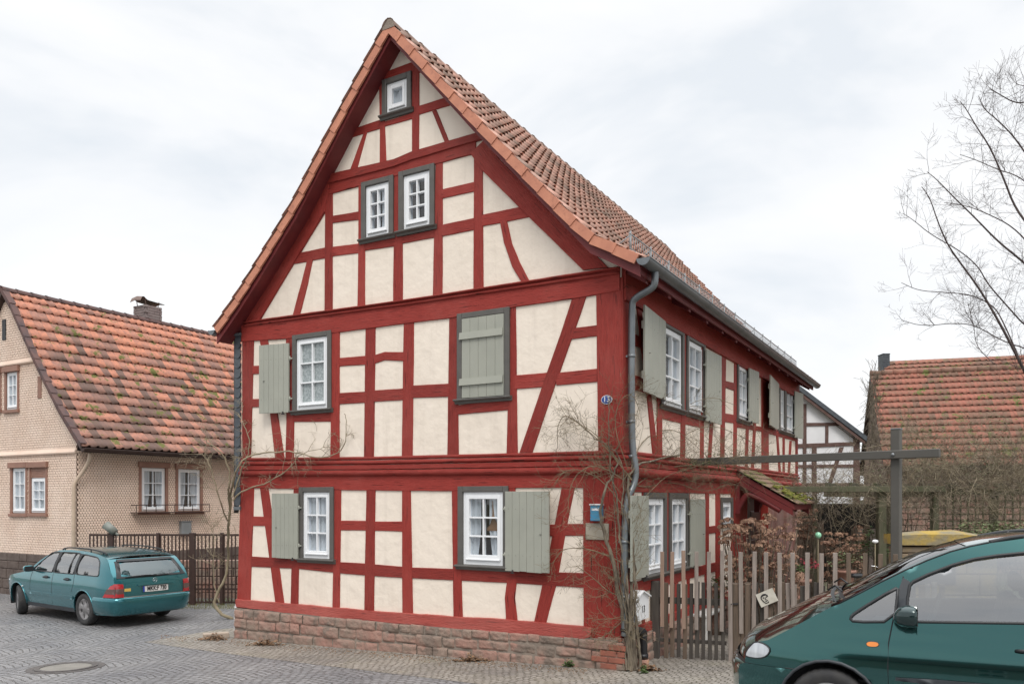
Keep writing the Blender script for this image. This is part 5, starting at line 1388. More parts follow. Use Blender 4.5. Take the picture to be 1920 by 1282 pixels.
# ---------------------------------------------------------------- green people carrier on the right
mh = Vector((-0.899, 0.438, 0)).normalized()
dW = 6.5; wc = Vector(((1553 - CX) / F * dW, dW, 0))       # side surface above the front wheel
mX = -mh; mN = Vector((mX.y, -mX.x, 0))
mN = mN if mN.dot(wc) < 0 else -mN
MXF = 0.90; MH = 0.895
gz = EYE + (HY - 1254) / F * dW - 0.645                      # tyre top seen at y=1254
mpv = empty('parked_people_carrier', (0, 0, gz)); tag(mpv, 'dark green metallic people carrier side on in the right foreground', 'car')
mYd = Vector((-mX.y, mX.x, 0))
mpv.location = wc - mX * MXF + mYd * MH; mpv.location.z = gz
mpv.rotation_euler = (0, 0, math.atan2(mX.y, mX.x))
CPn = Plane(Vector((wc.x, wc.y, 0)) - mX * MXF, mX, mN)
def cx_(px, py, dep=0.0):
    t, z = CPn.tz(px, py, -dep); return (t, z - gz)
def S2(x, z):
    w = 0.895
    if x < 1.0: w -= 0.25 * ((1.0 - x) / 1.0) ** 2.6
    if x > 4.0: w -= 0.12 * ((x - 4.0) / 0.62) ** 2
    if z < 0.60: w -= 0.05 * ((0.60 - z) / 0.4) ** 2
    elif z < 0.98: w -= 0.070 * ((z - 0.60) / 0.38) ** 2
    else: w -= 0.070 + 0.24 * (z - 0.98) + 0.16 * (z - .98) ** 2
    return w
def S2d(px, py):   # depth correction: iterate so the pixel lands on the curved side
    d = 0.0
    for _ in range(12):
        x, z = cx_(px, py, d); d = 0.895 - S2(x, z)
    return (x, z)
q2 = S2d
C2 = Car(mpv, S2, 0.05)
top_px = [(1397, 1234), (1399, 1222), (1409, 1209), (1423, 1202), (1440, 1199), (1470, 1184), (1500, 1168), (1530, 1152), (1559, 1137), (1576, 1131), (1614, 1112), (1650, 1093), (1695, 1071), (1740, 1051), (1783, 1035), (1820, 1025), (1856, 1018), (1920, 1009)]
tp = [q2(*p) for p in top_px]
xe = tp[-1][0]; ze = tp[-1][1]
rear_t = [(xe + .5, ze + .012), (xe + 1.1, ze + .0), (3.9, ze - .02), (4.25, ze - .06), (4.38, ze - .14), (4.52, 1.10), (4.58, .85), (4.60, .60), (4.60, .42), (4.50, .24)]
MXR = MXF + 2.84
bz = [q2(1396.5, 1241), q2(1487, 1253)]
body_out = [bz[1], bz[0]] + tp[0:] + rear_t + [(4.2, .22)] + list(reversed(arch(MXR, .32, .38, .24))) + [(3.2, .20), (1.5, .20)] + [p for p in reversed(arch(MXF, .32, .39, .24)) if p[0] > bz[1][0] + .005 or p[1] > bz[1][1] + .01]
qg = smooth_poly([q2(*p) for p in ((1593, 1158), (1606, 1146), (1680, 1101), (1684, 1104), (1677, 1165), (1600, 1165.5))], 1)
dg_px = ((1699, 1165), (1702, 1120), (1706, 1097), (1712, 1090), (1740, 1076.5), (1785, 1059), (1827, 1047.5), (1870, 1041), (1920, 1036))
dg = [q2(*p) for p in dg_px]; xd = 2.48; zb2 = q2(1920, 1168)[1]
dg = dg + [(xd, dg[-1][1] + .012), (xd, zb2 + .01)]
rg = [(2.60, zb2 + .01), (2.60, dg[-2][1] + .004), (3.30, dg[-2][1] - .01), (3.36, zb2 + .015)]
rq = smooth_poly([(3.45, zb2 + .015), (3.43, dg[-2][1] - .012), (4.10, dg[-2][1] - .05), (4.28, zb2 + .03)], 1)
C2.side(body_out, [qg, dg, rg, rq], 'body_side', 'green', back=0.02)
for wv in (qg, dg, rg, rq):
    for sd in (-1, 1):
        fn = lambda x, z, o, sd=sd: C2.P(x, z, sd, o)
        g = patch(fn, wv, 'side_window', 'carglass', mpv, -0.014); rring(fn, wv, 0.013, 'window_seal', 'trim', g, 0.0)
for sd in (-1, 1):
    fn = lambda x, z, o, sd=sd: C2.P(x, z, sd, o)
    patch(fn, [q2(1678, 1165), q2(1686, 1101), q2(1693, 1082), q2(1707, 1090), q2(1703, 1105), q2(1700, 1165)], 'pillar_trim', 'trimgrey', mpv, 0.004)
    patch(fn, [(xd, zb2), (2.60, zb2), (2.60, dg[-2][1]), (xd, dg[-2][1])], 'pillar_trim', 'trimgrey', mpv, 0.004)
    patch(fn, [(3.36, zb2), (3.45, zb2), (3.43, dg[-2][1] - .01), (3.30, dg[-2][1] - .01)], 'pillar_trim', 'trimgrey', mpv, 0.004)
ib_ = 8   # index of the cowl in the top chain
hood = []
for i, (x, z) in enumerate(tp[:10]):
    f = i / 9; hood.append((x, z, [0.01, .015, .03, .05, .07, .075, .075, .07, .06, .05][i], -0.10 * (1 - f) ** 1.3 - .04))
C2.loft(hood, 'bonnet', 'green', ny=20)
ws = [(x, z, .02, -0.06 - .03 * (1 - i / 7)) for i, (x, z) in enumerate(tp[9:16])]
C2.loft(ws, 'windscreen', 'rearglass', inset=.045, ny=16)
C2.loft([(tp[9][0] - .02, tp[9][1] - .01, .045, -.10), (tp[9][0] + .03, tp[9][1] - .005, .045, -.095), (tp[9][0] + .06, tp[9][1] + .02, .045, -.09)], 'cowl', 'trim', ny=16)
for sd in (-1, 1):
    mb = MB(); mb.sweep([[C2.P(x, z, sd, .0), C2.P(x, z, sd, -.055) + Vector((-.01, 0, .012))] for x, z in tp[8:17]], smooth=True); mb.build('windscreen_pillar', M['green'], mpv, local=True)
    mb = MB(); mb.tube([C2.P(x, z, sd, -.006) + Vector((-.004, 0, .006)) for x, z in tp[9:17]], .007, 5); mb.build('windscreen_seal', M['trim'], mpv, local=True)
C2.loft([(tp[15][0], tp[15][1], .02, -.08), (tp[16][0], tp[16][1], .025, -.06), (xe, ze, .025, 0), (xe + .5, ze + .012, .03), (xe + 1.1, ze, .03), (3.9, ze - .02, .05), (4.25, ze - .06, .05, .0), (4.38, ze - .14, .03, .05)], 'roof_panel', 'green')
C2.loft([(4.38, ze - .14, .03, .05), (4.52, 1.10, .0, .08), (4.58, .85, 0, .10), (4.60, .60, 0, .12), (4.60, .42, 0, .12), (4.50, .24, 0, .10)], 'tailgate', 'green')
# front: nose panel, bumper
nose = [(bz[0][0] - .0, bz[0][1], 0, -.16), (tp[0][0], tp[0][1], .01, -.16)]
C2.loft(nose, 'grille_panel', 'trim', ny=20)
bt = bz[0][1]
bchain = [(bz[0][0] + .0, bt - .002), (bz[0][0] - .045, bt - .02), (bz[0][0] - .058, bt - .07), (bz[0][0] - .055, bt - .2), (bz[0][0] - .04, bt - .33), (bz[0][0] - .0, bt - .42)]
C2.loft([(x, z, 0, -.15) for x, z in bchain], 'front_bumper', 'green', ny=20)
af = [p for p in arch(MXF, .32, .39, .24) if p[1] < bz[1][1] - .01 and p[0] < MXF]
bump_side = [bz[0]] + bchain[1:] + [(af[0][0] - .02, .22)] + af + [(bz[1][0], bz[1][1] - .004)]
C2.side(bump_side, [], 'bumper_side', 'green', off=0.006)
for sd in (-1, 1):
    fn = lambda x, z, o, sd=sd: C2.P(x, z, sd, o)
    mb = MB(); mb.tube([fn(*p, .004) for p in (bz[0], bz[1])], .005, 4); mb.build('panel_gap', M['black'], mpv, local=True)
    hl = smooth_poly([q2(*p) for p in ((1417, 1200.5), (1436, 1207), (1445, 1217), (1438, 1229), (1423, 1233.5), (1400, 1230), (1397.5, 1224), (1405, 1212))], 1)
    h_ = patch(fn, hl, 'headlight', 'lamp', mpv, .010, step=.03); rring(fn, hl, .006, 'headlight_seal', 'trim', h_, .008)
    for seq in ([(1694, 1080), (1684, 1120), (1674, 1164), (1666, 1205), (1664.5, 1250), (1666, 1290)],):
        mb = MB(); mb.tube([fn(*q2(*p), .0) for p in seq], .005, 4); mb.build('door_gap', M['black'], mpv, local=True)
    mb = MB(); mb.tube([fn(2.56, zb2, 0), fn(2.56, .3, 0)], .005, 4); mb.build('door_gap', M['black'], mpv, local=True)
    ind = smooth_poly([q2(*p) for p in ((1625, 1201.5), (1647, 1202.5), (1647, 1211.5), (1625, 1210.5))], 2)
    i_ = patch(fn, ind, 'side_indicator', 'amber', mpv, .012, step=.02); rring(fn, ind, .005, 'indicator_seal', 'trim', i_, .006)
    ra = q2(1679, 1266)[1] ; rb = q2(1681, 1277)[1]; xr0 = q2(1679, 1270)[0]
    patch(fn, smooth_poly([(xr0, rb), (2.5, rb - .0), (2.5, ra), (xr0, ra)], 1), 'side_moulding', 'trimgrey', mpv, .02)
    patch(fn, [(2.62, rb), (3.35, rb), (3.35, ra), (2.62, ra)], 'side_moulding', 'trimgrey', mpv, .02)
    hx, hz = q2(1908, 1218)
    for dx in (0.02, 1.0):
        mb = MB(); mb.tube([fn(hx - .03 + dx, hz - .005, .01), fn(hx + .0 + dx, hz, .035), fn(hx + .12 + dx, hz, .035), fn(hx + .15 + dx, hz, .012)], .014, 8); h2 = mb.build('door_handle', M['trim'], mpv, local=True)
        patch(fn, smooth_poly([(hx + .03 + dx, hz - .04), (hx + .15 + dx, hz - .04), (hx + .15 + dx, hz + .05), (hx + .03 + dx, hz + .05)], 2), 'handle_cup', 'trimgrey', h2, .003, step=.02)
    # mirror
    c = C2.P(*q2(1704, 1150), sd, .13); secs = []
    for u_, sc_, dz in ((-.11, .15, -.02), (-.10, .5, -.012), (-.07, .82, -.004), (-.02, 1.0, 0), (.03, 1.0, 0), (.055, .95, 0)):
        secs.append([c + Vector((u_, .115 * sc_ * math.copysign(abs(math.cos(a)) ** .7, math.cos(a)), .082 * sc_ * math.copysign(abs(math.sin(a)) ** .7, math.sin(a)) + dz)) for a in [2 * math.pi * k / 20 for k in range(20)]])
    mb = MB(); mb.sweep(secs, closed=True, cap=True, smooth=True); mb.tube([C2.P(*q2(1690, 1166), sd, -.01), c + Vector((-.01, -sd * .05, -.06))], .035, 8); m_ = mb.build('wing_mirror', M['mirrorgreen'], mpv, local=True)
    mb = MB(); mb.box(c + Vector((.058, 0, 0)), .006, .19, .135); mb.build('mirror_glass', M['trim'], m_, local=True)
    mb = MB(); pts_ = [C2.P(x, z, sd, -.05) + Vector((0, 0, h)) for x, z, h in ((tp[16][0], tp[16][1], .005), (xe, ze, .022), (xe + .5, ze + .012, .03), (xe + 1.1, ze, .03), (3.8, ze - .02, .045), (4.1, ze - .05, .015))]
    mb.tube(smooth_path(pts_, it=2), .018, 8); mb.tube([pts_[1], pts_[1] - Vector((0, 0, .04))], .02, 6); mb.tube([pts_[3], pts_[3] - Vector((0, 0, .05))], .02, 6); mb.build('roof_rail', M['trim'], mpv, local=True)
    mb = MB(); mb.tube([fn(x, z, 0.002) for x, z in arch(MXF, .32, .392, .24)], .014, 6); mb.build('arch_lip', M['trimgrey'], mpv, local=True)
    mb = MB(); mb.tube([fn(x, z, 0.002) for x, z in arch(MXR, .32, .382, .24)], .014, 6); mb.build('arch_lip', M['trimgrey'], mpv, local=True)
for ax in (MXF, MXR):
    for sd in (-1, 1): wheel(mpv, ax, sd * .80, .322, .20, 0, side=sd, holes=7)
    mb = MB(); ar = arch(ax, .32, .393, .16)
    for a, b in ((-.87, -.5), (.87, .5)):
        mb = MB(); mb.sweep([[Vector((x, a, z)), Vector((x, b, z))] for x, z in ar], smooth=True)
        mb.add([Vector((x, b, z)) for x, z in ar], [tuple(range(len(ar)))])
        mb.build('wheel_housing', M['trim'], mpv, local=True)
mb = MB(); mb.box((2.3, 0, .30), 3.9, 1.0, .16); mb.build('underbody', M['trim'], mpv, local=True)
for x, y in ((1.95, -.38), (1.95, .38), (2.85, -.40), (2.85, .40)): seat(mpv, x, y, .45, 1.05)
mb = MB(); mb.box((2.7, 0, .55), 3.4, 1.55, .02); mb.box((1.40, 0, .84), .45, 1.4, .12, ch=.04); mb.box((1.05, 0, .84), .5, 1.3, .04); mb.build('dashboard', M['seat'], mpv, local=True)
mb = MB(); mb.tube([Vector((1.66 + .06 * math.sin(a), -.38 + .19 * math.cos(a), 1.05 + .19 * math.sin(a))) for a in [2 * math.pi * i / 24 for i in range(25)]], .014, 6); mb.build('steering_wheel', M['seat'], mpv, local=True)
# wipers
for y in (-.45, .25):
    mb = MB(); x0, z0 = tp[9]; mb.tube([Vector((x0 - .12, y, z0 + .075)), Vector((x0 - .06, y - .05, z0 + .12)), Vector((x0 + .02, y - .45, z0 + .115))], .008, 5); mb.build('wiper', M['trim'], mpv, local=True)
# ================================================================ things fixed to or near the main house
def soft(*p): return smooth_path([Vector(q) for q in p], it=2)
# ---- porch roof over the side door
pts_ = SP.tz(1375, 880); s0 = pts_[0]; z0p = pts_[1]; s1p = s0 + 1.75; out_o = 1.10
zo = None
p_ = SP.w(s0, 0, out_o); zo = EYE + (HY - 945) / F * p_.y
porch = empty('door_porch', SP.w(s0 + .8, zo, .5)); tag(porch, 'small lean-to porch roof with mossy edge over the garden door of the red house', 'porch')
mb = MB(); mb.sweep([[SP.w(s, z, o) for z, o in ((z0p, 0.0), (zo, out_o), (zo - .10, out_o), (z0p - .11, 0.0))] for s in (s0, s1p)], closed=True, cap=True); pr_o = mb.build('roof', M['soffit'], porch)
M['oldtile'] = tile_mat('old_mossy_tile', [(0, (.30, .17, .11)), (.5, (.24, .16, .11)), (.9, (.17, .12, .085))], moss=1.6, stain=.5)
tiles('roof_tiles', 'oldtile', pr_o, None, SD, s1p - s0 + .05, [SP.w(s0 - .03, z0p + .03, 0.0), SP.w(s0 - .03, zo + .015, out_o + .04)], 0.13, .2, wave=.025, seed=12, lift=.01, thick=.01)
M['moss'] = mat('moss', (0.16, 0.19, 0.03), 0.95, col2=(0.22, 0.19, 0.05), vs=12, bump=.8, bs=40, bd=.02)
mb = MB(); rr = random.Random(4)
for i in range(120):
    f = rr.random(); o = out_o * (1 - (1 - f) ** 2 * .5) ; o = out_o * (0.62 + .4 * f); z = z0p + (zo - z0p) * o / out_o + .11
    c = SP.w(s0 + rr.uniform(0, s1p - s0), z, o); mb.box(c, rr.uniform(.03, .08), rr.uniform(.03, .08), rr.uniform(.015, .03), Matrix.Rotation(rr.random() * 3, 3, 'Z'), ch=.006)
tag(mb.build('moss_cushions', M['moss'], pr_o), kind='stuff')
for s in (s0 + .05, s1p - .1):
    mb = MB()
    mb.sweep([[SP.w(s - .05, z, o), SP.w(s + .05, z, o), SP.w(s + .05, z - .11, o), SP.w(s - .05, z - .11, o)] for z, o in ((z0p - .12, .0), (zo - .09, out_o - .03))], closed=True, cap=True)
    br_ = soft(SP.w(s, z0p - .80, .04), SP.w(s, z0p - .45, .22), SP.w(s, z0p - .50, .40), SP.w(s, zo - .12, .85))
    mb.tube(br_, .055, 6); mb.box(SP.w(s, z0p - .40, .06), .1, .1, .85, Rz if False else Matrix.Rotation(math.atan2(SD.y, SD.x), 3, 'Z')); mb.build('bracket', M['soffit'], porch)
# sandstone door surround and door
M['pinkstone'] = mat('pink_sandstone', (0.33, 0.18, 0.155), 0.9, col2=(0.25, 0.14, 0.12), vs=2.5, bump=.5, bs=14, bd=.02)
tA, tB = SP.tz(1440, 950)[0], SP.tz(1494, 950)[0]; zt2 = SP.tz(1441, 925)[1]
mb = MB()
pbox(mb, SP, tA, tB, -.1, zt2, -.02, .10, .01)
for a in (.03, .5):
    pass
ds = mb.build('sandstone_wall', M['pinkstone'], house)
for f in (0.04, 0.36, 0.68):
    mb = MB(); a = tA + (tB - tA) * f; pbox(mb, SP, a, a + (tB - tA) * .12, .0, zt2 - .02, .08, .17, .012); mb.build('pilaster', M['pinkstone'], ds)
M['doorwood'] = mat('door_wood', (0.05, 0.022, 0.018), 0.5, vs=6)
mb = MB(); pbox(mb, SP, tD0 + .01, tD1 - .01, .1, doorh - .01, -.16, -.12, .01)
for i in range(2):
    for j in range(3): pbox(mb, SP, tD0 + .1 + i * .42 * (tD1 - tD0), tD0 + .1 + (i * .42 + .32) * (tD1 - tD0), .25 + j * .6, .75 + j * .6, -.12, -.10, .02)
dr = mb.build('door', M['doorwood'], house)
mb = MB(); mb.tube([SP.w(tD1 - .12, 1.05, -.10), SP.w(tD1 - .12, 1.05, -.05), SP.w(tD1 - .22, 1.05, -.05)], .011, 6); mb.build('handle', M['galv'], dr)
mb = MB()
for a, b in ((tD0 - .0, tD0 + .06), (tD1 - .06, tD1)): pbox(mb, SP, a, b, -.1, doorh, -.16, .03, .004)
pbox(mb, SP, tD0 + .06, tD1 - .06, doorh - .07, doorh, -.16, .03, .004); mb.build('frame', M['red'], dr)
mb = MB(); pbox(mb, SP, tD0 - .1, tD1 + .1, -.25, .10, -.1, .35, .01); pbox(mb, SP, tD0 - .1, tD1 + .1, -.25, -.05, .35, .65, .01); mb.build('door_step', M['pinkstone'], house)
# ---- letterbox, newspaper box, plaque, black drain elbow
def rectp(pl, x0, x1, y0, y1, o=0.0):
    a = pl.tz(x0, y0, o); b = pl.tz(x1, y1, o); return a[0], b[0], b[1], a[1]
t0, t1, z0, z1 = rectp(SP, 1191, 1216.5, 1124, 1157, .16)
lb = empty('letterbox', SP.w((t0 + t1) / 2, z0, .08)); tag(lb, 'white metal letterbox with 13 on the side wall behind the rose stems', 'letterbox')
mb = MB(); tw = t1 - t0; zr = z1
mb.sweep([[SP.w(t, z, o) for t, z in ((t0, z0), (t1, z0), (t1, z1), ((t0 + t1) / 2, z1 + .08), (t0, z1))] for o in (.03, .16)], closed=True, cap=True); mb.build('body', M['white'], lb)
mb = MB(); mb.sweep([[SP.w(t, z, o) for t, z in ((t0 - .02, z1 - .012), ((t0 + t1) / 2, z1 + .085), (t1 + .02, z1 - .012), (t1 + .02, z1 + .005), ((t0 + t1) / 2, z1 + .10), (t0 - .02, z1 + .005))] for o in (.02, .19)], closed=True, cap=True); mb.build('lid', M['white'], lb)
text_mesh('13', .13, 'number', 'black', lb, SP.w((t0 + t1) / 2 + .04, (z0 + z1) / 2 - .01, .163), SD, Vector((0, 0, 1)))
M['blue'] = mat('blue_box', (0.045, 0.22, 0.40), 0.35, col2=(0.06, 0.28, 0.42), vs=5)
t0, t1, z0, z1 = rectp(FP, 1130, 1110, 946, 976, .05)
nb_ = empty('newspaper_box', FP.w((t0 + t1) / 2, z0, .1)); tag(nb_, 'small light blue newspaper box on the red corner post above the stone plaque', 'newspaper box')
mb = MB(); pbox(mb, FP, t0, t1, z0, z1, .025, .11, .008); mb.build('body', M['blue'], nb_)
mb = MB(); pbox(mb, FP, t0 + .025, t1 - .025, z1 - .075, z1 - .045, .10, .114); pbox(mb, FP, t0 - .008, t1 + .008, z1 - .005, z1 + .012, .02, .125, .004); mb.build('flap', M['white'], nb_)
t0, t1, z0, z1 = rectp(FP, 1141, 1098, 981, 1011, .04)
M['plaque'] = mat('plaque_stone', (0.36, 0.32, 0.255), 0.7, col2=(0.28, 0.25, 0.2), vs=6)
mb = MB(); pbox(mb, FP, t0, t1, z0, z1, .022, .045, .006); o_ = mb.build('stone_plaque', M['plaque']); tag(o_, 'small rectangular beige stone plaque on the red corner post under the blue box', 'plaque')
mb = MB(); e0 = Vector((pl2.x, pl2.y, .5)); gz0 = ground(e0.x, e0.y)
e1 = SP.w(SP.tz(1206, 1200, .16)[0], 0, .16)
mb.tube(soft(e0 + Vector((0, 0, .05)), e0, Vector((e1.x, e1.y, .47)), Vector((e1.x, e1.y, .40)), Vector((e1.x, e1.y, gz0 + .05))), .055, 12)
mb.tube([Vector((e1.x, e1.y, gz0 + .10)), Vector((e1.x, e1.y, gz0 + .16))], .068, 12); mb.build('drain_elbow', M['black'], dp_)
M['terracotta'] = mat('terracotta', (0.36, 0.20, 0.15), .85)
mb = MB(); mb.tube([Vector((e1.x, e1.y, gz0 - .05)), Vector((e1.x, e1.y, gz0 + .09))], .075, 12); mb.build('pipe_socket', M['terracotta'], dp_)
# ================================================================ front picket fence and gate
f1 = ong(1228, 1233); f2 = ong(1380, 1238.5); fdir = (f2 - f1); fdir.z = 0; fdir.normalize(); fn_ = Vector((fdir.y, -fdir.x, 0))
fn_ = fn_ if fn_.y < 0 else -fn_
PLF = Plane(Vector((f1.x, f1.y, 0)), fdir, fn_)
def ft(px): return PLF.tz(px, 1100)[0]
def fz(px, py, o=0.0): return PLF.tz(px, py, o)[1]
M['paleslat'] = mat('weathered_pale_wood', (0.30, 0.25, 0.22), 0.85, col2=(0.21, 0.175, 0.15), vs=6, stretch=(6, 6, .6), bump=.4, bs=20, bd=.006)
M['brownslat'] = mat('weathered_brown_wood', (0.15, 0.105, 0.075), 0.85, col2=(0.10, 0.075, 0.055), vs=6, stretch=(6, 6, .6), bump=.4, bs=20, bd=.006)
M['darkslat'] = mat('dark_fence_wood', (0.050, 0.042, 0.036), 0.85, col2=(0.075, 0.065, 0.055), vs=6, stretch=(6, 6, .6), bump=.4, bs=20, bd=.006)
M['newslat'] = mat('reddish_new_wood', (0.34, 0.235, 0.18), 0.8, col2=(0.28, 0.19, 0.145), vs=6, stretch=(6, 6, .6), bump=.3, bs=20, bd=.006)
def picket(parent, px, ytop, ybot, o, w, m, lean=0.0, name='picket', pointed=False, th_=.022):
    t = ft(px) if o == 0 else PLF.tz(px, 1100, o)[0]; za = fz(px, ybot, o); zb = fz(px, ytop, o); mb = MB()
    def q(t_, z, oo): return PLF.w(t_ + lean * (z - za), z, oo)
    xs = (t - w / 2, t + w / 2); c = .004
    vs = []
    for oo, e in ((o - th_ / 2, 0), (o + th_ / 2 - c, 0), (o + th_ / 2, c)):
        vs += [q(xs[0] + e, za, oo), q(xs[1] - e, za, oo), q(xs[1] - e, zb - e, oo), q(xs[0] + e, zb - e, oo)]
    mb.add(vs, [(0, 1, 2, 3), (8, 9, 10, 11)] + [(a + 4 * k, (a + 1) % 4 + 4 * k, (a + 1) % 4 + 4 * k + 4, a + 4 * k + 4) for k in (0, 1) for a in range(4)])
    if pointed: pass
    return mb.build(name, M[m], parent)
rr = random.Random(11)
gate = empty('garden_gate', PLF.w(ft(1300), f1.z, 0)); tag(gate, 'old dark wooden garden gate with pale slats screwed on, between corner and letter sign', 'gate')
gate['label'] = 'old dark wooden garden gate with long pale slats screwed on, right of the letterbox'
fen = empty('picket_fence', PLF.w(ft(1500), f1.z, 0)); tag(fen, 'weathered picket fence with long pale slats running from the gate to behind the green people carrier', 'fence')
fen['label'] = 'weathered picket fence with pale slats from the gate to behind the green people carrier'
pz_, _ = (fz(1228, 1088), 0)
mb = MB(); a = ft(1221.5); b = ft(1236.5); pbox(mb, PLF, a, b, f1.z - .1, fz(1228, 1089), -.06, .05, .008); mb.build('gate_post', M['darkslat'], gate)
for i, x in enumerate((1249, 1260.5, 1272.5, 1284, 1295.5, 1307, 1318.5, 1331, 1343, 1355.5)):
    picket(gate, x, rr.uniform(1089, 1095), rr.uniform(1229, 1235) + i * .6, 0.0, rr.uniform(.048, .060), rr.choice(['darkslat', 'darkslat', 'darkslat', 'brownslat']), rr.uniform(-.01, .01))
for i, (x, yb) in enumerate(((1241.5, 1174), (1258.5, 1176), (1282, 1178), (1305.5, 1180), (1329, 1181.5), (1353, 1183))):
    picket(gate, x, 1032 + rr.uniform(-.5, 2), yb, .055, .052, ['newslat', 'newslat', 'newslat', 'paleslat', 'paleslat', 'paleslat'][i], rr.uniform(-.012, .02), name='pale_slat')
for y0, y1 in ((1121, 1133), (1199, 1206)):
    mb = MB(); pbox(mb, PLF, ft(1236), ft(1362), fz(1300, y1), fz(1300, y0), -.05, -.014, .004); mb.build('gate_rail', M['darkslat'], gate)
mb = MB(); pbox(mb, PLF, ft(1366), ft(1384), fz(1375, 1132), fz(1375, 1129), .02, .05); mb.tube([PLF.w(ft(1372), fz(1372, 1130.5), .03), PLF.w(ft(1372), fz(1372, 1130.5), .09)], .008, 6); mb.build('bolt', M['iron'], gate)
for x, m, w in ((1381, 'brownslat', .11), (1402, 'brownslat', .085)):
    mb = MB(); pbox(mb, PLF, ft(x) - w / 2, ft(x) + w / 2, f1.z - .1, fz(x, 1093), -.07, .03, .012); mb.build('fence_post', M[m], fen)
x = 1393
while x < 1770:
    m = rr.choice(['brownslat', 'darkslat', 'brownslat', 'darkslat', 'paleslat'])
    picket(fen, x, rr.uniform(1090, 1098), 1240, 0.0, rr.uniform(.05, .07), m, rr.uniform(-.02, .02)); x += rr.uniform(11.5, 13.5)
for i, (x, yb) in enumerate(((1370, 1239), (1390, 1187), (1413, 1188), (1436.5, 1189), (1462.5, 1190), (1487.5, 1190), (1512.5, 1190), (1538.5, 1190), (1565.5, 1190), (1592.5, 1190), (1620.5, 1190), (1650, 1190), (1680, 1190), (1708, 1190))):
    picket(fen, x, 1033.5 + i * .3 + rr.uniform(-1, 1.5), yb, .055, .056, 'paleslat' if i < 7 else 'brownslat' if i > 8 else 'paleslat', rr.uniform(-.015, .015), name='pale_slat')
for y0, y1 in ((1124, 1134), (1203, 1212)):
    mb = MB(); pbox(mb, PLF, ft(1384), ft(1775), fz(1500, y1), fz(1500, y0), -.05, -.014, .004); mb.build('fence_rail', M['brownslat'], fen)
# tilted sign with a portrait sketch
M['signwhite'] = mat('weathered_white_board', (0.56, 0.53, 0.46), 0.7, col2=(0.42, 0.39, 0.32), vs=9, lo=.4, hi=.7)
oS = .075
cs = [Vector(PLF.tz(x, y, oS)) for x, y in ((1416.5, 1114.5), (1448, 1101.5), (1459.5, 1125), (1427.5, 1138.5))]
mb = MB(); vs = [PLF.w(c.x, c.y, o) for o in (oS - .012, oS) for c in cs]; mb.add(vs, [(0, 1, 2, 3), (4, 5, 6, 7), (0, 1, 5, 4), (1, 2, 6, 5), (2, 3, 7, 6), (3, 0, 4, 7)]); sgn = mb.build('portrait_sign', M['signwhite']); tag(sgn, 'tilted off-white square board with a dark portrait sketch, fixed to the pale fence slats', 'sign')
mb = MB(); ux = (cs[1] - cs[0]); uy = (cs[3] - cs[0])
def sg2(u, v): c = cs[0] + ux * u + uy * v; return PLF.w(c.x, c.y, oS + .003)
for st in ([(.22, .55), (.20, .35), (.30, .22), (.45, .20), (.55, .30), (.58, .45)], [(.22, .5), (.26, .7), (.33, .82), (.45, .86), (.52, .78)], [(.30, .42), (.38, .40)], [(.46, .42), (.54, .43)], [(.42, .45), (.40, .58), (.46, .60)], [(.36, .68), (.44, .71), (.50, .67)], [(.20, .35), (.26, .24), (.40, .16), (.52, .22), (.60, .36)], [(.24, .32), (.36, .24), (.50, .28)]):
    mb.tube(smooth_path([sg2(*p) for p in st], it=2), .006, 4)
mb.build('sketch', M['black'], sgn)
# ================================================================ pergola beam and post in dark grey
M['pgrey'] = mat('pergola_grey', (0.098, 0.092, 0.080), 0.6, col2=(0.082, 0.077, 0.068), vs=2, stretch=(1, 1, 1), bump=.1)
perg = empty('grey_pergola', (0, 0, 0)); tag(perg, 'grey post with one long horizontal beam reaching from the red house over the picket fence', 'pergola')
beamA = SP.px(1292, 866, 0.0); zb_ = beamA.z; 
dpost = (zb_ - EYE) / ((HY - 852) / F); 
pbase = Vector(((1676 - CX) / F * dpost, dpost, 0)); perg.location = (pbase.x, pbase.y, ground(pbase.x, pbase.y))
bd = Vector((pbase.x - beamA.x, pbase.y - beamA.y, 0)); bl = bd.length; bd.normalize()
def bar(mb, a, b, w, h, ch=.008):
    d = (b - a); L = d.length; ang = math.atan2(d.y, d.x); mb.box((a + b) / 2, L, w, h, Matrix.Rotation(ang, 3, 'Z'), ch=ch)
ext = (1761 - 1676) / F * dpost / max(bd.x, .2)
hb = 15.5 / F * dpost
mb = MB(); e_ = 0.0
while (lambda q: CX + F * q.x / q.y)(pbase + bd * e_) < 1761: e_ += .01
bar(mb, Vector((beamA.x, beamA.y, zb_)), Vector((pbase.x, pbase.y, zb_)) + bd * e_, .07, hb); mb.build('beam', M['pgrey'], perg)
ptop = EYE + (HY - 803.5) / F * dpost; pn = Vector((bd.y, -bd.x, 0)); pn = pn if pn.y > 0 else -pn
mb = MB(); mb.box(Vector((pbase.x, pbase.y, (ptop + ground(pbase.x, pbase.y) - .1) / 2)) + pn * .095, .115, .115, ptop - ground(pbase.x, pbase.y) + .1, Matrix.Rotation(math.atan2(bd.y, bd.x), 3, 'Z'), ch=.008); po = mb.build('post', M['pgrey'], perg)
mb = MB(); mb.box(Vector((pbase.x, pbase.y, ptop + .004)) + pn * .095, .125, .125, .012, Matrix.Rotation(math.atan2(bd.y, bd.x), 3, 'Z')); mb.build('post_cap', M['galv'], po)
mb = MB(); c = Vector((pbase.x, pbase.y, zb_)) - pn * .038; mb.tube([c, c - pn * .014], .022, 10); mb.build('bolt', M['galv'], perg)
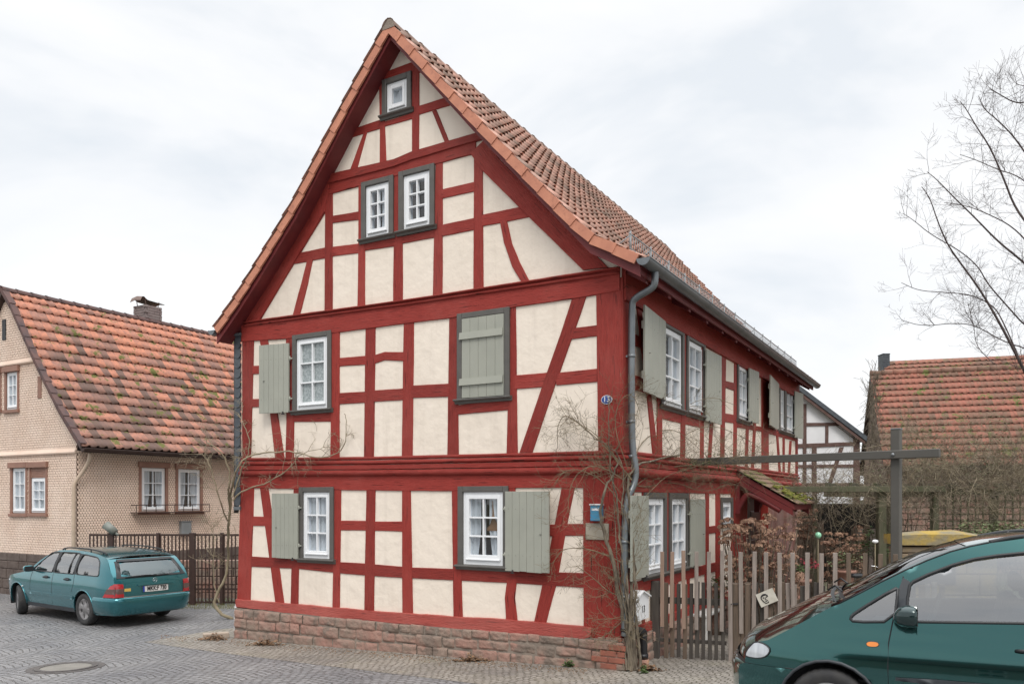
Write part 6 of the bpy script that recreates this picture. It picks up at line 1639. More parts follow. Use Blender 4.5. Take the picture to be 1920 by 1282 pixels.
# ================================================================ sandstone gate wall with yellow lichen cap
M['lichen'] = mat('lichen_cap', (0.40, 0.275, 0.06), 0.95, col2=(0.24, 0.205, 0.13), vs=5, lo=.42, hi=.62, bump=.8, bs=18, bd=.02)
M['lichen2'] = mat('lichen_stone', (0.30, 0.21, 0.09), 0.95, col2=(0.21, 0.165, 0.12), vs=3, lo=.4, hi=.6, bump=.7, bs=14, bd=.02)
dS = dpost + 0.75
def sx(px): return (px - CX) / F * dS
def szz(py): return EYE + (HY - py) / F * dS
sw = empty('sandstone_gate_wall', (sx(1775), dS, ground(sx(1775), dS))); tag(sw, 'sandstone wall block with yellow lichen covered cap right of the grey pergola post', 'wall')
mb = MB(); g0 = ground(sx(1775), dS); rr = random.Random(6); zt_ = szz(1024); z = g0 - .1
while z < zt_ - .02:
    h = min(.30, zt_ - z); x = sx(1690)
    while x < sx(1868):
        w = min(rr.uniform(.35, .6), sx(1870) - x)
        mb.box((x + w / 2, dS + .20 + rr.uniform(-.006, .006), z + h / 2), w - .012, .42, h - .012, ch=.014); x += w
    z += h
mb.build('masonry', M['lichen2'], sw)
mb = MB(); mb.sweep([[Vector((x, dS - .06, szz(1021))), Vector((x, dS - .06, za)), Vector((x, dS + .17, zb)), Vector((x, dS + .46, za)), Vector((x, dS + .46, szz(1021)))] for x, za, zb in ((sx(1685), szz(1003), szz(1003) + .02), (sx(1725), szz(1001), szz(996)), (sx(1800), szz(1001), szz(994)), (sx(1872), szz(1008), szz(1007)))], closed=True, cap=True)
mb.build('cap_stone', M['lichen'], sw)
mb = MB(); mb.box(((sx(1697) + sx(1790)) / 2, dS - .022, (szz(1047) + szz(1095)) / 2), sx(1790) - sx(1697), .03, szz(1047) - szz(1095), ch=.01); mb.build('recess_shade', M['trimgrey'], sw)  # dark box on the wall face, painting the shade of a recess
# ================================================================ background: white timbered barn
M['whitewash'] = mat('whitewash', (0.74, 0.74, 0.75), 0.9, col2=(0.66, 0.66, 0.67), vs=2, bump=.3, bs=6)
M['brownbeam'] = mat('brown_beam', (0.085, 0.045, 0.035), 0.8, col2=(0.12, 0.07, 0.06), vs=6, bump=.3)
dB = 27.0; WBn = Plane(Vector((0, dB, 0)), Vector((1, 0, 0)), Vector((0, -1, 0)))
wb = empty('white_timbered_barn', (10.2, dB, -.2)); tag(wb, 'white barn gable with dark brown timbers and grey sloping roof edge behind the red house', 'barn')
pA = WBn.tz(1440, 693); pB = WBn.tz(1617, 826)
mb = MB(); mb.sweep([[WBn.w(t, z, o) for t, z in ((pA[0], -.3), pA, (pB[0] - .1, pB[1]), (pB[0] - .1, -.3))] for o in (0, -5)], closed=True, cap=True); mb.build('wall', M['whitewash'], wb)
mb = MB(); mb.sweep([[WBn.w(t, z, o) for t, z in (pA, (pB[0] + .05, pB[1] - .04), (pB[0] + .05, pB[1] + .13), (pA[0], pA[1] + .17))] for o in (.25, -5)], closed=True, cap=True); rb_ = mb.build('roof', M['slate'], wb)
mb = MB(); mb.sweep([[WBn.w(t, z, o) for t, z in ((pA[0], pA[1] - .12), (pB[0], pB[1] - .15), (pB[0], pB[1] - .04), (pA[0], pA[1]))] for o in (.22, .18)], closed=True, cap=True); mb.build('bargeboard', M['brownbeam'], rb_)
def bb(pairs, nm='timber_beam'):
    strip(WBn, [(Vector(WBn.tz(*a)), Vector(WBn.tz(*b))) for a, b in pairs], nm, .03 + .001 * rnd.randint(0, 9), 'brownbeam', wb)
for pr_ in ([((1505, 757), (1512, 757)), ((1505, 960), (1512, 960))], [((1495, 792.5), (1495, 799)), ((1572, 792), (1572, 798))], [((1547, 798), (1553, 798)), ((1547, 836), (1553, 836))], [((1495, 832), (1495, 840)), ((1607, 828), (1607, 835))],
            [((1495, 871), (1495, 877)), ((1607, 870), (1607, 876))], [((1522, 838), (1531, 838)), ((1522, 960), (1531, 960))], [((1600, 820), (1612, 826)), ((1600, 960), (1612, 960))], [((1574, 838), (1582, 838)), ((1552, 905), (1560, 905))], [((1560, 792), (1567, 798)), ((1600, 822), (1607, 826))], [((1495, 905), (1495, 912)), ((1607, 905), (1607, 912))]): bb(pr_)
# ================================================================ red roofed barn and the house behind it
dR = 28.0; rd = Vector((0.958, -0.287, 0)); RO = at(1631, 701, dR + 2.2); RO2 = Vector((RO.x, RO.y, 0))
RP = Plane(RO2, rd, Vector((-0.287, -0.958, 0)))     # plane through the ridge, n towards us
zrd = RO.z; rb = empty('red_roofed_barn', (RO.x + 5, RO.y - 3, -.2)); tag(rb, 'long barn with mossy red tiled roof above a stone wall at the far right', 'barn')
run = 3.3; zev = None; p_ = RP.w(.3, 0, run); zev = EYE + (HY - 873) / F * p_.y
LB = 12.0
prf = [RP.w(0, zrd, 0), RP.w(0, zev, run)]
mb = MB(); sec = [(zrd - .03, 0), (zev - .03, run), (zev - .15, run), (zrd - .2, 0), (zev - .15, -run), (zev - .03, -run)]
mb.sweep([[RP.w(t, z, o) for z, o in sec] for t in (0, LB)], closed=True, cap=True); rro = mb.build('roof', M['darkbrown'], rb)
tiles('roof_tiles', 'tile3', rro, None, rd, LB, prf, .21, .33, wave=.06, seed=21, lift=.025)
mb = MB()
for i in range(30): o0 = i * .4; mb.tube([RP.w(o0, zrd + .0, 0), RP.w(o0 + .42, zrd - .01, 0)], [.13, .11], 10)
mb.build('ridge_cap', M['tile3'], rro)
M['barnwall'] = mat('barn_stone', (0.25, 0.155, 0.115), 0.9, col2=(0.17, 0.12, 0.09), vs=3, bump=.6, bs=8, bd=.03)
mb = MB(); rr = random.Random(9); z = -.3
mb.sweep([[RP.w(t, z_, o) for z_, o in ((-.4, run - .38), (zev, run - .38), (zrd - .25, 0), (zev, -run + .4), (-.4, -run + .4))] for t in (.15, LB - .2)], closed=True, cap=True); bw_ = mb.build('wall', M['barnwall'], rb)
mb = MB()
while z < zev - .25:
    t = .15
    while t < LB - .3:
        w = rr.uniform(.25, .6); pbox(mb, RP, t + .012, t + w - .01, z + .012, z + .185, run - .4, run - .335 + rr.uniform(0, .02), .012); t += w
    z += .2
mb.build('stone_courses', M['stonered'], bw_)
# solid box, its black colour standing in for the shade inside a shed
mb = MB(); a = RP.tz(1500, 950, run)[0]
mb.box((at(1570, 990, 24).x, 24.6, .85), 2.6, 2.0, 2.4); sh_ = mb.build('shed_shade_box', mat('shed_shade', (.012, .011, .010), .95, spec=.05)); tag(sh_, 'low shed at the back of the yard, its shaded inside painted as a black box', 'shed')
# house behind with higher ridge and slate chimney
R3 = Plane(RP.w(0.2, 0, -7.5), rd, RP.n); zr3 = EYE + (HY - 679) / F * R3.w(1, 0).y
hb_ = empty('tiled_house', R3.w(4, -.2)); tag(hb_, 'house whose red tiled ridge and chimney rise behind the barn roof', 'house')
t3 = R3.tz(1655, 680)[0]
mb = MB(); mb.sweep([[R3.w(t, z, o) for z, o in ((zr3 - .02, 0), (zr3 - 3, 3.6), (zr3 - 3.2, 3.5), (-.3, 3.3), (-.3, -3.3), (zr3 - 3.2, -3.5), (zr3 - 3, -3.6))] for t in (t3, 13)], closed=True, cap=True); h3 = mb.build('body', M['whitewash'], hb_)
tiles('roof_tiles', 'tile3', hb_, None, rd, 13 - t3, [R3.w(t3, zr3 + .02, 0), R3.w(t3, zr3 - 3, 3.65)], .25, .33, wave=.05, seed=22)
mb = MB(); c0 = R3.w(R3.tz(1656, 690)[0], 0, .2); zc3 = EYE + (HY - 666) / F * c0.y
mb.box((c0.x, c0.y, zc3 - .9), .30, .5, 1.8, ch=.01); mb.box((c0.x, c0.y, zc3 + .02), .34, .54, .05, ch=.01); z = zc3 - 1.0
while z < zc3: mb.box((c0.x, c0.y, z), .315, .515, .06, ch=.004); z += .085
mb.build('chimney', M['slate'], hb_)
# ================================================================ weathered timber pergola behind the fence
M['mosswood'] = mat('mossy_timber', (0.115, 0.105, 0.07), 0.9, col2=(0.08, 0.085, 0.045), vs=5, stretch=(3, 3, .7), bump=.4)
op = empty('mossy_pergola', (at(1600, 900, 16).x, 16.5, -.15)); tag(op, 'weathered mossy timber pergola overgrown with twigs behind the picket fence', 'pergola')
for px, dep, w, yt in ((1527, 17.5, .10, 930), (1652, 15.3, .15, 916), (1753, 15.1, .10, 918), (1862, 16.0, .12, 918), (1668, 18.5, .13, 940)):
    p = at(px, yt, dep); mb = MB(); g = -.25; mb.box((p.x, p.y, (p.z + g) / 2), w, w, p.z - g, ch=.012); mb.build('post', M['mosswood'], op)
for (xa, ya, da), (xb, yb, db), w in (((1470, 917, 15.4), (1772, 917, 15.0), .11), ((1640, 921, 16.1), (1925, 919, 15.8), .13), ((1545, 926, 18.5), (1790, 922, 18.2), .12)):
    a = at(xa, ya, da); b = at(xb, yb, db); b.z = a.z; mb = MB(); bar(mb, a, b, .08, w); mb.build('beam', M['mosswood'], op)
mb = MB()
for px in range(1550, 1925, 45):
    a = at(px, 918, 15.6); b = at(px, 918, 18.6); b.x += .3; b.z = a.z + .1; a.z += .1; bar(mb, a, b, .06, .09)
mb.build('rafter_slats', M['mosswood'], op)
# wooden lattice
lt = empty('lattice_screen', (at(1830, 960, 15.4).x, 15.4, 0)); tag(lt, 'square wooden lattice screen before the stone wall at the far right', 'trellis')
for i in range(17):
    x = at(1745 + i * 14, 960, 15.4).x; mb = MB(); mb.box((x, 15.4, EYE + (HY - 966) / F * 15.4), .025, .015, 90 / F * 15.4); mb.build('upright_slat', M['mosswood'], lt)
for i in range(7):
    z = EYE + (HY - (925 + i * 13)) / F * 15.4; mb = MB(); a = at(1740, 900, 15.42); b = at(1970, 900, 15.42); mb.box(((a.x + b.x) / 2, 15.42, z), b.x - a.x, .015, .022); mb.build('cross_slat', M['mosswood'], lt)
# wooden screen boards in the yard
bs_ = empty('board_screen', (at(1605, 1010, 17).x, 17, -.2)); tag(bs_, 'screen of upright weathered grey boards beside the dried hydrangea in the yard', 'screen')
for i in range(5):
    p = at(1597 + i * 12, 985 + rr.uniform(-3, 6), 17 + i * .02); mb = MB(); mb.box((p.x, p.y, (p.z - .25) / 2), .12, .02, p.z + .25, Matrix.Rotation(R_(3), 3, 'Y'), ch=.004); mb.build('board', M['paleslat' if i % 2 else 'brownslat'], bs_)
bs2 = empty('board_fence', (at(1515, 1010, 18.5).x, 18.5, -.2)); tag(bs2, 'brown board fence in the shade between the stone doorway and the mossy post', 'fence')
for i in range(9):
    p = at(1497 + i * 5.6, 978 + rr.uniform(-2, 2), 18.5); mb = MB(); mb.box((p.x, p.y, (p.z - .25) / 2), .062, .02, p.z + .25, ch=.003); mb.build('board', M['brownslat'], bs2)
# mint ball on a stake and white ornament
M['mint'] = mat('mint_glass', (0.28, 0.62, 0.40), 0.15, coat=.5); M['bamboo'] = mat('stake', (0.30, 0.25, 0.16), .8)
def ball_on_stake(px, py, dep, r, m, nm, lab, cat, sxx=1.0):
    p = at(px, py, dep); g = ground(p.x, p.y); e = empty(nm, (p.x, p.y, g)); tag(e, lab, cat); mb = MB(); n = 12
    mb.sweep([[p + Vector((r * sxx * math.sin(a) * math.cos(b), r * math.sin(a) * math.sin(b), r * math.cos(a))) for b in [2 * math.pi * j / 16 for j in range(17)]] for a in [math.pi * i / n for i in range(n + 1)]], smooth=True); mb.build('ball', M[m], e)
    mb = MB(); mb.tube([Vector((p.x, p.y + .01, g)), p - Vector((0, 0, r * .9))], .008, 5); mb.build('stake', M['bamboo'], e)
ball_on_stake(1534, 1003, 14.5, .058, 'mint', 'garden_ball', 'mint green ball on a thin stake behind the picket fence', 'garden ball')
ball_on_stake(1641, 1014.5, 14.5, .034, 'white', 'white_ornament', 'small white leaf shaped garden ornament on a stem beside the mossy pergola post', 'ornament', 1.7)
# white bench behind the gate
M['whitewood'] = mat('white_garden_wood', (0.60, 0.60, 0.58), 0.6, col2=(0.5, 0.5, 0.48), vs=6)
wbn = empty('white_garden_bench', (at(1325, 1150, 13).x, 13.2, -.1)); tag(wbn, 'white painted garden bench half hidden behind the wooden gate', 'bench')
bc = Vector((at(1325, 1150, 13).x, 13.2, ground(3, 13))); Rb = Matrix.Rotation(math.atan2(SD.y, SD.x), 3, 'Z')
def bp(nm, off, sz): mb = MB(); mb.box(bc + Rb @ Vector(off), *sz, Rb, ch=.006); mb.build(nm, M['whitewood'], wbn)
bp('seat', (0, 0, .43), (1.1, .42, .04)); bp('backrest', (0, .2, .72), (1.1, .03, .10)); bp('backrest', (0, .2, .56), (1.1, .03, .07))
for x in (-.5, .5):
    for y in (-.18, .19): bp('leg', (x, y, .21 if y < 0 else .38), (.05, .05, .42 if y < 0 else .76))
# planter boxes and pot
for px, py, dep, m, lab in ((1338, 1100, 13.6, 'stonered', 'red flower pot with dark green conifer sprigs behind the gate'), (1500, 1085, 14.2, 'terracotta', 'terracotta flower pot with low plants behind the picket fence'), (1585, 1068, 15, 'terracotta', 'wide terracotta planter with yellow green leaves beside the bicycle')):
    p = at(px, py, dep); g = ground(p.x, p.y); e = empty('flower_pot', (p.x, p.y, g)); tag(e, lab, 'flower pot'); mb = MB()
    prof = [(.13, 0), (.17, .24), (.195, .24), (.195, .29), (.165, .29), (.16, .25)]; h = p.z - g
    mb.sweep([[Vector((p.x + q * math.cos(a), p.y + q * math.sin(a), g + z + h - .29)) for q, z in prof] for a in [2 * math.pi * i / 20 for i in range(21)]], smooth=True)
    mb.tube([Vector((p.x, p.y, g)), Vector((p.x, p.y, g + max(h - .29, .02)))], .15, 12); mb.build('pot', M[m], e)
    e['_top'] = 1; del e['_top']
# bicycle behind the fence
M['brasspaint'] = mat('brown_frame_paint', (0.10, 0.065, 0.02), 0.3, coat=.6)
bk = empty('bicycle', (0, 0, 0)); tag(bk, 'parked bicycle with black saddle and chrome handlebar behind the picket fence', 'bicycle')
bo = at(1628, 1100, 14.3); bk.location = (bo.x, bo.y, ground(bo.x, bo.y)); bk.rotation_euler = (0, 0, R_(12))
for x in (-.52, .52):
    w_ = bpy.data.objects.new('wheel', None); COL.objects.link(w_); w_.parent = bk; w_.location = (x, 0, .34)
    mb = MB(); mb.tube([Vector((.33 * math.cos(a), 0, .33 * math.sin(a))) for a in [2 * math.pi * i / 32 for i in range(33)]], .018, 6, cap=False); mb.build('tyre', M['rubber'], w_, local=True)
    mb = MB()
    for i in range(14): a = 2 * math.pi * i / 14; mb.tube([Vector((0, .015, 0)), Vector((.31 * math.cos(a), 0, .31 * math.sin(a)))], .0025, 3)
    mb.build('spokes', M['galv'], w_, local=True)
mb = MB()
for a, b in (((-.52, 0, .34), (-.2, 0, .80)), ((-.52, 0, .34), (-.08, 0, .32)), ((-.08, 0, .32), (-.2, 0, .86)), ((-.08, 0, .32), (.36, 0, .72)), ((-.18, 0, .78), (.33, 0, .82)), ((.31, 0, .92), (.52, 0, .34))): mb.tube([Vector(a), Vector(b)], .016, 6)
mb.build('frame', M['brasspaint'], bk, local=True)
mb = MB(); mb.tube(soft((.26, -.28, 1.06), (.36, -.25, 1.05), (.32, 0, .96), (.36, .25, 1.05), (.26, .28, 1.06)), .012, 6); mb.build('handlebar', M['chrome'], bk, local=True)
mb = MB(); mb.box((-.22, 0, .92), .26, .16, .07, ch=.03); mb.build('saddle', M['trim'], bk, local=True)
mb = MB(); mb.tube([Vector((-.52 + .37 * math.cos(a), 0, .34 + .37 * math.sin(a))) for a in [math.pi * (.15 + .8 * i / 12) for i in range(13)]], .018, 5); mb.build('mudguard', M['chrome'], bk, local=True)
# ================================================================ manhole cover
mc = ong(124, 1251); mh_ = empty('manhole_cover', (mc.x, mc.y, mc.z)); tag(mh_, 'round grey manhole cover with concrete centre set in the cobbled road', 'manhole cover')
M['castiron'] = mat('cast_iron', (0.10, 0.09, 0.085), 0.6, bump=.5, bs=60); M['concrete'] = mat('concrete', (0.24, 0.225, 0.20), 0.85, bump=.5, bs=40, col2=(.19, .18, .16))
def disc(r0, r1, h0, h1, nm, m):
    mb = MB(); mb.sweep([[Vector((mc.x + r * math.cos(a), mc.y + r * math.sin(a), ground(mc.x + r * math.cos(a), mc.y + r * math.sin(a)) + h)) for r, h in ((r1, 0.0), (r1, h1), (r0, h1), (r0, 0.0))] for a in [2 * math.pi * i / 40 for i in range(41)]]); mb.build(nm, M[m], mh_)
Rm = 66 / F * mc.y
disc(Rm * .66, Rm * .80, 0, .016, 'ring', 'castiron'); disc(.001, Rm * .655, 0, .010, 'cover_plate', 'concrete'); disc(Rm * .82, Rm, 0, .008, 'setting_ring', 'castiron')
# wooden block and white sleeve at the left corner
p = ong(405, 1196); mb = MB(); mb.box((p.x, p.y, p.z + .05), .42, .16, .09, Matrix.Rotation(R_(25), 3, 'Z'), ch=.006); o_ = mb.build('wooden_block', M['whitewood'] if False else mat('pale_block', (.42, .34, .27), .8)); tag(o_, 'short pale wooden block lying by the left corner of the stone plinth', 'block')
mb = MB(); c = FP.w(W_H + .17, 0, -.02); mb.tube(soft((c.x, c.y, ground(c.x, c.y)), (c.x, c.y, .25), (c.x + .02, c.y, .38), (c.x + .14, c.y + .05, .46), (c.x + .2, c.y + .1, .46)), [.03] * 17, 8)
o_ = mb.build('white_pipe', M['white']); tag(o_, 'white plastic pipe bent over the left end of the stone plinth', 'pipe')
# ================================================================ PLANTS
M['bark'] = mat('bark_grey', (0.20, 0.165, 0.12), 0.9, col2=(0.095, 0.075, 0.055), vs=14, lo=.4, hi=.6, bump=.9, bs=24, bd=.02, stretch=(1, 1, .35))
M['barkd'] = mat('bark_dark', (0.055, 0.042, 0.042), 0.9, col2=(0.085, 0.065, 0.06), vs=9)
M['greenstem'] = mat('green_brown_stem', (0.23, 0.185, 0.11), 0.8, col2=(0.13, 0.095, 0.055), vs=6)
M['dryt'] = mat('dry_twig', (0.34, 0.285, 0.195), 0.85, col2=(0.22, 0.18, 0.115), vs=6)
M['dryleaf'] = mat('dry_brown_bloom', (0.36, 0.22, 0.145), 0.9, col2=(0.20, 0.115, 0.08), vs=7, lo=.35, hi=.65)
M['leaf'] = mat('leaf_green', (0.085, 0.13, 0.035), 0.7, col2=(0.05, 0.085, 0.025), vs=8)
M['ivy'] = mat('ivy_green', (0.19, 0.22, 0.10), 0.7, col2=(0.06, 0.085, 0.03), vs=8)
M['litter'] = mat('leaf_litter', (0.26, 0.15, 0.08), 0.9, col2=(0.15, 0.09, 0.05), vs=20, lo=.4, hi=.6)
pr = random.Random(21)
def rv(s=1.0): return Vector((pr.uniform(-1, 1), pr.uniform(-1, 1), pr.uniform(-1, 1))) * s
def grow(mb, p, d, L, r, lvl, kids=3, sag=0.0, wig=0.25, n=4, up=0.0, spread=0.8, kf=0.55, taper=.25, seg=7, minr=.0012, bounds=None):
    pts_ = [Vector(p)]; d = Vector(d).normalized(); st = L / seg
    dirs = []
    for i in range(seg):
        d = (d + rv(wig) * .6 + Vector((0, 0, up - sag * (i / seg)))).normalized(); q = pts_[-1] + d * st
        if bounds and not bounds(q): d = (d + Vector((0, 0, .2)) - rv(.1)).normalized(); q = pts_[-1] + d * st * .5
        pts_.append(q); dirs.append(d.copy())
    rs = [max(r * (1 - (1 - taper) * i / seg), minr) for i in range(seg + 1)]
    mb.tube(pts_, rs, n if r > .006 else 3, cap=False)
    if lvl > 0:
        for k in range(kids):
            i = pr.randint(1, seg - 1); a = rv().normalized(); a = (a - dirs[i] * a.dot(dirs[i])).normalized()
            grow(mb, pts_[i], dirs[i] * (1 - spread * .5) + a * spread, L * kf * pr.uniform(.6, 1.2), rs[i] * .55, lvl - 1, kids, sag, wig, n, up, spread, kf, taper, max(4, seg - 1), minr, bounds)
    return pts_
def leaves(mb, pts_, n, size, spread, droop=0.3, mi=0):
    for _ in range(n):
        c = pr.choice(pts_) + rv(spread); a = pr.random() * 6.283; t = pr.uniform(-.6, .9); s = size * pr.uniform(.6, 1.3)
        u = Vector((math.cos(a), math.sin(a), t * .6)).normalized() * s; v = Vector((-math.sin(a), math.cos(a), pr.uniform(-.6, .6))).normalized() * s * .55
        mb.add([c - u, c - u * .2 + v, c + u * .35 + v * .8, c + u, c + u * .35 - v * .8, c - u * .2 - v], [(0, 1, 2, 3), (0, 3, 4, 5)], mi=mi)
def guided(mb, px_pts, r0, r1, n=6, it=2, wob=0.0):
    p = smooth_path([at(*q) for q in px_pts], it=it)
    if wob: p = [q + rv(wob) for q in p]
    k = len(p); mb.tube(p, [r0 + (r1 - r0) * i / (k - 1) for i in range(k)], n, cap=False); return p
def LBX(q):
    x_, y_ = CX + F * q.x / q.y, HY - F * (q.z - EYE) / q.y
    return not (1188 < x_ < 1222 and 1085 < y_ < 1170)
def from_path(mb, p, count, L, r, lvl, f0=0.15, toward=None, **k):
    for _ in range(count):
        i = int(len(p) * pr.uniform(f0, .98)); i = min(max(i, 1), len(p) - 2)
        if k.get('bounds') and not LBX(p[i]): continue
        if True: pass
        t = (p[i + 1] - p[i - 1]).normalized(); a = rv().normalized(); a = (a - t * a.dot(t)).normalized()
        d = t * .6 + a * .8 + (toward or Vector((0, 0, 0)))
        grow(mb, p[i], d, L * pr.uniform(.5, 1.2) * (1.1 - .5 * i / len(p)), r, lvl, **k)
# ---- bare tree entering from the right
tree = empty('bare_tree', (at(2060, 900, 15).x, 15, -.1)); tag(tree, 'bare winter tree with thin dark branches reaching in from the right edge of the sky', 'tree')
D = 15.0
mb = MB()
tr_p = smooth_path([at(2075, 1150, D), at(2060, 900, D), at(2030, 760, D), at(1990, 640, D), at(1985, 480, D)], it=2); mb.tube(tr_p, [.16 - .11 * i / (len(tr_p) - 1) for i in range(len(tr_p))], 10)
mb.build('trunk', M['bark'], tree)
G = [
 ([(2025, 780, D), (1960, 760, D - .5), (1925, 705, D - .7), (1893, 640, D - .8), (1860, 580, D - .8), (1832, 535, D - .8), (1800, 492, D - .8), (1776, 458, D - .9), (1758, 415, D - 1), (1744, 372, D - 1), (1728, 350, D - 1)], .034, 14),
 ([(1995, 650, D), (1950, 520, D), (1915, 488, D), (1870, 452, D), (1825, 405, D), (1790, 372, D), (1758, 338, D), (1738, 322, D)], .028, 13),
 ([(1988, 560, D), (1945, 440, D), (1905, 395, D + .3), (1880, 330, D + .3), (1856, 275, D + .3), (1832, 240, D + .3), (1812, 205, D + .3), (1800, 190, D + .3)], .028, 13),
 ([(1985, 480, D), (1950, 330, D + .5), (1905, 260, D + .5), (1870, 225, D + .5), (1845, 205, D + .5), (1835, 180, D + .5)], .024, 12),
 ([(1985, 480, D), (1960, 250, D), (1930, 190, D), (1905, 195, D), (1870, 175, D), (1855, 165, D)], .022, 9),
 ([(1975, 300, D), (1960, 160, D - .5), (1935, 165, D - .5), (1905, 158, D - .5)], .016, 7),
 ([(1930, 715, D - .6), (1880, 600, D - .4), (1862, 572, D), (1820, 552, D), (1770, 548, D), (1722, 545, D), (1690, 530, D)], .016, 9),
 ([(1990, 640, D), (1930, 620, D + .6), (1885, 570, D + .6), (1850, 530, D + .6), (1835, 500, D + .6), (1800, 470, D + .6), (1745, 440, D + .6), (1712, 412, D + .6), (1692, 400, D + .6)], .020, 11),
 ([(2000, 700, D), (1930, 655, D), (1880, 640, D), (1830, 610, D), (1790, 605, D), (1730, 612, D), (1690, 600, D)], .014, 8),
 ([(1990, 600, D), (1940, 470, D - 1), (1900, 425, D - 1), (1850, 400, D - 1), (1810, 385, D - 1), (1770, 380, D - 1)], .016, 8),
 ([(1985, 500, D), (1945, 360, D - .5), (1910, 330, D - .5), (1870, 318, D - .5), (1830, 300, D - .5), (1800, 290, D - .5)], .014, 7),
 ([(1862, 680, D - .8), (1830, 650, D), (1826, 610, D), (1815, 570, D)], .008, 5),
]
for i, (g, r, n) in enumerate(G):
    mb = MB(); p = guided(mb, g, r * .95, .0045); from_path(mb, p, n + 5, .85, .0052, 2, f0=.05, toward=Vector((-.12, 0, -.02)), kids=4, wig=.22, up=.03, spread=.65, kf=.6, minr=.0016)
    mb.build('limb', M['barkd'], tree)
# ---- climber at the left corner of the red house
vn = empty('bare_climber', ong(410, 1160)); tag(vn, 'leafless climber with pale twisted stems at the left corner of the red house', 'climbing plant')
dv = FP.w(W_H + .1, 0, .25).y
def dw(px, py, o=.1): p = FP.px(px, py, o); return p.y
mb = MB()
dg_ = ong(434, 1160).y; dm_ = (dg_ * 2 + dv) / 3; dn_ = (dg_ + dv * 2) / 3
S_v = [[(436, 1160, dg_), (412, 1150, dg_), (400, 1130, dg_), (408, 1110, dg_), (423, 1085, dg_), (428, 1040, dg_), (427, 1000, dm_), (431, 960, dn_), (428, 920, dv), (432, 890, dv - .05), (424, 860, dv - .1), (404, 838, dv - .2), (388, 830, dv - .2)],
       [(427, 1000, dm_), (433, 950, dn_), (434, 912, dv), (441, 888, dv - .15), (450, 866, dv - .3), (474, 850, dw(474, 850)), (505, 848, dw(505, 848)), (548, 845, dw(548, 845)), (600, 862, dw(600, 862)), (640, 848, dw(640, 848)), (652, 812, dw(652, 812)), (646, 775, dw(646, 775))],
       [(436, 930, dv), (446, 900, dw(446, 900)), (458, 868, dw(458, 868)), (470, 838, dw(470, 838)), (460, 800, dw(460, 800)), (445, 775, dw(445, 775))],
       [(436, 938, dv), (455, 920, dw(455, 920)), (500, 905, dw(500, 905)), (545, 880, dw(545, 880)), (560, 850, dw(560, 850)), (610, 838, dw(610, 838))],
       [(430, 980, dn_), (415, 950, dv - .1), (402, 900, dv - .2), (392, 870, dv - .2), (380, 850, dv - .2)],
       [(410, 1128, dg_), (398, 1080, dg_), (404, 1020, dg_), (396, 985, dg_)]]
for g, r in zip(S_v, (.036, .022, .017, .016, .016, .013)):
    p = guided(mb, g, r, r * .22, n=7, wob=.012); from_path(mb, p, 13, .50, .0055, 2, f0=.4, kids=3, wig=.35, up=-.02, spread=.9, kf=.6, minr=.0022)
mb.build('stem', M['dryt'], vn)
# ---- rose at the right corner
def dq(px, py, o=.22): p = SP.px(px, py, o); return p.y
base = ong(1185, 1254); rose = empty('climbing_rose', base); tag(rose, 'old bare climbing rose winding up the downpipe at the right corner of the red house', 'climbing plant')
d0 = base.y - .13
mb = MB()
paths = [([(1182, 1256, d0), (1180, 1225, d0), (1176, 1190, d0), (1168, 1150, d0), (1158, 1100, d0), (1150, 1060, d0), (1140, 1020, d0), (1128, 985, d0), (1126, 950, d0), (1134, 915, d0), (1150, 890, d0), (1160, 860, d0)], .062, .012),
         ([(1188, 1256, d0), (1186, 1220, d0), (1182, 1170, d0), (1184, 1120, d0), (1188, 1060, d0), (1186, 1000, d0), (1180, 940, d0), (1176, 900, d0), (1190, 872, d0 + .1), (1230, 862, d0 + .6), (1290, 850, 13)], .050, .012),
         ([(1194, 1256, d0), (1192, 1225, d0), (1188, 1190, d0), (1187, 1150, d0), (1191, 1110, d0), (1192, 1070, d0), (1188, 1035, d0), (1183, 990, d0), (1172, 960, d0)], .028, .008),
         ([(1178, 1256, d0 - .03), (1177, 1210, d0 - .03), (1183, 1160, d0 - .03), (1170, 1110, d0 - .03), (1168, 1050, d0), (1160, 980, d0), (1155, 920, d0), (1143, 870, d0), (1140, 810, d0), (1142, 745, d0)], .030, .006),
         ([(1190, 1250, d0), (1188, 1190, d0 - .04), (1178, 1140, d0 - .04), (1176, 1080, d0), (1172, 1000, d0), (1165, 940, d0), (1172, 880, d0), (1150, 840, d0), (1110, 820, d0), (1076, 780, d0 + .3)], .028, .004),
         ([(1172, 1258, d0), (1170, 1220, d0 + .05), (1176, 1170, d0 + .05), (1186, 1130, d0 + .05)], .045, .02), ([(1200, 1258, d0), (1200, 1225, d0 + .03), (1198, 1185, d0 + .03), (1190, 1140, d0 + .05)], .040, .015)]
for g, r0, r1 in paths:
    guided(mb, g, r0 * .62, r1 * .8, n=8, wob=.012)
for k_ in range(9):
    g, r0, r1 = paths[k_ % 5]; ox = pr.uniform(-9, 9)
    guided(mb, [(a + ox * (1 - .5 * j / len(g)) + pr.uniform(-5, 5), b_, c_ + pr.uniform(-.04, .05)) for j, (a, b_, c_) in enumerate(g[:pr.randint(5, len(g))])], pr.uniform(.007, .014), .003, n=5, wob=.006)
rs_ = mb.build('stem', M['bark'], rose)
mb = MB()
for g, r0, r1 in paths:
    p = smooth_path([at(*q) for q in g], it=1); from_path(mb, p, 16, .55, .004, 2, f0=.3, kids=3, wig=.3, up=.02, spread=.8, kf=.6, minr=.0018, bounds=LBX)
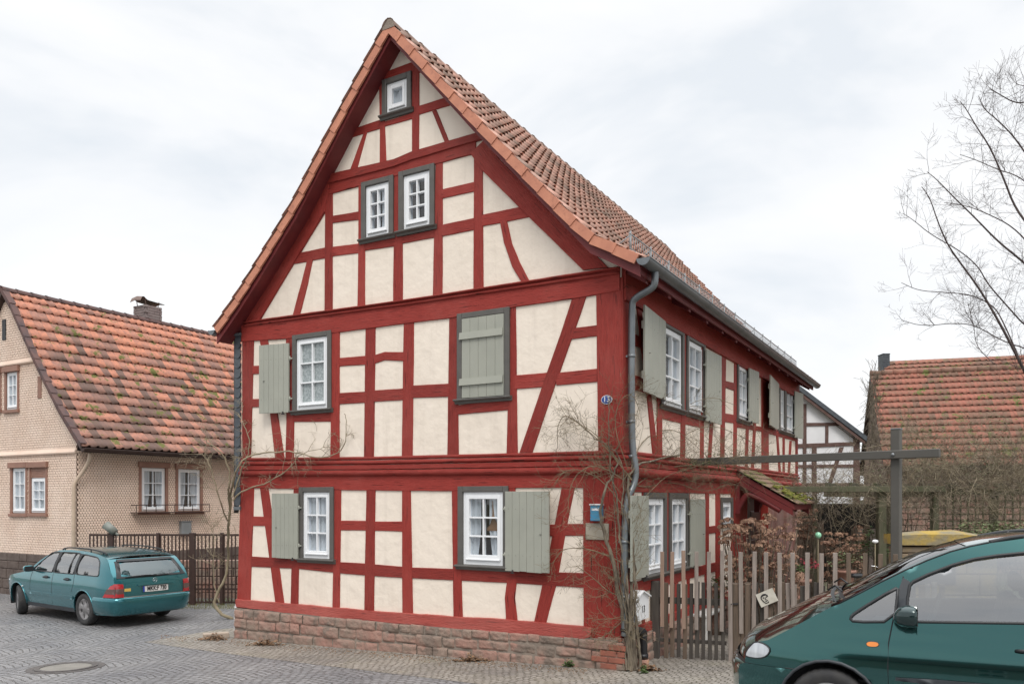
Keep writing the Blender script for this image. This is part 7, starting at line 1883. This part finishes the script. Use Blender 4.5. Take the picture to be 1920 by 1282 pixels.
arcs = [[(1185, 900, d0), (1130, 830, d0), (1080, 790, d0), (1058, 775, d0 + .2), (1044, 800, d0 + .3), (1046, 840, d0 + .3)], [(1165, 870, d0), (1120, 815, d0), (1088, 795, d0 + .2), (1062, 780, d0 + .3)],
        [(1180, 900, d0), (1220, 830, 12), (1260, 775, 12.6), (1330, 740, 13), (1380, 760, 13)], [(1180, 910, d0), (1240, 850, 12), (1320, 790, 13), (1400, 820, 13.5), (1450, 860, 14)],
        [(1175, 905, d0), (1200, 860, 11), (1230, 800, 11.4), (1235, 745, 11.4), (1205, 745, 11)], [(1178, 880, d0), (1150, 800, d0), (1160, 750, d0), (1185, 735, d0), (1200, 770, d0)],
        [(1180, 920, d0), (1230, 880, 11.5), (1300, 870, 12.5), (1400, 870, 13.5), (1500, 870, 15)], [(1180, 905, d0), (1210, 915, 11), (1260, 900, 12), (1320, 925, 12.5), (1370, 905, 13)],
        [(1170, 900, d0), (1140, 880, d0), (1105, 870, d0), (1070, 900, d0), (1064, 960, d0)], [(1170, 950, d0), (1130, 900, d0), (1090, 880, d0), (1060, 880, d0 + .2), (1040, 905, d0 + .3)],
        [(1175, 1060, d0), (1140, 1040, d0), (1090, 1025, d0), (1050, 1030, d0 + .2), (1035, 1060, d0 + .3)], [(1178, 1120, d0), (1140, 1110, d0), (1110, 1080, d0), (1080, 1060, d0)], [(1180, 1150, d0), (1150, 1180, d0), (1120, 1200, d0)],
        [(1185, 960, d0), (1215, 925, 11), (1250, 890, 11.5), (1290, 880, 12), (1340, 860, 12.5)], [(1182, 880, d0), (1205, 820, 11), (1260, 800, 12), (1300, 830, 12.5), (1340, 870, 13)]]
for g in arcs:
    p = guided(mb, g, .0085, .003, n=4); from_path(mb, p, 13, .50, .0036, 2, f0=.2, kids=3, wig=.3, up=.0, spread=.8, kf=.6, minr=.0015, bounds=LBX)
for _ in range(130):
    c = at(pr.uniform(1130, 1420), pr.gauss(866, 20), pr.uniform(10.6, 13)); grow(mb, c, rv() + Vector((.5, .5, .1)), .55, .0032, 2, kids=3, wig=.4, spread=.8, kf=.6, minr=.0014)
mb.build('twigs', M['greenstem'], rose)
mb = MB(); lv_ = []
for _ in range(60): lv_.append(at(pr.uniform(1240, 1400), pr.gauss(866, 9), pr.uniform(12.0, 13)))
leaves(mb, lv_, 620, .020, .08); mb.build('leaves', M['leaf'], rose)
# ---- overgrowth on the mossy pergola, and vines on the barn end
tw = empty('overgrown_vines', (at(1750, 900, 16).x, 16, 0)); tag(tw, 'dense tangle of bare vine twigs with a few green leaves over the mossy pergola', 'vines')
mb = MB(); mb2 = MB(); mb3 = MB()
for _ in range(760):
    x = pr.uniform(1490, 1930); wgt = 1 if x > 1640 else .7
    y = pr.gauss(925, 26) if x < 1660 else pr.gauss(905, 26); dep = pr.uniform(15.2, 18.6)
    grow(mb if pr.random() < .55 else mb2, at(x, y, dep), rv() + Vector((0, 0, .15)), pr.uniform(.5, 1.3) * wgt, pr.uniform(.003, .007), 1, kids=4, wig=.4, spread=.9, kf=.55, minr=.0022, sag=.15)
for _ in range(26):
    x = pr.uniform(1680, 1925); g = [(x, 930, 16), (x + pr.uniform(-30, 30), 880, 15.8), (x + pr.uniform(-60, 60), 840 - pr.uniform(0, 40), 15.6), (x + pr.uniform(-110, 60), 800 + pr.uniform(-30, 50), 15.5)]
    p = guided(mb, g, .008, .003, n=4); from_path(mb, p, 10, .6, .003, 1, kids=3, wig=.3, minr=.0018)
for _ in range(14):
    x = pr.uniform(1500, 1720); g = [(x, 1100, 16), (x + pr.uniform(-12, 12), 1010, 16), (x + pr.uniform(-25, 25), 950, 16), (x + pr.uniform(-40, 40), 905, 16.3)]
    p = guided(mb2, g, .014, .005, n=5); from_path(mb2, p, 9, .5, .003, 1, kids=3, minr=.002)
for _ in range(260):
    x = pr.uniform(1685, 1930); grow(mb if pr.random() < .5 else mb2, at(x, pr.gauss(928, 30), pr.uniform(14.8, 15.5)), rv() + Vector((0, 0, .2)), pr.uniform(.5, 1.1), pr.uniform(.003, .007), 1, kids=4, wig=.4, spread=.9, kf=.55, minr=.0022)
mb.build('pale_twigs', M['dryt'], tw); mb2.build('dark_twigs', M['bark'], tw)
c_ = []
for _ in range(60): c_.append(at(pr.choice([pr.gauss(1850, 40), pr.gauss(1760, 40), pr.gauss(1700, 30)]), pr.gauss(850, 30), pr.uniform(15.2, 16.5)))
leaves(mb3, c_, 900, .030, .16)
c_ = [at(pr.uniform(1540, 1660), pr.gauss(925, 20), 16.5) for _ in range(40)]; leaves(mb3, c_, 260, .025, .2)
mb3.build('leaves', M['ivy'], tw)
bv = empty('barn_end_vines', (at(1630, 800, 27.5).x, 27.5, 0)); tag(bv, 'brown leafless vines covering the left end of the red roofed barn', 'vines')
mb = MB()
for _ in range(120):
    y = pr.uniform(712, 870); x = 1634 + (y - 700) * .03 + pr.gauss(0, 4); grow(mb, at(x, y, 27.4 + pr.uniform(-.5, .5)), Vector((pr.uniform(-.25, .25), -.1, pr.choice([-1, -1, .6]))), .7, .012, 1, kids=3, wig=.3, spread=.5, minr=.006)
mb.build('twigs', M['bark'], bv)
# ---- ivy on top of the stone wall at the right
iv = empty('ivy_hedge', (at(1880, 1000, 14.6).x, 14.6, 0)); tag(iv, 'low mound of grey green ivy leaves above the yellow sandstone wall', 'hedge')
mb = MB(); c_ = [at(pr.uniform(1800, 1960), pr.uniform(985, 1012) , pr.uniform(14.0, 15.2)) for _ in range(90)]; leaves(mb, c_, 1500, .035, .12); mb.build('foliage', M['ivy'], iv)
mb = MB()
for c in c_[:20]: grow(mb, Vector((c.x, c.y, .2)), Vector((0, 0, 1)), 1.0, .008, 1, minr=.003)
mb.build('stems', M['bark'], iv)
# ---- hydrangeas with dried flower heads
def hydrangea(px0, px1, y0, y1, ybase, d0, d1, heads, lab, seed):
    global pr; pr = random.Random(seed)
    c = at((px0 + px1) / 2, ybase, (d0 + d1) / 2); e = empty('dried_hydrangea', (c.x, c.y, ground(c.x, c.y))); tag(e, lab, 'bush', 'dried hydrangea bushes in the yard')
    mb = MB(); hb = MB(); g = ground(c.x, c.y)
    for _ in range(heads):
        u = pr.random(); x = px0 + (px1 - px0) * u; top = y0 + (y1 - y0) * (.95 * pr.random()) + 26 * (noise.noise(Vector((x * .04, seed, 0))) + .3) ; dep = pr.uniform(d0, d1)
        p = at(x, top, dep); b = Vector((c.x + (p.x - c.x) * .45 + pr.uniform(-.2, .2), c.y + (p.y - c.y) * .5, g))
        mid = b.lerp(p, .6) + rv(.07); q = smooth_path([b, mid, p], it=2); mb.tube(q, [.008 - .004 * i / (len(q) - 1) for i in range(len(q))], 4, cap=False)
        R = pr.uniform(.035, .095)
        for _k in range(26):
            n_ = rv().normalized(); n_.z = abs(n_.z) * .8 + .1 * pr.uniform(-1, 1); s = R * pr.uniform(.16, .46); o = p + Vector((n_.x, n_.y, n_.z * .75)) * R
            a = rv().normalized(); u_ = n_.cross(a).normalized() * s; v_ = n_.cross(u_).normalized() * s
            hb.add([o + u_, o + v_ + n_ * .008, o - u_, o - v_ + n_ * .008], [(0, 1, 2, 3)])
        if pr.random() < .7: leaves(hb, [p - Vector((0, 0, .1)), mid], 5, .035, .07)
    mb.build('stems', M['bark'], e); hb.build('dried_blooms', M['dryleaf'], e)
hydrangea(1352, 1500, 968, 1130, 1190, 12.6, 14.3, 190, 'large dried brown hydrangea bush right behind the gate by the house door', 31)
hydrangea(1546, 1620, 992, 1080, 1130, 15.2, 16.6, 110, 'dried brown hydrangea bush before the dark shed, right of the mint ball', 32)
hydrangea(1494, 1528, 948, 1000, 1130, 16.6, 17.6, 40, 'small dried hydrangea bush in the shade beside the stone doorway', 33)
pr = random.Random(77)
# ---- shrubs and small plants in the yard
def shrub(nm, px, py, dep, w, h, n, size, m, lab, cat='plant', grp=None):
    p = at(px, py, dep); g = ground(p.x, p.y); e = empty(nm, (p.x, p.y, min(g, p.z))); tag(e, lab, cat, grp); mb = MB(); mb2 = MB()
    pts_ = [Vector((p.x + pr.gauss(0, w * .4), p.y + pr.gauss(0, w * .4), p.z + pr.uniform(0, h))) for _ in range(30)]
    leaves(mb, pts_, n, size, w * .18); mb.build('foliage', M[m], e)
    for q in pts_[:10]: mb2.tube([Vector((p.x, p.y, p.z - .05)), q], .004, 4, cap=False)
    mb2.build('stems', M['bark'], e)
shrub('conifer_sprig', 1338, 1118, 13.6, .32, .32, 420, .028, 'leaf', 'dark green conifer sprigs in the pot behind the gate')
shrub('evergreen_shrub', 1640, 1045, 15.6, .45, .55, 500, .03, 'leaf', 'green shrub at the foot of the mossy pergola post')
shrub('low_plants', 1500, 1075, 14.2, .25, .15, 160, .03, 'leaf', 'low green leaves in the terracotta pot behind the fence')
shrub('yellow_green_plant', 1585, 1058, 15, .3, .2, 200, .03, 'ivy', 'yellow green leafy plant in the wide planter')
M['redflower'] = mat('red_flower', (0.35, 0.03, 0.05), .6)
shrub('red_flowers', 1517, 1062, 14.4, .22, .12, 120, .028, 'redflower', 'dark red flowers in the yard left of the mossy post')
shrub('tulip_sprouts', 1422, 1082, 13.2, .10, .10, 40, .03, 'leaf', 'fresh green sprouts behind the tilted portrait sign')
# ---- weeds and leaf litter by the plinth
def litter(px, py, w, d_, n, m, nm, lab, cat, size=.025, hgt=.04):
    c = ong(px, py); e_pts = []
    mb = MB()
    for _ in range(n):
        x = c.x + pr.gauss(0, w * .45); y = c.y + pr.gauss(0, d_ * .45); z = ground(x, y) + .008 + abs(pr.gauss(0, hgt)) * max(0, 1 - ((x - c.x) / w) ** 2)
        e_pts.append(Vector((x, y, z)))
    leaves(mb, e_pts, n, size, .004); o = mb.build(nm, M[m]); tag(o, lab, cat); return o
litter(885, 1239, .28, .09, 260, 'litter', 'leaf_pile', 'small pile of brown leaves on the pavement below the right ground floor window', 'leaf pile')
litter(500, 1209, .32, .12, 300, 'litter', 'leaf_pile', 'pile of dry grass and leaves at the left end of the stone plinth', 'leaf pile')
litter(400, 1199, .28, .16, 240, 'litter', 'leaf_pile', 'dry leaves around the pale wooden block at the left corner', 'leaf pile')
litter(1215, 1257, .16, .10, 170, 'litter', 'leaf_pile', 'orange brown leaves beside the foot of the climbing rose', 'leaf pile', size=.03)
o = litter(1068, 1250, .09, .04, 130, 'leaf', 'green_weed', 'small green weed growing at the plinth near the right corner', 'weed', hgt=.05, size=.022)
o = litter(1207, 1262, .05, .04, 60, 'leaf', 'green_weed', 'small bright green weed among the leaves by the rose foot', 'weed', hgt=.05)
mb = MB()
for _ in range(1500):
    px = pr.uniform(300, 1100); c = ong(px, 1200 + (px - 430) * .083 + abs(pr.gauss(0, 5))); 
    if pr.random() < .35: mb.box(c + Vector((0, 0, .006)), .012, .012, .004, Matrix.Rotation(pr.random() * 3, 3, 'X'))
    else: leaves(mb, [c + Vector((0, 0, .008))], 1, .011, .01)
tag(mb.build('scattered_leaves', M['litter']), 'thin scatter of dry leaf crumbs along the foot of the plinth', 'leaves', kind='stuff')
# grass tufts behind the brown fence and moss strip
mb = MB()
for _ in range(2600):
    x = pr.uniform(-9.0, -5.4); y = pr.uniform(17.6, 19.4); z = ground(x, y); a = pr.random() * 6.28; h = pr.uniform(.03, .09)
    mb.add([(x, y, z), (x + .008, y, z), (x + .03 * math.cos(a), y + .03 * math.sin(a), z + h)], [(0, 1, 2)])
M['grass'] = mat('grass', (0.12, 0.15, 0.04), .9, col2=(.18, .16, .07), vs=3)
tag(mb.build('grass', M['grass']), 'short green and straw coloured grass around the brown slat fence', 'grass', kind='stuff')
# ================================================================ house across the street, seen only as a reflection in the cars and panes
oh = empty('opposite_house', (1.0, -22.0, .2)); tag(oh, 'plain rendered house across the street, mirrored in the car paint and window panes', 'house')
M['render'] = mat('grey_render', (0.34, 0.32, 0.29), .9, vs=1.5, bump=.2)
mb = MB(); mb.sweep([[Vector((x, y, z)) for y, z in ((-26, 0), (-26, 4.2), (-22.0, 4.2), (-22.0, 0))] for x in (-14, 11)], closed=True, cap=True); wl2 = mb.build('wall', M['render'], oh)
mb = MB(); mb.sweep([[Vector((x, y, z)) for y, z in ((-21.6, 4.1), (-24, 7.0), (-26.4, 4.1), (-26.4, 3.95), (-24, 6.8), (-21.6, 3.95))] for x in (-14.4, 11.4)], closed=True, cap=True); mb.build('roof', M['darkbrown'], oh)
for i in range(5):
    for z in (.8, 2.6):
        x = -7.2 + i * 3.4; mb = MB(); mb.box((x, -21.98, z + .5), 1.1, .06, 1.25); w_ = mb.build('window', M['white'], oh)
        mb = MB(); mb.box((x - .25, -21.94, z + .5), .42, .02, 1.05); mb.box((x + .25, -21.94, z + .5), .42, .02, 1.05); mb.build('pane', M['black'], w_)
# ================================================================ GROUND
def cobble_mat(name, c1, c2, size, mort, warm=None, arc=1.4):
    m = bpy.data.materials.new(name); m.use_nodes = True
    t = m.node_tree; n = t.nodes; l = t.links; b = n['Principled BSDF']
    tcd = n.new('ShaderNodeTexCoord')
    rot = n.new('ShaderNodeMapping'); rot.inputs['Rotation'].default_value = (0, 0, 0.52)
    l.new(tcd.outputs['Object'], rot.inputs[0])
    nz = n.new('ShaderNodeTexNoise'); nz.inputs['Scale'].default_value = 2.6; nz.inputs['Detail'].default_value = 3; nz.inputs['Roughness'].default_value = 0.6
    l.new(rot.outputs[0], nz.inputs['Vector'])
    sb = n.new('ShaderNodeVectorMath'); sb.operation = 'SUBTRACT'; sb.inputs[1].default_value = (0.5, 0.5, 0.5); l.new(nz.outputs['Color'], sb.inputs[0])
    sc = n.new('ShaderNodeVectorMath'); sc.operation = 'SCALE'; sc.inputs['Scale'].default_value = 0.16; l.new(sb.outputs[0], sc.inputs[0])
    ad = n.new('ShaderNodeVectorMath'); ad.operation = 'ADD'; l.new(rot.outputs[0], ad.inputs[0]); l.new(sc.outputs[0], ad.inputs[1])
    sp = n.new('ShaderNodeSeparateXYZ'); l.new(ad.outputs[0], sp.inputs[0])
    # segmental arcs: y += A*cos(2 pi x / arc)
    m1 = n.new('ShaderNodeMath'); m1.operation = 'PINGPONG'; m1.inputs[1].default_value = arc / 2; l.new(sp.outputs['X'], m1.inputs[0])
    m2 = n.new('ShaderNodeMath'); m2.operation = 'SUBTRACT'; m2.inputs[1].default_value = 0.0; l.new(m1.outputs[0], m2.inputs[0])
    m3 = n.new('ShaderNodeMath'); m3.operation = 'POWER'; m3.inputs[1].default_value = 2.0; l.new(m2.outputs[0], m3.inputs[0])
    m4 = n.new('ShaderNodeMath'); m4.operation = 'MULTIPLY_ADD'; m4.inputs[1].default_value = 0.36; l.new(m3.outputs[0], m4.inputs[0]); l.new(sp.outputs['Y'], m4.inputs[2])
    cb = n.new('ShaderNodeCombineXYZ'); l.new(sp.outputs['X'], cb.inputs['X']); l.new(m4.outputs[0], cb.inputs['Y'])
    br = n.new('ShaderNodeTexBrick'); br.inputs['Scale'].default_value = 1.0; br.inputs['Brick Width'].default_value = size * 1.15; br.inputs['Row Height'].default_value = size
    br.inputs['Mortar Size'].default_value = size * 0.10; br.inputs['Mortar Smooth'].default_value = 0.5; br.offset = 0.5; br.squash = 1.0
    br.inputs['Color1'].default_value = tuple(c1) + (1,); br.inputs['Color2'].default_value = tuple(c2) + (1,); br.inputs['Mortar'].default_value = tuple(mort) + (1,)
    l.new(cb.outputs[0], br.inputs['Vector'])
    vr = n.new('ShaderNodeTexVoronoi'); vr.feature = 'DISTANCE_TO_EDGE'; vr.inputs['Scale'].default_value = 1 / size; vr.inputs['Randomness'].default_value = 0.55
    n4 = n.new('ShaderNodeTexNoise'); n4.inputs['Scale'].default_value = 0.9; n4.inputs['Detail'].default_value = 7; n4.inputs['Roughness'].default_value = 0.65; l.new(rot.outputs[0], n4.inputs['Vector'])
    r4 = n.new('ShaderNodeValToRGB'); r4.color_ramp.elements[0].position = 0.35; r4.color_ramp.elements[1].position = 0.68
    r4.color_ramp.elements[0].color = (0.70, 0.70, 0.71, 1); r4.color_ramp.elements[1].color = (1.12, 1.10, 1.06, 1); l.new(n4.outputs['Fac'], r4.inputs[0])
    mu = n.new('ShaderNodeMixRGB'); mu.blend_type = 'MULTIPLY'; mu.inputs[0].default_value = 1; l.new(br.outputs['Color'], mu.inputs[1]); l.new(r4.outputs[0], mu.inputs[2])
    last = mu.outputs[0]
    if warm:
        n5 = n.new('ShaderNodeTexNoise'); n5.inputs['Scale'].default_value = 1.6; n5.inputs['Detail'].default_value = 8; n5.inputs['Roughness'].default_value = 0.75; l.new(rot.outputs[0], n5.inputs['Vector'])
        r5 = n.new('ShaderNodeValToRGB'); r5.color_ramp.elements[0].position = 0.52; r5.color_ramp.elements[1].position = 0.72; r5.color_ramp.elements[1].color = (.6, .6, .6, 1); l.new(n5.outputs['Fac'], r5.inputs[0])
        m5 = n.new('ShaderNodeMixRGB'); m5.inputs[2].default_value = tuple(warm) + (1,); l.new(r5.outputs[0], m5.inputs[0]); l.new(last, m5.inputs[1]); last = m5.outputs[0]
    l.new(last, b.inputs['Base Color'])
    b.inputs['Roughness'].default_value = 0.55
    n6 = n.new('ShaderNodeTexNoise'); n6.inputs['Scale'].default_value = 14; n6.inputs['Detail'].default_value = 3; l.new(rot.outputs[0], n6.inputs['Vector'])
    hh = n.new('ShaderNodeMath'); hh.operation = 'MULTIPLY_ADD'; hh.inputs[1].default_value = -1.0; l.new(br.outputs['Fac'], hh.inputs[0])
    h2 = n.new('ShaderNodeMath'); h2.operation = 'MULTIPLY'; h2.inputs[1].default_value = 0.7; l.new(n6.outputs['Fac'], h2.inputs[0]); l.new(h2.outputs[0], hh.inputs[2])
    bp = n.new('ShaderNodeBump'); bp.inputs['Strength'].default_value = 0.9; bp.inputs['Distance'].default_value = 0.035
    l.new(hh.outputs[0], bp.inputs['Height']); l.new(bp.outputs[0], b.inputs['Normal'])
    return m
M['cobble_road'] = cobble_mat('cobble_road', (0.275, 0.275, 0.285), (0.215, 0.215, 0.222), 0.105, (0.105, 0.10, 0.095), arc=1.25)
M['cobble_path'] = cobble_mat('cobble_path', (0.385, 0.355, 0.32), (0.29, 0.265, 0.235), 0.085, (0.11, 0.10, 0.07), warm=(0.26, 0.24, 0.17), arc=0.95)
M['earth'] = mat('earth', (0.11, 0.095, 0.07), 0.95, col2=(0.075, 0.08, 0.035), vs=1.5, bump=0.6, bs=12, bd=0.03)
def sheet(poly_or_grid, name, m, lift):
    xs, ys, inside = poly_or_grid; mb = MB(); idx = {}
    vs = []; fs = []
    for i, x in enumerate(xs):
        for j, y in enumerate(ys): idx[i, j] = len(vs); vs.append(Vector((x, y, ground(x, y) + lift)))
    for i in range(len(xs) - 1):
        for j in range(len(ys) - 1): fs.append((idx[i, j], idx[i + 1, j], idx[i + 1, j + 1], idx[i, j + 1]))
    mb.add(vs, fs, smooth=True); o = mb.build(name, M[m]); return tag(o, kind='structure')
def lin(a, b, n): return [a + (b - a) * i / n for i in range(n + 1)]
g_ = [-1500, -400, -100, -40] + lin(-25, 25, 50) + [40, 100, 400, 1500]
sheet((g_, [-300, -60, -15] + lin(-8, 30, 50) + [40, 60, 120, 400, 1500], None), 'ground', 'earth', -0.012)
def strip_sheet(name, m, lift, left, right, n=60):
    """left/right: functions f in 0..1 -> (x,y)"""
    mb = MB(); vs = []; k = 14
    for i in range(n + 1):
        for j in range(k + 1):
            a = left(i / n); b = right(i / n); x = a[0] + (b[0] - a[0]) * j / k; y = a[1] + (b[1] - a[1]) * j / k
            vs.append(Vector((x, y, ground(x, y) + lift)))
    mb.add(vs, [(i * (k + 1) + j, (i + 1) * (k + 1) + j, (i + 1) * (k + 1) + j + 1, i * (k + 1) + j + 1) for i in range(n) for j in range(k)], smooth=True)
    return tag(mb.build(name, M[m]), kind='structure')
# road edge towards the houses and the paved strip behind it
A = ong(290, 1206); B = ong(831, 1274); dAB = (B - A).normalized()
def edge(f): p = A + dAB * (-22 + 44 * f); return (p.x, p.y)
nrm = Vector((-dAB.y, dAB.x, 0)); nrm = nrm if nrm.y > 0 else -nrm
def edge_near(f): p = A + dAB * (-22 + 44 * f) - nrm * 26; return (p.x, p.y)
def edge_far(f): p = A + dAB * (-22 + 44 * f) + nrm * 9; return (p.x, p.y)
def road_far(f): p = A + dAB * (-22 + 44 * f); q = p + nrm * (14 if p.x < A.x + 1.6 else 0.05); return (q.x, q.y)
strip_sheet('road', 'cobble_road', 0.0, edge_near, lambda f: (lambda p: (p.x, p.y))(A + dAB * (-22 + 44 * f) + nrm * 14.0), n=90)
K0 = A - dAB * 1.2
K1 = ong(432, 1176)
def pl_(f):
    p = A + dAB * (-0.3 + 20 * f); return (p.x, p.y)
def pr_(f):
    q = ong(408, 1180) + dAB * (20 * f) + nrm * (0.0 + 10 * min(f * 6, 1)); return (q.x, q.y)
strip_sheet('pavement', 'cobble_path', 0.004, pl_, pr_)
